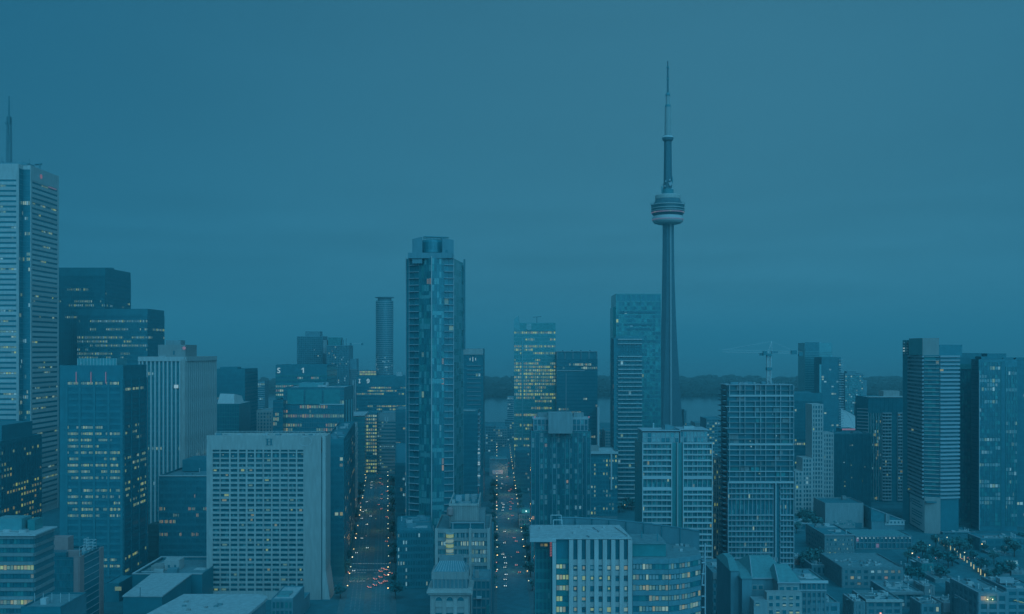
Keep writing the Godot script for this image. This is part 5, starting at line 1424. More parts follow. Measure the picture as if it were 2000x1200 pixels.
	for q in [[Vector3(4, b.h, -20), Vector3(b.a, b.h, -20)], [Vector3(b.a, b.h, -20), Vector3(b.a, b.h, -1)], [Vector3(4, b.h, -20), Vector3(4, b.h, -26)]]:
		for k in 3:
			rail.bar(q[0] + Vector3.UP * (1.5 + k * 1.6), q[1] + Vector3.UP * (1.5 + k * 1.6), 0.16)
		for k in 5:
			var c: Vector3 = q[0].lerp(q[1], k / 4.0)
			rail.bar(c, c + Vector3.UP * 4.8, 0.18)
	part(b.r, "roof_screen_frame", rail.mesh(), M.steel_light)
	for k in 5:
		block(b.r, "rooftop_unit", pick(["roof_light", "concrete_grey"]), Vector3(rf(-8, 8), b.h - 0.2, rf(-24, -18)), Vector3(rf(1, 3), rf(1, 2.4), rf(1, 2)))
	# banded block in the lower left corner
	b = tower("banded_corner_block", "blue grey banded office in the lower left corner with some lit floors", -40, 66, 1046, 400, 17, "glass_dark", "roof_light", 0.8)
	front(b, 0, b.h - 0.8, {"fl": 3.5, "bh": 1.35, "bp": 0.5, "bm": "concrete_grey", "cols": 16, "win": ["glass_dark", "glass_teal", "glass_dark", "glass_black"], "wpart": true, "gap": 0.12, "lit": ["lit_amber", "lit_dim", "lit_cream", "lit_yellow"], "lp": 0.24, "run": 0.8})
	right(b, 0, b.h - 0.8, {"fl": 3.5, "glass": "glass_dark", "bh": 1.35, "bp": 0.5, "bm": "concrete_grey"})
	block(b.r, "roof_box", "glass_blue", Vector3(-2, b.h + 2.8, -9), Vector3(11, 6.4, 8))
	block(b.r, "roof_drum", "glass_teal", Vector3(6.2, b.h + 2.2, -11), Vector3(3, 5.6, 7))
	block(b.r, "overhanging_edge", "slab", Vector3(0.4, b.h + 0.25, -8.0), Vector3(b.w + 2.0, 0.6, 19))
	clutter(b, 5, b.h + 0.5, "roof_light", 0.7)
	b = tower("low_corner_roof", "low roof with a white plant box and poles at the very bottom left", 40, 118, 1186, 330, 20, "glass_dark", "roof_grey", 0.6)
	block(b.r, "plant_box", "slab", Vector3(-1.6, b.h + 0.4, -6), Vector3(1.9, 2.2, 2))
	for k in 5:
		block(b.r, "roof_pole", "steel_light", Vector3(-6 + k * 3, b.h + 1.0, -8), Vector3(0.14, 3.4, 0.14))

func front_office():
	var d := 350.0
	var ox := X(1170, d)
	var r := thing("front_office", "nearest office at bottom centre with white fins, lit window rows and a pale roof", "building", Vector3(ox, 0, -d))
	var px := func(u: float) -> float: return X(u, d) - ox
	var h := Y(1053, d)
	# body
	part(r, "wall", prism([Vector2(px.call(1080.0), -0.6), Vector2(px.call(1235.0), -0.6), Vector2(px.call(1306.0), -0.6), Vector2(px.call(1328.0), -2.0), Vector2(px.call(1352.0), -4.6), Vector2(px.call(1377.0), -8.6), Vector2(px.call(1380.0), -34), Vector2(px.call(1080.0), -34)], 0, 65.2), M.glass_dark)
	# left wing set back
	part(r, "left_wing", prism([Vector2(px.call(1046.0), -9), Vector2(px.call(1080.0), -9), Vector2(px.call(1080.0), -30), Vector2(px.call(1046.0), -30)], 0, h - 1.2), M.glass_dark)
	facade(r, Vector2(px.call(1046.0), -9), Vector2(px.call(1078.0), -9), 4, h - 6, {"fl": 3.8, "bh": 1.4, "bp": 0.25, "bm": "glass_teal", "cols": 4, "pw": 0.4, "pp": 0.3, "pm": "glass_teal", "win": ["glass_dark", "glass_black", "glass_blue"], "wpart": true})
	for k in 2:
		block(r, "lit_window", "lit_amber", Vector3(px.call(1060.0 + k * 8), h - 4.0, -8.8), Vector3(1.1, 0.9, 0.2))
	for k in 9:
		block(r, "red_light_string", "sign_red", Vector3(px.call(1073.0 + minf(k, 3) * 1.6), h - 2.2 - maxf(0, k - 2) * 0.9, -8.6 + k * 0.1), Vector3(0.7, 0.7, 0.25))
	block(r, "step_wall", "concrete_dark", Vector3(px.call(1067.0), 20, -5), Vector3(3.0, 42, 7))
	block(r, "step_wall", "concrete_grey", Vector3(px.call(1063.0), 14, -3), Vector3(4.6, 24, 6))
	# roof slab with eaves
	var x0: float = px.call(1035.0)
	var x1: float = px.call(1234.0)
	part(r, "roof", prism([Vector2(x0, 0.4), Vector2(x1, 0.4), Vector2(x1 - 1.6, -26), Vector2(x0 + 0.6, -26)], h - 0.1, h + 0.35), M.roof_light)
	block(r, "eave_fascia", "slab", Vector3((x0 + px.call(1086.0)) * 0.5, h - 0.55, 0.3), Vector3(px.call(1086.0) - x0, 1.0, 0.5))
	block(r, "eave_fascia", "slab_grey", Vector3(x0 + 0.3, h - 0.55, -13), Vector3(0.5, 1.0, 25))
	block(r, "corner_pillar", "white_panel", Vector3(px.call(1082.5), h * 0.5 - 0.6, 0.1), Vector3(1.3, h - 1.2, 1.2))
	part(r, "upper_wall", prism([Vector2(px.call(1086.0), -0.9), Vector2(x1 - 0.2, -0.9), Vector2(x1 - 0.2, -25), Vector2(px.call(1086.0), -25)], 65.4, h - 0.12), M.glass_dark)
	facade(r, Vector2(px.call(1086.6), -0.55), Vector2(px.call(1111.0), -0.55), 38, Y(1097, d), {"fl": 3.86, "bh": 1.75, "bp": 0.35, "bm": "glass_teal", "cols": 4, "win": ["glass_dark"], "wpart": true, "lit": ["lit_amber", "lit_cream", "lit_yellow"], "lp": 0.75, "run": 0.5, "gap": 0.06})
	# white fins with dark slots above and windows below
	var fy := Y(1093.5, d)
	part(r, "fin_backing", prism([Vector2(px.call(1111.0), 0.15), Vector2(x1, 0.15), Vector2(x1, -0.5), Vector2(px.call(1111.0), -0.5)], 0, fy), M.white_panel)
	block(r, "dark_slot", "glass_black", Vector3((px.call(1111.0) + x1) * 0.5, (h + fy) * 0.5 - 0.2, -0.6), Vector3(x1 - px.call(1111.0) - 0.2, h - fy - 0.3, 0.5))
	for k in 8:
		block(r, "white_fin", "white_panel", Vector3(px.call(1115.3 + k * 16.42), h * 0.5 - 0.1, 0.5), Vector3(1.52, h - 0.35, 1.3))
	for k in 7:
		for j in 10:
			var y := Y(1109.5 + j * 20.4, d)
			var w := block(r, "window", pick(["glass_dark", "glass_black", "glass_teal"]), Vector3(px.call(1123.5 + k * 16.42), y, 0.2), Vector3(1.36, 1.95, 0.12))
			if rng.randf() < 0.62:
				part(w, "lit_window", unit, M[pick(["lit_cream", "lit_dim", "lit_yellow", "lit_amber", "blind"])], Transform3D(Basis().scaled(Vector3(rf(0.4, 0.96), rf(0.35, 0.9), 0.5)), Vector3(rf(-0.02, 0.02), rf(0.0, 0.06), 0.35)))
			elif rng.randf() < 0.6:
				part(w, "blind", unit, M.blind, Transform3D(Basis().scaled(Vector3(0.96, rf(0.2, 0.7), 0.4)), Vector3(0, 0.16, 0.3)))
	# right glazed part, bowed
	var pts := [Vector2(px.call(1236.0), -0.55), Vector2(px.call(1306.0), -0.55), Vector2(px.call(1328.0), -1.95), Vector2(px.call(1352.0), -4.55), Vector2(px.call(1377.0), -8.55)]
	var ob := {"fl": 3.79, "bh": 1.7, "bp": 0.4, "bm": "concrete_dark", "cols": 11, "pw": 0.1, "pp": 0.2, "pm": "glass_teal", "ppart": false, "win": ["glass_dark", "glass_teal", "glass_dark"], "wpart": true, "gap": 0.06, "lit": ["lit_amber", "lit_cream", "lit_dim", "lit_dim", "blind", "blind"], "lp": 0.66, "run": 0.72, "most": 299}
	for k in 4:
		ob.cols = [11, 4, 4, 4][k]
		facade(r, pts[k], pts[k + 1], 27.0, 65.0, ob)
	part(r, "terrace", prism([Vector2(px.call(1235.2), -0.2), Vector2(px.call(1306.0), -0.2), Vector2(px.call(1328.0), -1.6), Vector2(px.call(1352.0), -4.2), Vector2(px.call(1378.0), -8.2), Vector2(px.call(1381.0), -40), Vector2(px.call(1233.0), -40)], 65.3, 66.2), M.roof_grey)
	block(r, "penthouse", "glass_teal", Vector3((px.call(1235.5) + px.call(1303.0)) * 0.5, 68.6, -11), Vector3(px.call(1303.0) - px.call(1235.5), 4.6, 17))
	block(r, "penthouse_roof", "roof_grey", Vector3((px.call(1235.5) + px.call(1303.0)) * 0.5, 71.05, -11), Vector3(px.call(1304.0) - px.call(1235.5), 0.36, 17.8))
	# curved parapet wall at the back
	var wall := Mass.new()
	var cap := Mass.new()
	for k in 16:
		var a0: float = px.call(lerpf(1100.0, 1386.0, k / 16.0))
		var a1: float = px.call(lerpf(1100.0, 1386.0, (k + 1) / 16.0))
		var z0 := -36.0 + pow(k / 16.0, 2.2) * 17.0
		var z1 := -36.0 + pow((k + 1) / 16.0, 2.2) * 17.0
		var top := 74.6 - pow(k / 16.0, 1.5) * 2.4
		wall.quad(Vector3(a0, 65, z0), Vector3(a1, 65, z1), Vector3(a1, top, z1), Vector3(a0, top, z0))
		wall.quad(Vector3(a1, 65, z1 - 0.5), Vector3(a0, 65, z0 - 0.5), Vector3(a0, top, z0 - 0.5), Vector3(a1, top, z1 - 0.5))
		cap.bar(Vector3(a0, top, z0 - 0.2), Vector3(a1, top, z1 - 0.2), 0.55)
		if k % 2 == 0:
			block(r, "wall_post", "glass_dark", Vector3(a0, (66 + top) * 0.5, z0 + 0.25), Vector3(0.35, top - 66.2, 0.4))
	part(r, "curved_parapet", wall.mesh(), M.concrete_dark)
	part(r, "parapet_cap", cap.mesh(), M.steel)
	# roof details
	var hy := h + 0.35
	var frame := Mass.new()
	for q in [[Vector2(px.call(1082.0), -28), Vector2(px.call(1104.0), -28), 3.4], [Vector2(px.call(1086.0), -22), Vector2(px.call(1104.0), -22), 2.6]]:
		frame.bar(Vector3(q[0].x, hy, q[0].y), Vector3(q[0].x, hy + q[2], q[0].y), 0.2)
		frame.bar(Vector3(q[1].x, hy, q[1].y), Vector3(q[1].x, hy + q[2], q[1].y), 0.2)
		frame.bar(Vector3(q[0].x, hy + q[2], q[0].y), Vector3(q[1].x, hy + q[2], q[1].y), 0.2)
	part(r, "roof_frame", frame.mesh(), M.steel_light)
	for q in [[1165.0, -13.0, 12.0], [1208.0, -1.2, 12.0]]:
		block(r, "roof_curb", "slab_grey", Vector3(px.call(q[0]), hy + 0.2, q[1]), Vector3(q[2] * 0.4, 0.4, 0.5))
	block(r, "roof_curb", "slab", Vector3(px.call(1221.0), hy + 0.2, -11), Vector3(0.5, 0.5, 18), 0.16)
	block(r, "roof_curb", "slab_grey", Vector3(px.call(1172.0), hy + 0.2, -15), Vector3(0.5, 0.5, 10), 0.16)
	block(r, "roof_curb", "slab_grey", Vector3(px.call(1150.0), hy + 0.2, -1.6), Vector3(0.3, 0.6, 3.0), 0.3)
	for q in [[1125.0, -8.0, 1.2], [1142.0, -20.0, 1.0], [1190.0, -20.0, 0.8], [1060.0, -18.0, 0.9]]:
		block(r, "roof_vent", "roof_light", Vector3(px.call(q[0]), hy + q[2] * 0.5, q[1]), Vector3(q[2], q[2], q[2]))
	for q in [[1289.0, -6.0], [1262.0, -12.0]]:
		block(r, "exhaust_stack", "dark_metal", Vector3(px.call(q[0]), 72.4, q[1]), Vector3(0.45, 3.0, 0.45))
	for k in 6:
		block(r, "terrace_unit", pick(["concrete_grey", "roof_light"]), Vector3(px.call(rf(1312, 1372)), 66.6, rf(-26, -12)), Vector3(rf(1, 3), 0.8, rf(1, 2)))
	# white frame at the right end
	var fr := Mass.new()
	for k in 9:
		var y := 30.0 + k * 4.1
		fr.bar(Vector3(px.call(1379.0), y, -8), Vector3(px.call(1386.0), y, -8), 0.4)
	fr.bar(Vector3(px.call(1386.0), 26, -8), Vector3(px.call(1386.0), 70, -8), 0.4)
	fr.bar(Vector3(px.call(1380.0), 55, -8.2), Vector3(px.call(1386.0), 68, -8.2), 0.4)
	part(r, "end_frame", fr.mesh(), M.slab_grey)

func arched_tower():
	var d := 400.0
	var ox := X(878, d)
	var r := thing("arched_stone_tower", "old stone tower with a cornice, tall arched windows and a ribbed hipped top, bottom centre", "tower", Vector3(ox, 0, -d))
	var px := func(u: float) -> float: return X(u, d) - ox
	var x0: float = px.call(840.0)
	var x1: float = px.call(917.0)
	var yc := Y(1156, d)
	part(r, "wall", prism([Vector2(x0, 0), Vector2(x1, 0), Vector2(x1, -15), Vector2(x0, -15)], 0, yc), M.concrete)
	for q in [[0.0, 1.3, 0.8], [-0.9, 0.7, 0.5], [0.62, 0.9, 0.45]]:
		block(r, "cornice", "concrete_light", Vector3((x0 + x1) * 0.5, yc + q[0], -7.4), Vector3(x1 - x0 + q[1] * 2, q[2], 15.6 + q[1] * 2))
	# three recessed arches, each with a dark tall opening, a lintel and an arched head
	for k in 3:
		var c: float = px.call(857.0 + k * 21.3)
		var w := 2.7
		var heady := Y(1174, d)
		var arch := Mass.new()
		for j in 10:
			var t := PI * j / 10.0
			var q := PI * (j + 1) / 10.0
			arch.tri(Vector3(c, heady, 0.06), Vector3(c + cos(t) * w * 0.5, heady + sin(t) * 1.5, 0.06), Vector3(c + cos(q) * w * 0.5, heady + sin(q) * 1.5, 0.06))
		part(r, "arch_head", arch.mesh(), M.glass_dark)
		block(r, "window", "glass_black", Vector3(c, heady * 0.5 - 2.5, 0.05), Vector3(w, heady - 5, 0.1))
		block(r, "window_lintel", "concrete_light", Vector3(c, heady - 1.6, 0.16), Vector3(w + 0.2, 2.0, 0.3))
		var ring := Mass.new()
		for j in 10:
			var t := PI * j / 10.0
			var q := PI * (j + 1) / 10.0
			ring.bar(Vector3(c + cos(t) * 1.55, heady + sin(t) * 1.75, 0.15), Vector3(c + cos(q) * 1.55, heady + sin(q) * 1.75, 0.15), 0.3)
		part(r, "arch_moulding", ring.mesh(), M.concrete_light)
	for u in [846.0, 867.7, 889.0, 910.5]:
		block(r, "pilaster", "concrete_light", Vector3(px.call(u), yc * 0.5 - 1.2, 0.2), Vector3(1.5, yc - 3, 0.4))
	# solid dark band painted as attic shadow, then attic and ribbed hip
	block(r, "attic_shadow_band", "concrete_dark", Vector3((x0 + x1) * 0.5, yc + 2.6, -8), Vector3(x1 - x0 - 1.6, 4.2, 12))
	for k in 9:
		block(r, "colonnette", "concrete_grey", Vector3(lerpf(x0 + 1.4, x1 - 1.4, k / 8.0), yc + 2.5, -1.7), Vector3(0.55, 4.0, 0.55))
	block(r, "attic", "concrete", Vector3((x0 + x1) * 0.5, yc + 6.0, -8.2), Vector3(x1 - x0 - 0.8, 2.9, 13))
	for k in 2:
		block(r, "attic_joint", "concrete_dark", Vector3(lerpf(x0, x1, 0.33 + k * 0.33), yc + 6.0, -1.68), Vector3(0.18, 2.6, 0.1))
	var y0 := yc + 7.45
	var y1 := yc + 11.0
	var hip := Mass.new()
	var a := [Vector3(x0 + 1.2, y0, -3), Vector3(x1 - 0.8, y0, -3), Vector3(x1 - 0.8, y0, -14), Vector3(x0 + 1.2, y0, -14)]
	var t4 := [Vector3(x0 + 3.6, y1, -7.5), Vector3(x1 - 3.2, y1, -7.5), Vector3(x1 - 3.2, y1, -10), Vector3(x0 + 3.6, y1, -10)]
	for k in 4:
		hip.quad(a[k], a[(k + 1) % 4], t4[(k + 1) % 4], t4[k])
	hip.quad(t4[0], t4[1], t4[2], t4[3])
	part(r, "hipped_roof", hip.mesh(), M.concrete_dark)
	for k in 13:
		var m := Mass.new()
		m.bar(a[0].lerp(a[1], k / 12.0) + Vector3(0, 0.1, 0.1), t4[0].lerp(t4[1], k / 12.0) + Vector3(0, 0.1, 0.1), 0.24)
		part(r, "roof_rib", m.mesh(), M.slab_grey)
	block(r, "roof_cap", "concrete_grey", Vector3((x0 + x1) * 0.5 + 0.2, y1 + 1.0, -9.0), Vector3(10, 1.9, 3.0))
	block(r, "chimney", "concrete_grey", Vector3(x1 - 1.4, y0 + 1.6, -3.4), Vector3(0.8, 3.4, 0.8))
	# grey side wing
	var b := tower("grey_service_block", "grey service block with ducts between the arched tower and the red-lit street", 922, 958, 1130, 440, 18, "concrete_dark", "roof_grey", 0.6)
	front(b, 0, b.h - 1, {"fl": 4.0, "glass": "glass_dark", "bh": 0.8, "bp": 0.3, "bm": "concrete_grey", "cols": 4, "pw": 0.5, "pp": 0.4, "pm": "concrete_dark"})
	block(b.r, "duct", "glass_teal", Vector3(b.a - 1.2, b.h * 0.5 - 6, 0.8), Vector3(1.4, b.h - 12, 1.2))
	block(b.r, "rooftop_unit", "concrete", Vector3(-b.a + 2.2, b.h + 1.2, -3), Vector3(1.6, 3.6, 1.6))
	block(b.r, "awning", "slab", Vector3(-1.0, b.h - 8.5, 1.0), Vector3(2.4, 0.9, 1.6))

func ribbed_office():
	var d := 490.0
	var b := tower("ribbed_penthouse_office", "pale office with a ribbed penthouse and a glowing yellow bay down its front", 850, 957, 1034, d, 44, "concrete", "roof_grey", 0.8)
	var px := func(u: float) -> float: return X(u, d) - (X(850, d) + X(957, d)) * 0.5
	front(b, 0, b.h - 1.0, {"fl": 4.05, "bh": 1.7, "bp": 0.5, "bm": "concrete", "cols": 14, "pw": 0.35, "pp": 0.3, "pm": "concrete_dark", "ppart": false, "win": ["glass_dark", "glass_black", "glass_teal", "blind"], "sub": 2, "wpart": true, "gap": 0.2, "lit": ["lit_cream", "lit_dim", "lit_cool"], "lp": 0.18, "run": 0.6})
	for u in [852.5, 918.5, 954.5]:
		block(b.r, "corner_pier", "concrete_light", Vector3(px.call(u), b.h * 0.5 + 0.2, 0.5), Vector3(1.5, b.h + 0.4, 1.1))
	var x0: float = px.call(876.0)
	var x1: float = px.call(934.0)
	var yt := Y(988, 496)
	part(b.r, "penthouse", prism([Vector2(x0, -6), Vector2(x1, -6), Vector2(x1, -44), Vector2(x0, -44)], b.h, yt), M.concrete)
	for k in 16:
		block(b.r, "penthouse_rib", "concrete_light", Vector3(lerpf(x0 + 0.3, x1 - 0.3, k / 15.0), (b.h + yt) * 0.5 + 1.6, -5.8), Vector3(0.34, yt - b.h - 3.4, 0.4))
	block(b.r, "parapet", "concrete_light", Vector3((x0 + x1) * 0.5, yt + 0.5, -5.8), Vector3(x1 - x0 + 0.4, 1.1, 0.7))
	for x in [x0 + 0.2, x1 - 0.2]:
		block(b.r, "parapet", "concrete_light", Vector3(x, yt + 0.6, -24), Vector3(0.6, 1.2, 38))
	block(b.r, "roof_deck", "roof_dark", Vector3((x0 + x1) * 0.5, yt + 0.1, -25), Vector3(x1 - x0 - 0.8, 0.3, 37))
	for q in [[-3.0, -22.0, 3.0, 2.4, 5.0], [1.4, -20.0, 2.2, 3.4, 3.0], [5.0, -16.0, 1.6, 2.8, 3.0], [0.5, -12.0, 6.4, 0.9, 2.0], [-5.4, -14.0, 1.6, 1.4, 4.0], [4.6, -28.0, 3.4, 2.2, 4.0]]:
		block(b.r, "rooftop_unit", pick(["slab_grey", "concrete_light", "concrete_grey"]), Vector3(q[0], yt + 0.25 + q[3] * 0.5, q[1]), Vector3(q[2], q[3], q[4]))
	block(b.r, "side_penthouse", "concrete_grey", Vector3(px.call(940.0), b.h + 3.6, -14), Vector3(3.4, 8, 14))
	block(b.r, "recessed_storey", "glass_dark", Vector3(px.call(913.0), b.h + 1.4, -2.2), Vector3(17, 3.4, 4))
	for u in [884.5, 918.5, 946.0]:
		block(b.r, "storey_post", "slab_grey", Vector3(px.call(u), b.h + 1.5, 0.1), Vector3(0.4, 3.6, 0.5))
	block(b.r, "storey_beam", "slab_grey", Vector3(px.call(913.0), b.h + 3.2, 0.0), Vector3(16.4, 0.5, 0.6))
	# glowing bay: rounded lit balconies stacked
	for k in 5:
		var y := Y(1046 + k * 9.6, d)
		part(b.r, "lit_bay_lamp", half_drum(1.9, 1.5), M.lit_cream if k % 2 else M.lit_yellow, Transform3D(Basis(), Vector3(px.call(878.5), y - 0.9, 0.4)))
		part(b.r, "bay_rim", half_drum(2.2, 0.5), M.concrete_light, Transform3D(Basis(), Vector3(px.call(878.5), y + 0.75, 0.4)))
	part(b.r, "pink_tank", lathe([[0.8, 0], [1.6, 0.6], [1.6, 3.4], [1.0, 4.4], [0, 4.6]], 14), M.brown_stone).position = Vector3(px.call(878.0), Y(1010, d), -3.0)
	block(b.r, "side_flagpole", "steel", Vector3(px.call(962.0), b.h * 0.5, -6), Vector3(1.0, b.h * 1.1, 1.0))
	clutter(b, 4, b.h - 0.8, "concrete")

func half_drum(rad: float, hh: float) -> ArrayMesh:
	var m := Mass.new()
	for k in 10:
		var t := PI * k / 10.0
		var q := PI * (k + 1) / 10.0
		var a := Vector3(cos(t), 0, sin(t)) * rad
		var b := Vector3(cos(q), 0, sin(q)) * rad
		m.quad(b, a, a + Vector3.UP * hh, b + Vector3.UP * hh)
		m.tri(Vector3.UP * hh, b + Vector3.UP * hh, a + Vector3.UP * hh)
		m.tri(Vector3.ZERO, a, b)
	return m.mesh()

func gabled_block():
	var d := 400.0
	var ox := X(1500, d)
	var r := thing("hip_roofed_block", "stone block with teal hipped and gabled roofs and square lit windows, bottom right of centre", "building", Vector3(ox, 0, -d))
	var px := func(u: float) -> float: return X(u, d) - ox
	var ye := Y(1133, d)
	# main block
	part(r, "wall", prism([Vector2(px.call(1473.0), -4), Vector2(px.call(1556.0), -4), Vector2(px.call(1556.0), -30), Vector2(px.call(1473.0), -30)], 0, ye), M.concrete_dark)
	var roof := func(u0: float, u1: float, z0: float, z1: float, y0: float, y1: float, inset: float, back: float):
		var m := Mass.new()
		var a := [Vector3(px.call(u0) - 0.4, y0, z0 + 0.5), Vector3(px.call(u1) + 0.4, y0, z0 + 0.5), Vector3(px.call(u1) + 0.4, y0, z1), Vector3(px.call(u0) - 0.4, y0, z1)]
		var t := [Vector3(px.call(u0) + inset, y1, lerpf(z0, z1, back)), Vector3(px.call(u1) - inset, y1, lerpf(z0, z1, back)), Vector3(px.call(u1) - inset, y1, lerpf(z0, z1, back + 0.1)), Vector3(px.call(u0) + inset, y1, lerpf(z0, z1, back + 0.1))]
		for k in 4:
			m.quad(a[k], a[(k + 1) % 4], t[(k + 1) % 4], t[k])
		m.quad(t[0], t[1], t[2], t[3])
		part(r, "hipped_roof", m.mesh(), M.roof_teal)
		block(r, "eave", "slab_grey", Vector3((px.call(u0) + px.call(u1)) * 0.5, y0 - 0.25, z0 + 0.4), Vector3(px.call(u1) - px.call(u0) + 1.0, 0.5, 0.5))
	roof.call(1473.0, 1546.0, -4.0, -34.0, ye, ye + 5.4, 3.2, 0.55)
	# projecting bay
	var yb := Y(1137, 396)
	part(r, "bay_wall", prism([Vector2(px.call(1515.0), 4), Vector2(px.call(1556.0), 4), Vector2(px.call(1556.0), -6), Vector2(px.call(1515.0), -6)], 0, yb), M.concrete_grey)
	roof.call(1515.0, 1556.0, 4.0, -12.0, yb, yb + 4.6, 1.4, 0.7)
	# lower pale front
	var yl := Y(1158, 392)
	part(r, "front_wall", prism([Vector2(px.call(1488.0), 8), Vector2(px.call(1555.0), 8), Vector2(px.call(1555.0), 4.2), Vector2(px.call(1488.0), 4.2)], 0, yl), M.concrete)
	part(r, "porch_wall", prism([Vector2(px.call(1462.0), 9), Vector2(px.call(1487.5), 9), Vector2(px.call(1487.5), 2), Vector2(px.call(1462.0), 2)], 0, Y(1174, 391)), M.concrete_grey)
	var grid := func(xs: Array, ys: Array, z: float, w: float, hh: float, lp: float):
		for u in xs:
			for v in ys:
				var c := Vector3(px.call(u), Y(v, d - z), z + 0.06)
				block(r, "window_frame", "concrete_light", c - Vector3(0, 0, 0.02), Vector3(w + 0.5, hh + 0.5, 0.1))
				var p := block(r, "window", pick(["glass_black", "glass_dark"]), c + Vector3(0, 0, 0.05), Vector3(w, hh, 0.1))
				if rng.randf() < lp:
					part(p, "lit_window", unit, M[pick(["lit_dim", "lit_cream", "lit_yellow"])], Transform3D(Basis().scaled(Vector3(0.9, rf(0.3, 0.6), 0.4)), Vector3(0, -0.15, 0.4)))
	grid.call([1496.0, 1509.0, 1521.5, 1534.5, 1547.0], [1168.0, 1181.5, 1196.0, 1210.0], 8.0, 1.5, 1.5, 0.5)
	grid.call([1522.0, 1535.0, 1548.0], [1151.5], 4.0, 1.9, 1.9, 0.1)
	grid.call([1479.0, 1491.0], [1148.0], -4.0, 1.7, 1.7, 0.1)
	grid.call([1469.0], [1181.0], 9.0, 1.6, 1.4, 1.0)
	# left wings with gables
	for q in [[1452.0, 1472.0, -2.0, 1133.0, 1112.0], [1436.0, 1452.0, -8.0, 1124.0, 1096.0]]:
		var x0: float = px.call(q[0])
		var x1: float = px.call(q[1])
		var y0 := Y(q[3], d)
		var y1 := Y(q[4], d + 14)
		part(r, "wing_wall", prism([Vector2(x0, q[2]), Vector2(x1, q[2]), Vector2(x1, -36), Vector2(x0, -36)], 0, y0), M.concrete_dark)
		var m := Mass.new()
		m.quad(Vector3(x0 - 0.4, y0, q[2] + 0.4), Vector3(x1 + 0.2, y0, q[2] + 0.4), Vector3(x1 + 0.8, y1, q[2] - 12), Vector3(x0 + 1.2, y1, q[2] - 12))
		m.quad(Vector3(x1 + 0.2, y0, q[2] + 0.4), Vector3(x1 + 0.2, y0, -36), Vector3(x1 + 0.8, y1, -30), Vector3(x1 + 0.8, y1, q[2] - 12))
		m.quad(Vector3(x0 - 0.4, y0, -36), Vector3(x0 - 0.4, y0, q[2] + 0.4), Vector3(x0 + 1.2, y1, q[2] - 12), Vector3(x0 + 1.2, y1, -30))
		m.quad(Vector3(x0 + 1.2, y1, q[2] - 12), Vector3(x1 + 0.8, y1, q[2] - 12), Vector3(x1 + 0.8, y1, -30), Vector3(x0 + 1.2, y1, -30))
		part(r, "gabled_roof", m.mesh(), M.roof_teal)
	var ridge := Mass.new()
	ridge.bar(Vector3(px.call(1473.0), ye + 0.1, -3.4), Vector3(px.call(1473.0) + 3.2, ye + 5.5, -20.5), 0.3)
	ridge.bar(Vector3(px.call(1515.0), yb + 0.1, 4.4), Vector3(px.call(1515.0) + 1.4, yb + 4.7, -7), 0.3)
	part(r, "roof_hip_trim", ridge.mesh(), M.slab_grey)
	for k in 5:
		block(r, "chimney_vent", "concrete_grey", Vector3(px.call(1526.0 + k * 5.0), ye + 3.6, -22), Vector3(0.7, rf(1, 2.4), 0.7))
	# flat-roofed neighbour
	var b := tower("flat_roofed_annex", "brick annex with a teal flat roof and pale cornice right of the hip-roofed block", 1556, 1614, 1135, 430, 24, "brick", "roof_teal", 0.5)
	block(b.r, "cornice", "slab", Vector3(0.2, b.h - 0.4, 0.4), Vector3(b.w + 1.0, 1.1, 0.9))
	block(b.r, "cornice_line", "slab_grey", Vector3(0, b.h - 4.2, 0.3), Vector3(b.w, 0.5, 0.6))
	front(b, 1, b.h - 4.6, {"fl": 3.4, "bh": 1.4, "bp": 0.3, "bm": "brick", "cols": 6, "pw": 0.9, "pp": 0.42, "pm": "brick", "win": ["glass_dark", "glass_black"], "wpart": true, "lit": ["lit_yellow"], "lp": 0.06})
	facade(b.r, Vector2(-b.a, 0), Vector2(b.a, 0), b.h - 3.9, b.h - 1.0, {"fl": 2.9, "bh": 0.4, "bp": 0.2, "bm": "brick", "cols": 6, "pw": 0.8, "pp": 0.3, "pm": "brick", "win": ["glass_dark"], "wpart": true})
	clutter(b, 4, b.h - 0.5, "concrete_grey", 0.6)
	# grey flat block left of it
	b = tower("grey_flat_block", "grey flat block squeezed between the nearest office and the hip-roofed block", 1392, 1434, 1118, 470, 30, "concrete_dark", "roof_grey", 0.8)
	front(b, 0, b.h - 1, {"fl": 3.8, "glass": "glass_dark", "bh": 1.6, "bp": 0.3, "bm": "concrete_dark", "cols": 6, "pw": 0.4, "pp": 0.3, "pm": "concrete_dark"})
	block(b.r, "pale_roof_band", "concrete_grey", Vector3(0, b.h - 1.8, 0.4), Vector3(b.w, 3.2, 0.8))
	clutter(b, 5, b.h - 0.8, "roof_light", 0.7)

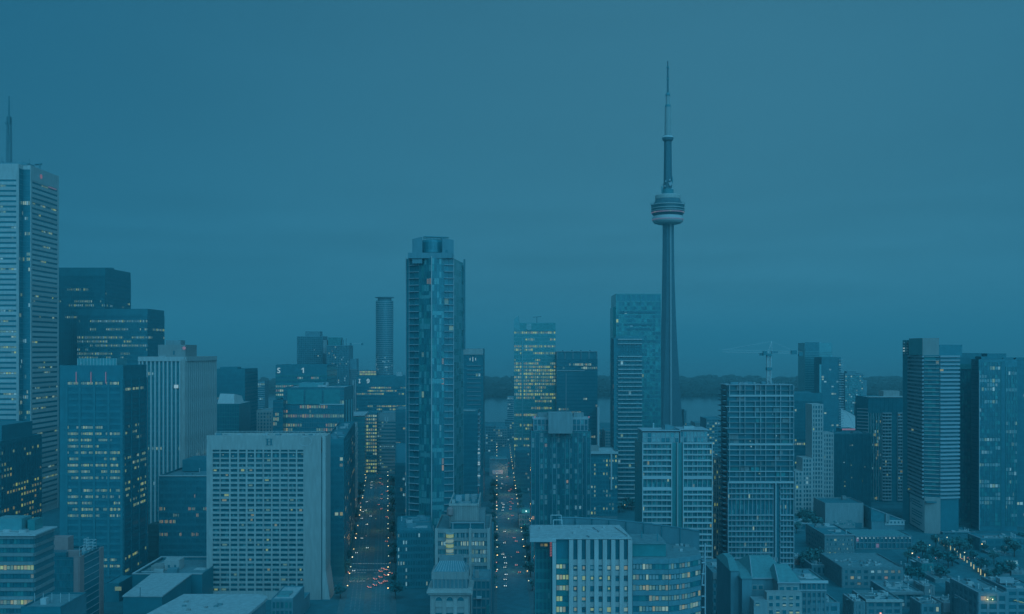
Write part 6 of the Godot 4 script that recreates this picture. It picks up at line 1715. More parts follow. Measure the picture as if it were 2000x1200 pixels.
func low_rises():
	var b: Dictionary
	# blank pale box with a mural strip
	b = tower("blank_walled_box", "windowless pale box building with a mottled mural strip along its foot", 1612, 1687, 983, 772, 30, "concrete_grey", "roof_dark", 0.8)
	for k in 46:
		block(b.r, "mural_patch", pick(["slab_grey", "glass_blue", "concrete_dark", "slab", "glass_teal"]), Vector3(-b.a + 6 + rng.randf() * 18, 1.6 + rng.randf() * 4.4, 0.06), Vector3(rf(0.5, 1.6), rf(0.4, 1.3), 0.1))
	block(b.r, "loading_door", "letter_dark", Vector3(b.a - 4, 2.2, 0.05), Vector3(5.4, 4.0, 0.1))
	block(b.r, "rooftop_unit", "concrete_grey", Vector3(7, b.h + 1.0, -22), Vector3(3, 3, 3))
	# brick warehouse
	b = tower("brick_warehouse", "four-storey brick warehouse with pale windows and a yellow sign light at its foot", 1611, 1669, 1045, 666, 42, "brick", "roof_dark", 0.7)
	block(b.r, "cornice", "slab_grey", Vector3(0, b.h - 0.1, 0.25), Vector3(b.w + 0.6, 0.7, 0.7))
	front(b, 0.6, b.h - 2.0, {"fl": 3.4, "bh": 1.5, "bp": 0.25, "bm": "brick", "cols": 7, "pw": 1.3, "pp": 0.32, "pm": "brick", "win": ["blind", "glass_pale", "glass_dark", "blind"], "wpart": true, "sub": 2, "gap": 0.15, "lit": ["lit_cream"], "lp": 0.12, "run": 0.2})
	left(b, 0.6, b.h - 2.0, {"fl": 3.4, "bh": 1.5, "bp": 0.25, "bm": "brick", "cols": 12, "pw": 1.6, "pp": 0.32, "pm": "brick", "win": ["glass_dark", "glass_black"], "wpart": true})
	for k in 9:
		block(b.r, "sign_light", "lit_yellow", Vector3(-b.a + 1.0 + k * 1.15, 1.9 + (k % 3) * 0.35 - (0.7 if k > 6 else 0.0), 1.0), Vector3(1.0, 0.35, 0.3))
	clutter(b, 5, b.h - 0.7, "concrete_grey", 0.7)
	# long arcaded row
	b = tower("long_arcaded_row", "long low row of shopfronts with a lamp-lined upper arcade right of the brick warehouse", 1671, 1781, 1047, 690, 24, "concrete_dark", "roof_teal", 0.6)
	front(b, 0.4, b.h - 0.6, {"fl": 3.7, "bh": 0.5, "bp": 0.5, "bm": "concrete_grey", "cols": 14, "pw": 0.5, "pp": 0.6, "pm": "concrete_dark", "win": ["glass_black", "glass_dark"], "wpart": true, "lit": ["lit_orange", "sign_pink", "lit_cool"], "lp": 0.1, "run": 0.2, "gap": 0.2})
	for k in 14:
		block(b.r, "arcade_lamp", pick(["sign_white", "slab", "lit_cool"]), Vector3(-b.a + 1.5 + k * (b.w - 3) / 13.0, b.h - 1.5, 0.9), Vector3(0.8, 0.8, 0.3))
	# gabled shed
	var d := 765.0
	var r := thing("gabled_shed", "shed with a pitched roof and white gable wall by the banner tower", "building", Vector3(X(1735, d), 0, -d))
	var w := 13.0
	var m := Mass.new()
	part(r, "wall", prism([Vector2(-w, 0), Vector2(w, 0), Vector2(w, -26), Vector2(-w, -26)], 0, 6.5), M.concrete_dark)
	m.quad(Vector3(-w - 0.5, 17.0, 0.5), Vector3(w + 0.5, 7.0, 0.5), Vector3(w + 0.5, 7.0, -26), Vector3(-w - 0.5, 17.0, -26))
	m.quad(Vector3(-w - 0.5, 6.4, 0.3), Vector3(w + 0.5, 6.4, 0.3), Vector3(w + 0.5, 6.9, 0.3), Vector3(-w - 0.5, 16.8, 0.3))
	m.quad(Vector3(-w - 0.5, 6.4, -26), Vector3(-w - 0.5, 6.4, 0.3), Vector3(-w - 0.5, 16.8, 0.3), Vector3(-w - 0.5, 16.8, -26))
	part(r, "pitched_roof", m.mesh(), M.roof_dark)
	m = Mass.new()
	m.bar(Vector3(-w - 0.5, 17.1, 0.6), Vector3(w + 0.6, 7.1, 0.6), 0.4)
	part(r, "roof_edge_trim", m.mesh(), M.slab_grey)
	block(r, "white_gable_wall", "slab", Vector3(5.2, 5.6, 0.2), Vector3(15.2, 4.0, 0.5))
	for k in 5:
		block(r, "window", "glass_black", Vector3(-0.6 + k * 2.9, 5.8, 0.5), Vector3(1.3, 1.5, 0.1))
	block(r, "stair_head", "concrete_grey", Vector3(-1, 9.4, 0.2), Vector3(3, 6.5, 3))
	# wide warehouse with orange windows
	b = tower("orange_window_warehouse", "wide low dark warehouse with two rows of square orange and pale windows", 1645, 1764, 1108, 578, 40, "brick", "roof_grey", 0.8)
	front(b, 0.6, b.h - 1.0, {"fl": 3.8, "bh": 1.7, "bp": 0.3, "bm": "brick", "cols": 9, "pw": 1.7, "pp": 0.36, "pm": "brick", "win": ["glass_black", "glass_dark", "glass_black"], "wpart": true, "lit": ["lit_orange", "lit_cream", "lit_amber", "lit_cool"], "lp": 0.45, "run": 0.2, "gap": 0.1})
	left(b, 0.6, b.h - 1.0, {"fl": 3.8, "bh": 1.7, "bp": 0.3, "bm": "brick", "cols": 10, "pw": 2.0, "pp": 0.36, "pm": "brick", "win": ["glass_black"], "wpart": true})
	for k in 34:
		block(b.r, "rooftop_unit", pick(["concrete_grey", "roof_light", "concrete_dark"]), Vector3(rf(-b.a + 2, b.a * 0.6), b.h - 0.4, rf(-24, -6)), Vector3(rf(0.8, 2.0), rf(0.5, 1.1), rf(0.8, 2.0)))
	# smaller roofs
	var smalls := [
		["flat_shop", "small flat dark shop tucked left of the wide orange-windowed warehouse", 1586, 1614, 1104, 610, 24, "concrete_dark", "roof_teal"],
		["brown_chimney_house", "small brownish block peeping out right of the unfinished tower's foot", 1551, 1572, 1092, 640, 14, "brown_stone", "roof_grey"],
		["pale_beam_shed", "low shed with a pale beam front left of the brick warehouse", 1552, 1586, 1022, 760, 20, "concrete_dark", "roof_dark"],
		["teal_roof_hall", "hall with a broad teal flat roof at the bottom edge right of the brick annex", 1582, 1640, 1178, 430, 30, "concrete_dark", "roof_teal"],
		["pale_cornice_shops", "row of shops with a pale purple cornice, bottom edge right", 1692, 1762, 1172, 505, 20, "brick", "roof_grey"],
		["pale_fascia_store", "store with a long pale fascia and cluttered roof above the purple-corniced shops", 1736, 1802, 1157, 530, 26, "concrete_dark", "roof_grey"],
		["blank_teal_block", "small blank teal cube-like block among the low roofs below the banner tower", 1801, 1823, 1101, 610, 16, "glass_teal", "roof_teal"],
		["vaulted_store", "low store with a pale vaulted front right of the blank teal block", 1826, 1868, 1131, 590, 20, "concrete_dark", "roof_grey"],
		["white_box_store", "bright white box store at the bottom edge below the vaulted one", 1842, 1873, 1178, 520, 14, "concrete_grey", "roof_light"],
		["orange_lit_terrace", "brick building with two orange wall lamps, lower right corner", 1911, 1968, 1158, 480, 30, "concrete_dark", "roof_grey"],
		["corner_store", "flat store with a bright roof box at the lower right corner of the view", 1966, 2030, 1150, 500, 26, "concrete_dark", "roof_dark"],
		["dark_long_store", "long dark store roof below the lit tree row", 1874, 1925, 1112, 640, 16, "black_metal", "roof_grey"],
		["podium_block", "low dark podium between the banner tower and the lit tree row", 1842, 1905, 1040, 745, 20, "black_metal", "roof_dark"],
		["edge_podium", "dark podium under the pale-windowed tower", 1915, 2010, 1052, 684, 18, "black_metal", "roof_dark"]]
	smalls.append_array([
		["low_brick_shop", "low brick shop right of the white box store at the bottom edge", 1876, 1907, 1150, 545, 18, "brick", "roof_grey"],
		["tiny_pale_shop", "tiny pale shop between the pale fascia store and the vaulted store", 1806, 1826, 1146, 560, 14, "concrete_grey", "roof_dark"],
		["long_low_garage", "long low garage left of the blank teal block", 1768, 1799, 1112, 628, 16, "concrete_dark", "roof_grey"],
		["corner_house_pair", "pair of narrow brick houses behind the corner store at right", 1938, 1972, 1122, 600, 18, "brick", "roof_dark"],
		["grey_flat_house", "grey flat-roofed house at the right edge behind the corner store", 1976, 2010, 1116, 612, 18, "concrete_grey", "roof_grey"],
		["brick_end_house", "brick end house in front of the pale purple-corniced shops, cut by the bottom edge", 1668, 1690, 1176, 500, 16, "brick", "roof_teal"],
		["bright_roof_shed", "shed with a bright roof between the orange-windowed warehouse and the pale fascia store", 1766, 1792, 1136, 575, 16, "concrete_dark", "roof_light"],
		["low_yard_store", "low yard store in front of the vaulted store", 1800, 1838, 1180, 505, 14, "concrete_dark", "roof_grey"],
		["narrow_row_house", "narrow house left of the brick terrace with orange lamps", 1890, 1909, 1176, 490, 14, "concrete_dark", "roof_dark"],
		["roof_tank_block", "block with several roof units behind the lit tree row near the right edge", 1938, 1976, 1083, 668, 14, "concrete_dark", "roof_grey"]])
	for s in smalls:
		b = tower(s[0], s[1], s[2], s[3], s[4], s[5], s[6], s[7], s[8], 0.6)
		var cols := maxi(3, int(b.w / 4.5))
		front(b, 0.5, b.h - 0.8, {"fl": 3.7, "bh": 1.5, "bp": 0.25, "bm": s[7], "cols": cols, "pw": 1.2, "pp": 0.32, "pm": s[7], "win": ["glass_black", "glass_dark"], "wpart": true, "lit": ["lit_cream", "lit_orange", "lit_cool"], "lp": 0.1, "run": 0.1})
		left(b, 0.5, b.h - 0.8, {"fl": 3.7, "bh": 1.5, "bp": 0.25, "bm": s[7], "cols": 6, "pw": 1.6, "pp": 0.32, "pm": s[7], "win": ["glass_black"], "wpart": true})
		clutter(b, 9, b.h - 0.6, "roof_light", 0.6)
		block(b.r, "coping", pick(["slab_grey", "concrete_grey", "roof_light"]), Vector3(0, b.h + 0.1, -0.2), Vector3(b.w + 0.3, 0.24, 0.7))
		block(b.r, "coping", "slab_grey", Vector3(-b.a + 0.2, b.h + 0.104, -b.d * 0.5 - 0.3), Vector3(0.7, 0.24, b.d - 0.6))
		match s[0]:
			"pale_beam_shed":
				for k in 4:
					block(b.r, "pale_beam", "slab_grey", Vector3(-b.a + 2 + k * 3.6, b.h - 1.4, 0.5), Vector3(0.5, 3.0, 0.5))
				block(b.r, "pale_beam", "slab_grey", Vector3(0, b.h - 0.2, 0.52), Vector3(b.w, 0.8, 0.6))
			"pale_cornice_shops":
				block(b.r, "cornice", "concrete_light", Vector3(0, b.h - 0.5, 0.5), Vector3(b.w + 0.8, 1.1, 1.0))
				block(b.r, "red_lamp", "tail_red", Vector3(-2, b.h - 7, 0.6), Vector3(0.7, 0.7, 0.4))
			"pale_fascia_store":
				block(b.r, "fascia", "concrete_grey", Vector3(0, b.h - 0.6, 0.5), Vector3(b.w + 0.6, 1.3, 0.8))
			"vaulted_store":
				for k in 3:
					part(b.r, "vault", lathe([[0, -6], [2.1, -6], [2.1, 6], [0, 6]], 18), M.roof_grey, Transform3D(Basis(Vector3.RIGHT, PI / 2), Vector3(-4.4 + k * 4.4, b.h - 1.4, -5.5)))
			"white_box_store":
				block(b.r, "white_front", "slab_grey", Vector3(0, b.h - 2.4, 0.4), Vector3(b.w, 5.0, 0.7))
			"orange_lit_terrace":
				for k in 2:
					block(b.r, "wall_lamp", "lamp_orange", Vector3(-3 + k * 2.6, b.h - 3.2, 0.7), Vector3(0.46, 0.46, 0.4))
					var l := OmniLight3D.new()
					l.name = "wall_lamp_glow"
					l.light_color = lin(1.0, 0.5, 0.18)
					l.light_energy = 2.2
					l.omni_range = 30.0
					l.shadow_enabled = true
					b.r.add_child(l, true)
					l.position = Vector3(-3 + k * 2.6, b.h - 3.2, 1.3)
			"corner_store":
				block(b.r, "roof_box", "slab_grey", Vector3(-3, b.h + 1.4, -12), Vector3(7.4, 2.4, 4))
				for k in 4:
					block(b.r, "lit_awning_stripe", "lit_yellow", Vector3(-4 + k * 1.4, b.h - 6.0 - k * 0.4, 0.5), Vector3(1.6, 0.22, 0.3), 0.2)
	# two billboards
	var q := [[1846.0, 1860.0, 1057.0, 1066.0, 690.0, "white lit billboard at the left end of the lit tree row"], [1965.0, 1988.0, 1096.0, 1106.0, 640.0, "white lit billboard near the right edge beyond the lit tree row"]]
	for s in q:
		var bw := X(s[1], s[4]) - X(s[0], s[4])
		var bh := Y(s[2], s[4]) - Y(s[3], s[4])
		r = thing("billboard", s[5], "billboard", Vector3(X(s[0], s[4]) + bw * 0.5, 0, -s[4]))
		var yy := Y((s[2] + s[3]) * 0.5, s[4])
		block(r, "sign_face", "billboard_face", Vector3(0, yy, 0.16), Vector3(bw, bh, 0.1))
		block(r, "backing", "dark_metal", Vector3(0, yy, 0), Vector3(bw + 0.3, bh + 0.3, 0.2))
		for x in [-0.3, 0.3]:
			block(r, "post", "dark_metal", Vector3(x * bw, (yy - bh * 0.5) * 0.5, -0.1), Vector3(0.3, yy - bh * 0.5, 0.3))
	# far waterfront blocks that show between the towers
	var far := [
		[948, 968, 832, 1350, "waterfront block at the far end of the red-lit street, left of its axis", "concrete_dark"],
		[968, 990, 838, 1420, "waterfront block closing the far end of the red-lit street", "concrete_grey"],
		[986, 1004, 824, 1480, "waterfront block below the small harbour slab", "concrete_dark"],
		[1168, 1182, 838, 1300, "waterfront block at the foot of the thin white-edged slab", "concrete_dark"],
		[1182, 1200, 842, 1250, "low lamp-dotted waterfront block left of the white-lined tower", "concrete_grey"],
		[1338, 1358, 834, 1500, "far waterfront block right of the needle's foot", "concrete_dark"],
		[1358, 1382, 826, 1560, "far pale waterfront block between the needle and the unfinished tower", "concrete_grey"],
		[1380, 1412, 818, 1200, "stepped waterfront block left of the unfinished tower", "concrete_dark"],
		[1336, 1341, 802, 1420, "thin far chimney-like slab beside the needle's foot", "concrete_dark"],
		[1688, 1700, 792, 1350, "far residential block left of the white-topped condominium", "concrete_dark"],
		[513, 536, 838, 1300, "far low quay block under the strip of harbour water above the hotel", "concrete_grey"]]
	for s in far:
		b = tower("waterfront_block", s[4], s[0], s[1], s[2], s[3], 40, s[5], "roof_dark", 0.6, "low blocks along the waterfront")
		front(b, 0, b.h - 0.6, {"fl": 3.6, "bh": 1.4, "bp": 0.3, "bm": s[5], "cols": maxi(2, int(b.w / 3.0)), "pw": 0.6, "pp": 0.36, "pm": s[5], "ppart": false, "bpart": false, "win": ["glass_dark", "glass_black"], "lit": ["lit_cream", "lit_cool", "lit_yellow"], "lp": 0.22, "run": 0.1})
	b = tower("street_end_terminal", "low flat block with a pale sign facade across the red-lit street's far part", 956, 992, 897, 1090, 30, "concrete_dark", "roof_teal", 0.6)
	block(b.r, "pale_sign_facade", "slab", Vector3(-1, 4.8, 0.3), Vector3(12, 5, 0.4))
	block(b.r, "roof_edge", "slab_grey", Vector3(0, b.h, 0.3), Vector3(b.w, 1.0, 0.8))
	# podium beside the avenue
	b = tower("avenue_podium", "dark podium below the glass skyscraper on the right side of the avenue", 776, 846, 1036, 575, 50, "black_metal", "roof_dark", 0.8, "", "building", 0.11)
	left(b, 1, b.h - 1, {"fl": 4.0, "bh": 1.2, "bp": 0.3, "bm": "black_metal", "cols": 14, "pw": 0.5, "pp": 0.4, "pm": "black_metal", "win": ["glass_black", "glass_dark"], "wpart": true, "lit": ["lit_cool", "lit_cream"], "lp": 0.12, "run": 0.3})
	front(b, 1, b.h - 1, {"fl": 4.0, "bh": 1.6, "bp": 0.3, "bm": "black_metal", "cols": 14, "pw": 0.5, "pp": 0.4, "pm": "black_metal", "win": ["glass_black", "glass_dark"], "wpart": true, "lit": ["lit_cool", "lit_cream"], "lp": 0.12, "run": 0.3})
	clutter(b, 5, b.h - 0.8, "concrete_dark")
	b = tower("avenue_mid_block", "dark block along the avenue's right side beyond the podium", 772, 800, 905, 720, 160, "black_metal", "roof_dark", 0.8, "", "building", 0.115)
	left(b, 0.2, 0.9 + 3.0, {"fl": 3.6, "cols": 40, "lit": ["lit_cream", "lamp_white", "lit_amber"], "lp": 0.4, "run": 0.1, "gap": 1.8, "wh": 0.5})
	left(b, 4.4, b.h - 2, {"fl": 4.0, "glass": "glass_black", "bh": 1.2, "bp": 0.3, "bm": "black_metal", "bpart": false, "cols": 24, "lit": ["lit_amber", "lit_cool"], "lp": 0.08, "run": 0.3})
	front(b, 1, b.h - 2, {"fl": 4.0, "glass": "glass_black", "bh": 1.2, "bp": 0.3, "bm": "black_metal", "bpart": false, "cols": 6, "lit": ["lit_amber", "lit_cool"], "lp": 0.08, "run": 0.3})

const AV_DIR := -0.128
func avenue_x(d: float, across: float) -> float:       # the avenue runs slightly to the left as it recedes
	return -79.0 + (d - 530.0) * AV_DIR + across
func street_x(d: float, across: float) -> float:
	return 0.5 - (d - 560.0) * 0.016 + across

func ribbon(f: Callable, a0: float, a1: float, d0: float, d1: float, y: float) -> ArrayMesh:
	return prism([Vector2(f.call(d0, a0), -d0), Vector2(f.call(d0, a1), -d0), Vector2(f.call(d1, a1), -d1), Vector2(f.call(d1, a0), -d1)], y - 0.15, y)

const ORD := ["first", "second", "third", "fourth", "fifth", "sixth", "seventh", "eighth", "ninth", "tenth", "eleventh", "twelfth", "thirteenth", "fourteenth", "fifteenth", "sixteenth", "seventeenth", "eighteenth", "nineteenth", "twentieth", "twenty-first", "twenty-second", "twenty-third", "twenty-fourth", "twenty-fifth", "twenty-sixth", "twenty-seventh", "twenty-eighth", "twenty-ninth", "thirtieth", "thirty-first", "thirty-second", "thirty-third", "thirty-fourth", "thirty-fifth", "thirty-sixth", "thirty-seventh", "thirty-eighth", "thirty-ninth", "fortieth", "forty-first", "forty-second", "forty-third", "forty-fourth", "forty-fifth", "forty-sixth", "forty-seventh", "forty-eighth"]

func streets():
	structure("avenue_road", ribbon(avenue_x, -12.4, 12.4, 300, 1096, 0.02), M.asphalt)
	structure("side_street_road", ribbon(street_x, -9, 9, 300, 1900, 0.024), M.asphalt)
	for s in [-1.0, 1.0]:
		structure("avenue_pavement", ribbon(avenue_x, s * 14.2 - 1.75, s * 14.2 + 1.75, 300, 1096, 0.14), M.pavement)
		structure("side_street_pavement", ribbon(street_x, s * 11.2 - 2.2, s * 11.2 + 2.2, 300, 1800, 0.144), M.pavement)
	structure("avenue_median", ribbon(avenue_x, -2.0, 2.0, 520, 1090, 0.16), M.pavement)
	structure("market_road", prism([Vector2(250, -520), Vector2(300, -520), Vector2(292, -760), Vector2(276, -760)], -0.1, 0.028), M.asphalt)
	structure("cross_road", prism(rect(-300, 420, 598, 614), -0.1, 0.03), M.asphalt)
	structure("far_cross_road", prism(rect(-300, 420, 868, 884), -0.1, 0.032), M.asphalt)
	var paint := Mass.new()
	for k in 90:
		var d := 530.0 + k * 6.2
		for a in [-9.2, -6.8, -4.4, 4.4, 6.8, 9.2]:
			paint.box(Vector3(avenue_x(d, a), 0.03, -d), Vector3(0.2, 0.02, 3.0))
	for k in 12:
		for d in [594.0, 617.0, 864.0]:
			paint.box(Vector3(avenue_x(d, -11.6 + k * 2.1), 0.036, -d), Vector3(1.4, 0.02, 3.0))
	var pm := structure("road_marking", paint.mesh(), M.road_paint)
	# lamps: one built, the rest copied
	var proto := make_lamp()
	var first := true
	var sets := []
	for k in 19:
		for s in [-1.0, 1.0]:
			var d := 545.0 + k * 29.0 + rf(-9.0, 9.0)
			sets.append([Vector3(avenue_x(d, s * 13.0), 0.14, -d), 0.0 if s < 0 else PI, "%s warm lamp from the near end on the avenue's %s pavement" % [ORD[k], "left" if s < 0 else "right"], "street lamps along the avenue"])
	for k in 27:
		for s in [-1.0, 1.0]:
			var d := 560.0 + k * 31.0 + rf(-10.0, 10.0)
			sets.append([Vector3(street_x(d, s * 10.6), 0.14, -d), 0.0 if s < 0 else PI, "%s warm lamp from the near end on the narrow street's %s pavement" % [ORD[k], "left" if s < 0 else "right"], "street lamps along the narrow street"])
	for k in 6:
		sets.append([Vector3(X(1778 + k * 34, 640 + (k % 3) * 26), 0.0, -(640.0 + (k % 3) * 26)), 0.0, "%s lamp from the left among the low roofs by the lit tree row" % ORD[k], "street lamps at lower right"])
	for k in 7:
		sets.append([Vector3(X(1160 + k * 14, 850), 0.0, -846.0 - (k % 2) * 12), 0.0, "%s lamp from the left in the plaza below the white-lined tower" % ORD[k], "plaza lamps"])
	for s in sets:
		var o: Node3D = proto
		if not first:
			o = proto.duplicate()
			o.name = "street_lamp"
			add_child(o, true)
		first = false
		o.position = s[0]
		o.scale = Vector3.ONE * rf(0.72, 1.0)
		(o.get_node("lamp_head") as MeshInstance3D).material_override = M[pick(["lamp_warm", "lamp_amber", "lamp_dim", "lamp_amber", "lamp_dim"])]
		o.rotation.y = s[1]
		tag(o, s[2], "street lamp", s[3])
	var hung := -1
	# lamps added over the roads to give the amber glow on the asphalt
	for q in [[avenue_x(560, 0), 560.0, 12.0], [avenue_x(600, -6), 600.0, 22.0], [avenue_x(690, -4), 690.0, 18.0], [avenue_x(760, 2), 760.0, 16.0], [avenue_x(850, -5), 850.0, 26.0], [avenue_x(930, 0), 930.0, 16.0], [avenue_x(1040, 0), 1040.0, 26.0], [street_x(620, 0), 620.0, 22.0], [street_x(760, 0), 760.0, 50.0], [street_x(840, 0), 840.0, 40.0], [street_x(950, 0), 950.0, 44.0], [street_x(1080, 0), 1080.0, 40.0]]:
		hung += 1
		var lamp := thing("added_road_lamp", "%s added orange glow lamp from the near end over the %s" % [ORD[hung if q[0] < -30 else hung - 7], "avenue" if q[0] < -30 else "narrow street"], "street lamp", Vector3(q[0], 9.5, -q[1]), 0.0, "lamps added over the roadways")
		part(lamp, "bulb", lathe([[0, -0.2], [0.16, -0.12], [0.2, 0], [0.16, 0.12], [0, 0.2]], 12), M.lamp_orange)
		part(lamp, "shade", lathe([[0.5, 0.16], [0.34, 0.34], [0.0, 0.42]], 12), M.dark_metal)
		var w := Mass.new()
		w.bar(Vector3(-10, 0.5, 0), Vector3(10, 0.5, 0), 0.05)
		part(lamp, "span_wire", w.mesh(), M.dark_metal)
		var l := OmniLight3D.new()
		l.name = "bulb_light"
		l.light_color = lin(1.0, 0.42, 0.14) if q[0] > -30 else lin(1.0, 0.52, 0.14)
		l.light_energy = q[2] * 0.8
		l.light_size = 0.15
		l.omni_range = 60.0
		l.shadow_enabled = true
		lamp.add_child(l)
	for k in 2:
		var d: float = [598.0, 616.0][k]
		var fs := thing("added_bulb_row", "%s added row of bulbs standing in for light dots at the avenue crossing" % ["nearer", "farther"][k], "light row", Vector3(avenue_x(d, 0), 6.0, -d))  # added bulbs stand in for the dotted lights at the crossing
		var w := Mass.new()
		w.bar(Vector3(-13, 0.15, 0), Vector3(13, 0.15, 0), 0.05)
		part(fs, "wire", w.mesh(), M.dark_metal)
		for j in 16:
			block(fs, "bulb", "sign_white", Vector3(-12 + j * 1.6, 0, 0), Vector3(0.34, 0.3, 0.34))
	for k in 12:
		var d: float = [594.0, 620.0, 862.0][k % 3] + (k / 3) * 1.0
		var on_avenue := k < 6
		var x: float = avenue_x(d, -12.8 if k % 2 else 12.8) if on_avenue else street_x(d, -9.4 if k % 2 else 9.4)
		var sg := thing("traffic_signal", "%s %s traffic signal from the near end on the %s" % [ORD[k % 6], ["amber", "red"][k % 2], "avenue" if on_avenue else "narrow street"], "traffic light", Vector3(x, 0.02, -d))
		part(sg, "pole", lathe([[0.12, 0], [0.1, 5.6], [0, 5.6]], 8), M.dark_metal)
		block(sg, "housing", "dark_metal", Vector3(0, 5.2, 0.2), Vector3(0.5, 1.3, 0.3))
		block(sg, "signal_light", ["lamp_orange", "tail_red"][k % 2], Vector3(0, 5.5, 0.38), Vector3(0.4, 0.4, 0.1))
	cars()
	# lamps wrapped round the trunks of the tree row
	for k in 15:
		var t := k / 14.0
		var d := lerpf(715.0, 600.0, t)
		var u := lerpf(1834.0, 1924.0, pow(t, 1.05)) + rf(-1.5, 1.5)
		var o := thing("string_lit_tree", "%s trunk from the left wrapped in string lights, in the lit tree row" % ORD[k], "tree", Vector3(X(u, d), 0, -d), 0.0, "trunks wrapped in string lights")
		part(o, "trunk", lathe([[0.2, 0], [0.15, 4.6], [0, 4.7]], 6), M.bark)
		part(o, "string_light", lathe([[0.3, 0.6], [0.28, rf(2.6, 4.2)]], 6), M.string_glow)
		var br := Mass.new()
		for j in 5:
			br.bar(Vector3(0, 4.2, 0), Vector3(rf(-1.6, 1.6), rf(5.4, 7.2), rf(-1.6, 1.6)), 0.1)
		part(o, "branch", br.mesh(), M.bark)

func make_lamp() -> Node3D:
	var o := thing("street_lamp", "", "street lamp")
	part(o, "pole", lathe([[0.14, 0], [0.1, 8.6], [0, 8.6]], 8), M.dark_metal)
	var arm := Mass.new()
	arm.bar(Vector3(0, 8.4, 0), Vector3(1.6, 8.9, 0), 0.12)
	part(o, "arm", arm.mesh(), M.dark_metal)
	part(o, "lamp_head", lathe([[0, 8.5], [0.34, 8.6], [0.4, 8.85], [0.24, 9.05], [0, 9.1]], 10), M.lamp_warm, Transform3D(Basis(), Vector3(1.7, 0, 0)))
	return o

func make_car(paint: String) -> Node3D:
	var o := thing("car", "", "car")
	var m := Mass.new()
	var secs := [[-2.2, 0.35, 0.75, 0.82], [-2.1, 0.3, 0.95, 0.9], [-1.3, 0.28, 1.0, 0.92], [1.2, 0.28, 0.98, 0.92], [2.1, 0.32, 0.82, 0.86], [2.25, 0.4, 0.7, 0.78]]
	for k in secs.size() - 1:
		var a: Array = secs[k]
		var b: Array = secs[k + 1]
		var p := [Vector3(-a[3], a[1], a[0]), Vector3(a[3], a[1], a[0]), Vector3(a[3] * 0.95, a[2], a[0]), Vector3(-a[3] * 0.95, a[2], a[0])]
		var q := [Vector3(-b[3], b[1], b[0]), Vector3(b[3], b[1], b[0]), Vector3(b[3] * 0.95, b[2], b[0]), Vector3(-b[3] * 0.95, b[2], b[0])]
		for j in 4:
			m.quad(q[j], q[(j + 1) % 4], p[(j + 1) % 4], p[j])
		if k == 0:
			m.quad(p[1], p[0], p[3], p[2])
		if k == secs.size() - 2:
			m.quad(q[0], q[1], q[2], q[3])
	part(o, "body", m.mesh(), M[paint])
	var c := Mass.new()
	var lo := [Vector3(-0.84, 0.96, 1.0), Vector3(0.84, 0.96, 1.0), Vector3(0.84, 0.98, -1.7), Vector3(-0.84, 0.98, -1.7)]
	var hi := [Vector3(-0.66, 1.45, 0.3), Vector3(0.66, 1.45, 0.3), Vector3(0.66, 1.43, -1.2), Vector3(-0.66, 1.43, -1.2)]
	for j in 4:
		c.quad(lo[j], lo[(j + 1) % 4], hi[(j + 1) % 4], hi[j])
	c.quad(hi[0], hi[1], hi[2], hi[3])
	part(o, "cabin", c.mesh(), M.glass_black)
	for x in [-0.82, 0.82]:
		for z in [-1.35, 1.35]:
			part(o, "wheel", lathe([[0, -0.1], [0.32, -0.1], [0.32, 0.1], [0, 0.1]], 10), M.tyre, Transform3D(Basis(Vector3.FORWARD, PI / 2), Vector3(x, 0.32, z)))
	for x in [-0.6, 0.6]:
		block(o, "headlight", "lamp_white", Vector3(x, 0.62, 2.24), Vector3(0.4, 0.26, 0.1))
		block(o, "tail_light", "tail_red", Vector3(x, 0.72, -2.2), Vector3(0.46, 0.24, 0.1))
	return o

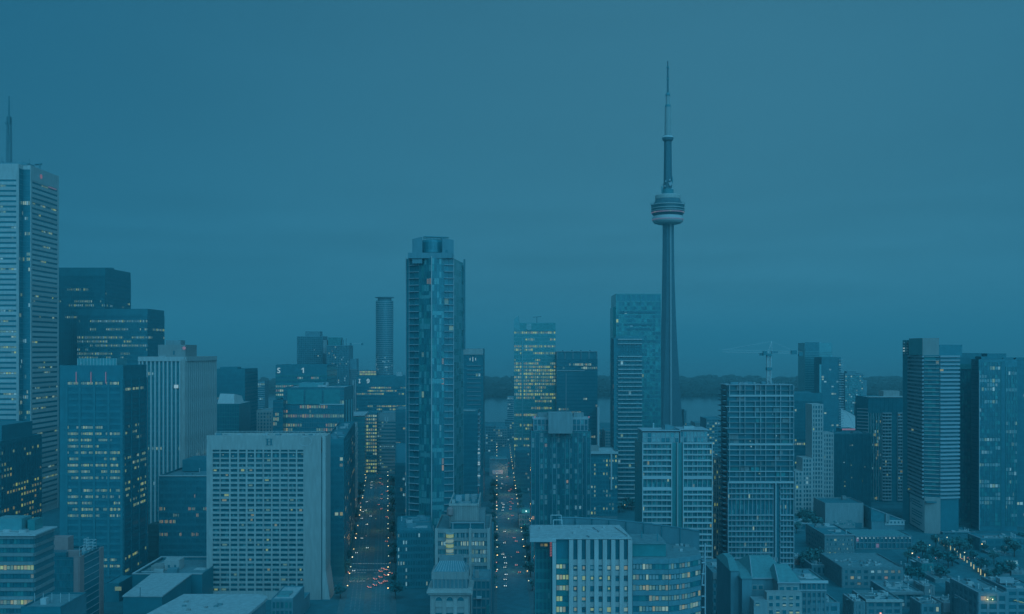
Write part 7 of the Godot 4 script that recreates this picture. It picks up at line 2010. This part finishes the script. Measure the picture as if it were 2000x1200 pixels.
func cars():
	var protos := [make_car("car_dark"), make_car("car_pale"), make_car("car_mid")]
	var used := [false, false, false]
	var names := ["dark", "pale", "grey"]
	var list := []
	# towards the camera on the left carriageway, away on the right one
	for k in 34:
		var d := 560.0 + k * 15.0 + rf(-6, 6)
		if rng.randf() < 0.42:
			list.append([Vector3(avenue_x(d, -[3.2, 5.6, 8.0, 10.4][rng.randi() % 4]), 0.03, -d), 0.127, "white headlights, coming up the avenue", "cars coming up the avenue"])
		d += 7
		if rng.randf() < 0.4:
			list.append([Vector3(avenue_x(d, [3.2, 5.6, 8.0, 10.4][rng.randi() % 4]), 0.03, -d), 0.127 + PI, "red tail lights, driving down the avenue", "cars driving down the avenue"])
	for k in 10:
		for j in 2:
			list.append([Vector3(avenue_x(596.0 - k * 1.0 + j * 7.5, 3.0 + (k % 4) * 2.4), 0.03, -(578.0 + k * 5.2 + j * 2.0)), 0.127 + PI, "red tail lights, queuing at the avenue's crossing", "cars queuing at the crossing"])
	for k in 46:
		var d := 580.0 + k * 16.0 + rf(-5, 5)
		if rng.randf() < 0.42:
			list.append([Vector3(street_x(d, -4.0 + rf(-1, 1)), 0.03, -d), 0.016, "white headlights, coming up the narrow street", "cars coming up the narrow street"])
		if rng.randf() < 0.42:
			list.append([Vector3(street_x(d + 6, 4.0 + rf(-1.5, 1.5)), 0.03, -d - 6), 0.016 + PI, "red tail lights, driving down the narrow street", "cars driving down the narrow street"])
	for k in 9:
		list.append([Vector3(X(1580 + k * 6.4, 655 + (k % 2) * 5), 0.0, -(655.0 + (k % 2) * 5)), 1.2, "parked in the small lot left of the brick warehouse", "cars parked left of the brick warehouse"])
	for k in 9:
		list.append([Vector3(X(1790 + k * 16, 655), 0.0, -655.0 - (k % 2) * 4), PI / 2, "on the road along the lit tree row", "cars along the lit tree row"])
	list.sort_custom(func(a, b): return a[0].z > b[0].z)
	var counts := {}
	for c in list:
		var i := rng.randi() % 3
		var key: String = names[i] + c[3]
		counts[key] = counts.get(key, -1) + 1
		var o: Node3D = protos[i]
		if used[i]:
			o = protos[i].duplicate()
			o.name = "car"
			add_child(o, true)
		used[i] = true
		o.position = c[0]
		o.rotation.y = c[1]
		tag(o, "%s %s car from near, %s" % [ORD[counts[key]].replace("-", ""), names[i], c[2]], "car", c[3])

func greenery():
	# broadleaf trees: trunk, limbs and a crown of many small leaf faces
	var protos := []
	for k in 2:
		var o := thing("street_tree", "", "tree")
		var w := Mass.new()
		w.bar(Vector3.ZERO, Vector3(0.1, 3.0, 0), 0.36)
		var tips := []
		for j in 7:
			var t := Vector3(rf(-2.2, 2.2), rf(4.2, 7.0), rf(-2.2, 2.2))
			w.bar(Vector3(0.1, 2.8, 0), t, 0.16)
			tips.append(t)
		part(o, "trunk", w.mesh(), M.bark)
		var leaves := Mass.new()
		for j in 520:
			var c: Vector3 = pick(tips)
			var q := c + Vector3(rng.randfn(0, 0.85), rng.randfn(0.2, 0.7), rng.randfn(0, 0.85))
			var a := Vector3(rf(-1, 1), rf(-0.5, 0.5), rf(-1, 1)).normalized() * rf(0.22, 0.42)
			var b := a.cross(Vector3(rf(-1, 1), rf(-1, 1), rf(-1, 1)).normalized())
			leaves.quad(q - a - b, q + a - b, q + a + b, q - a + b)
		part(o, "crown", leaves.mesh(), M.leaf if k == 0 else M.leaf_light)
		protos.append(o)
	var used := [false, false]
	var list := []
	for k in 16:
		for s in [-1.0, 1.0]:
			if (k + int(s)) % 3 == 0:
				continue
			list.append([avenue_x(552.0 + k * 31, s * 15.6), 552.0 + k * 31, "%s tree from the near end on the avenue's %s pavement" % [ORD[k], "left" if s < 0 else "right"], "trees along the avenue"])
	for k in 14:
		for s in [-1.0, 1.0]:
			list.append([street_x(570.0 + k * 34, s * 11.6), 570.0 + k * 34, "%s tree from the near end on the narrow street's %s pavement" % [ORD[k], "left" if s < 0 else "right"], "trees along the narrow street"])
	for k in 34:
		var d := rf(585, 705)
		list.append([X(1772 + k * 6.7 + rf(0, 4), d), d, "%s dark tree from the left among the low roofs at lower right" % ORD[k], "trees at lower right"])
	for k in 14:
		var d := rf(620, 650)
		list.append([X(1566 + k * 3.3, d), d, "%s pale leafy tree from the left beside the brick warehouse" % ORD[k], "trees left of the brick warehouse"])
	for k in 12:
		var d := rf(838, 866)
		list.append([X(1152 + k * 8.2, d), d, "%s tree from the left in the plaza below the white-lined tower" % ORD[k], "plaza trees"])
	for k in 10:
		var d := rf(745, 800)
		list.append([X(1556 + k * 5.2, d), d, "%s tree from the left beside the blank pale box building" % ORD[k], "trees beside the blank box"])
	for c in list:
		var i: int = 1 if "pale" in c[2] else rng.randi() % 2
		var o: Node3D = protos[i]
		if used[i]:
			o = protos[i].duplicate()
			o.name = "street_tree"
			add_child(o, true)
		used[i] = true
		o.position = Vector3(c[0], 0, -c[1])
		o.rotation.y = rf(0, TAU)
		o.scale = Vector3.ONE * rf(0.8, 1.35)
		tag(o, c[2], "tree", c[3])
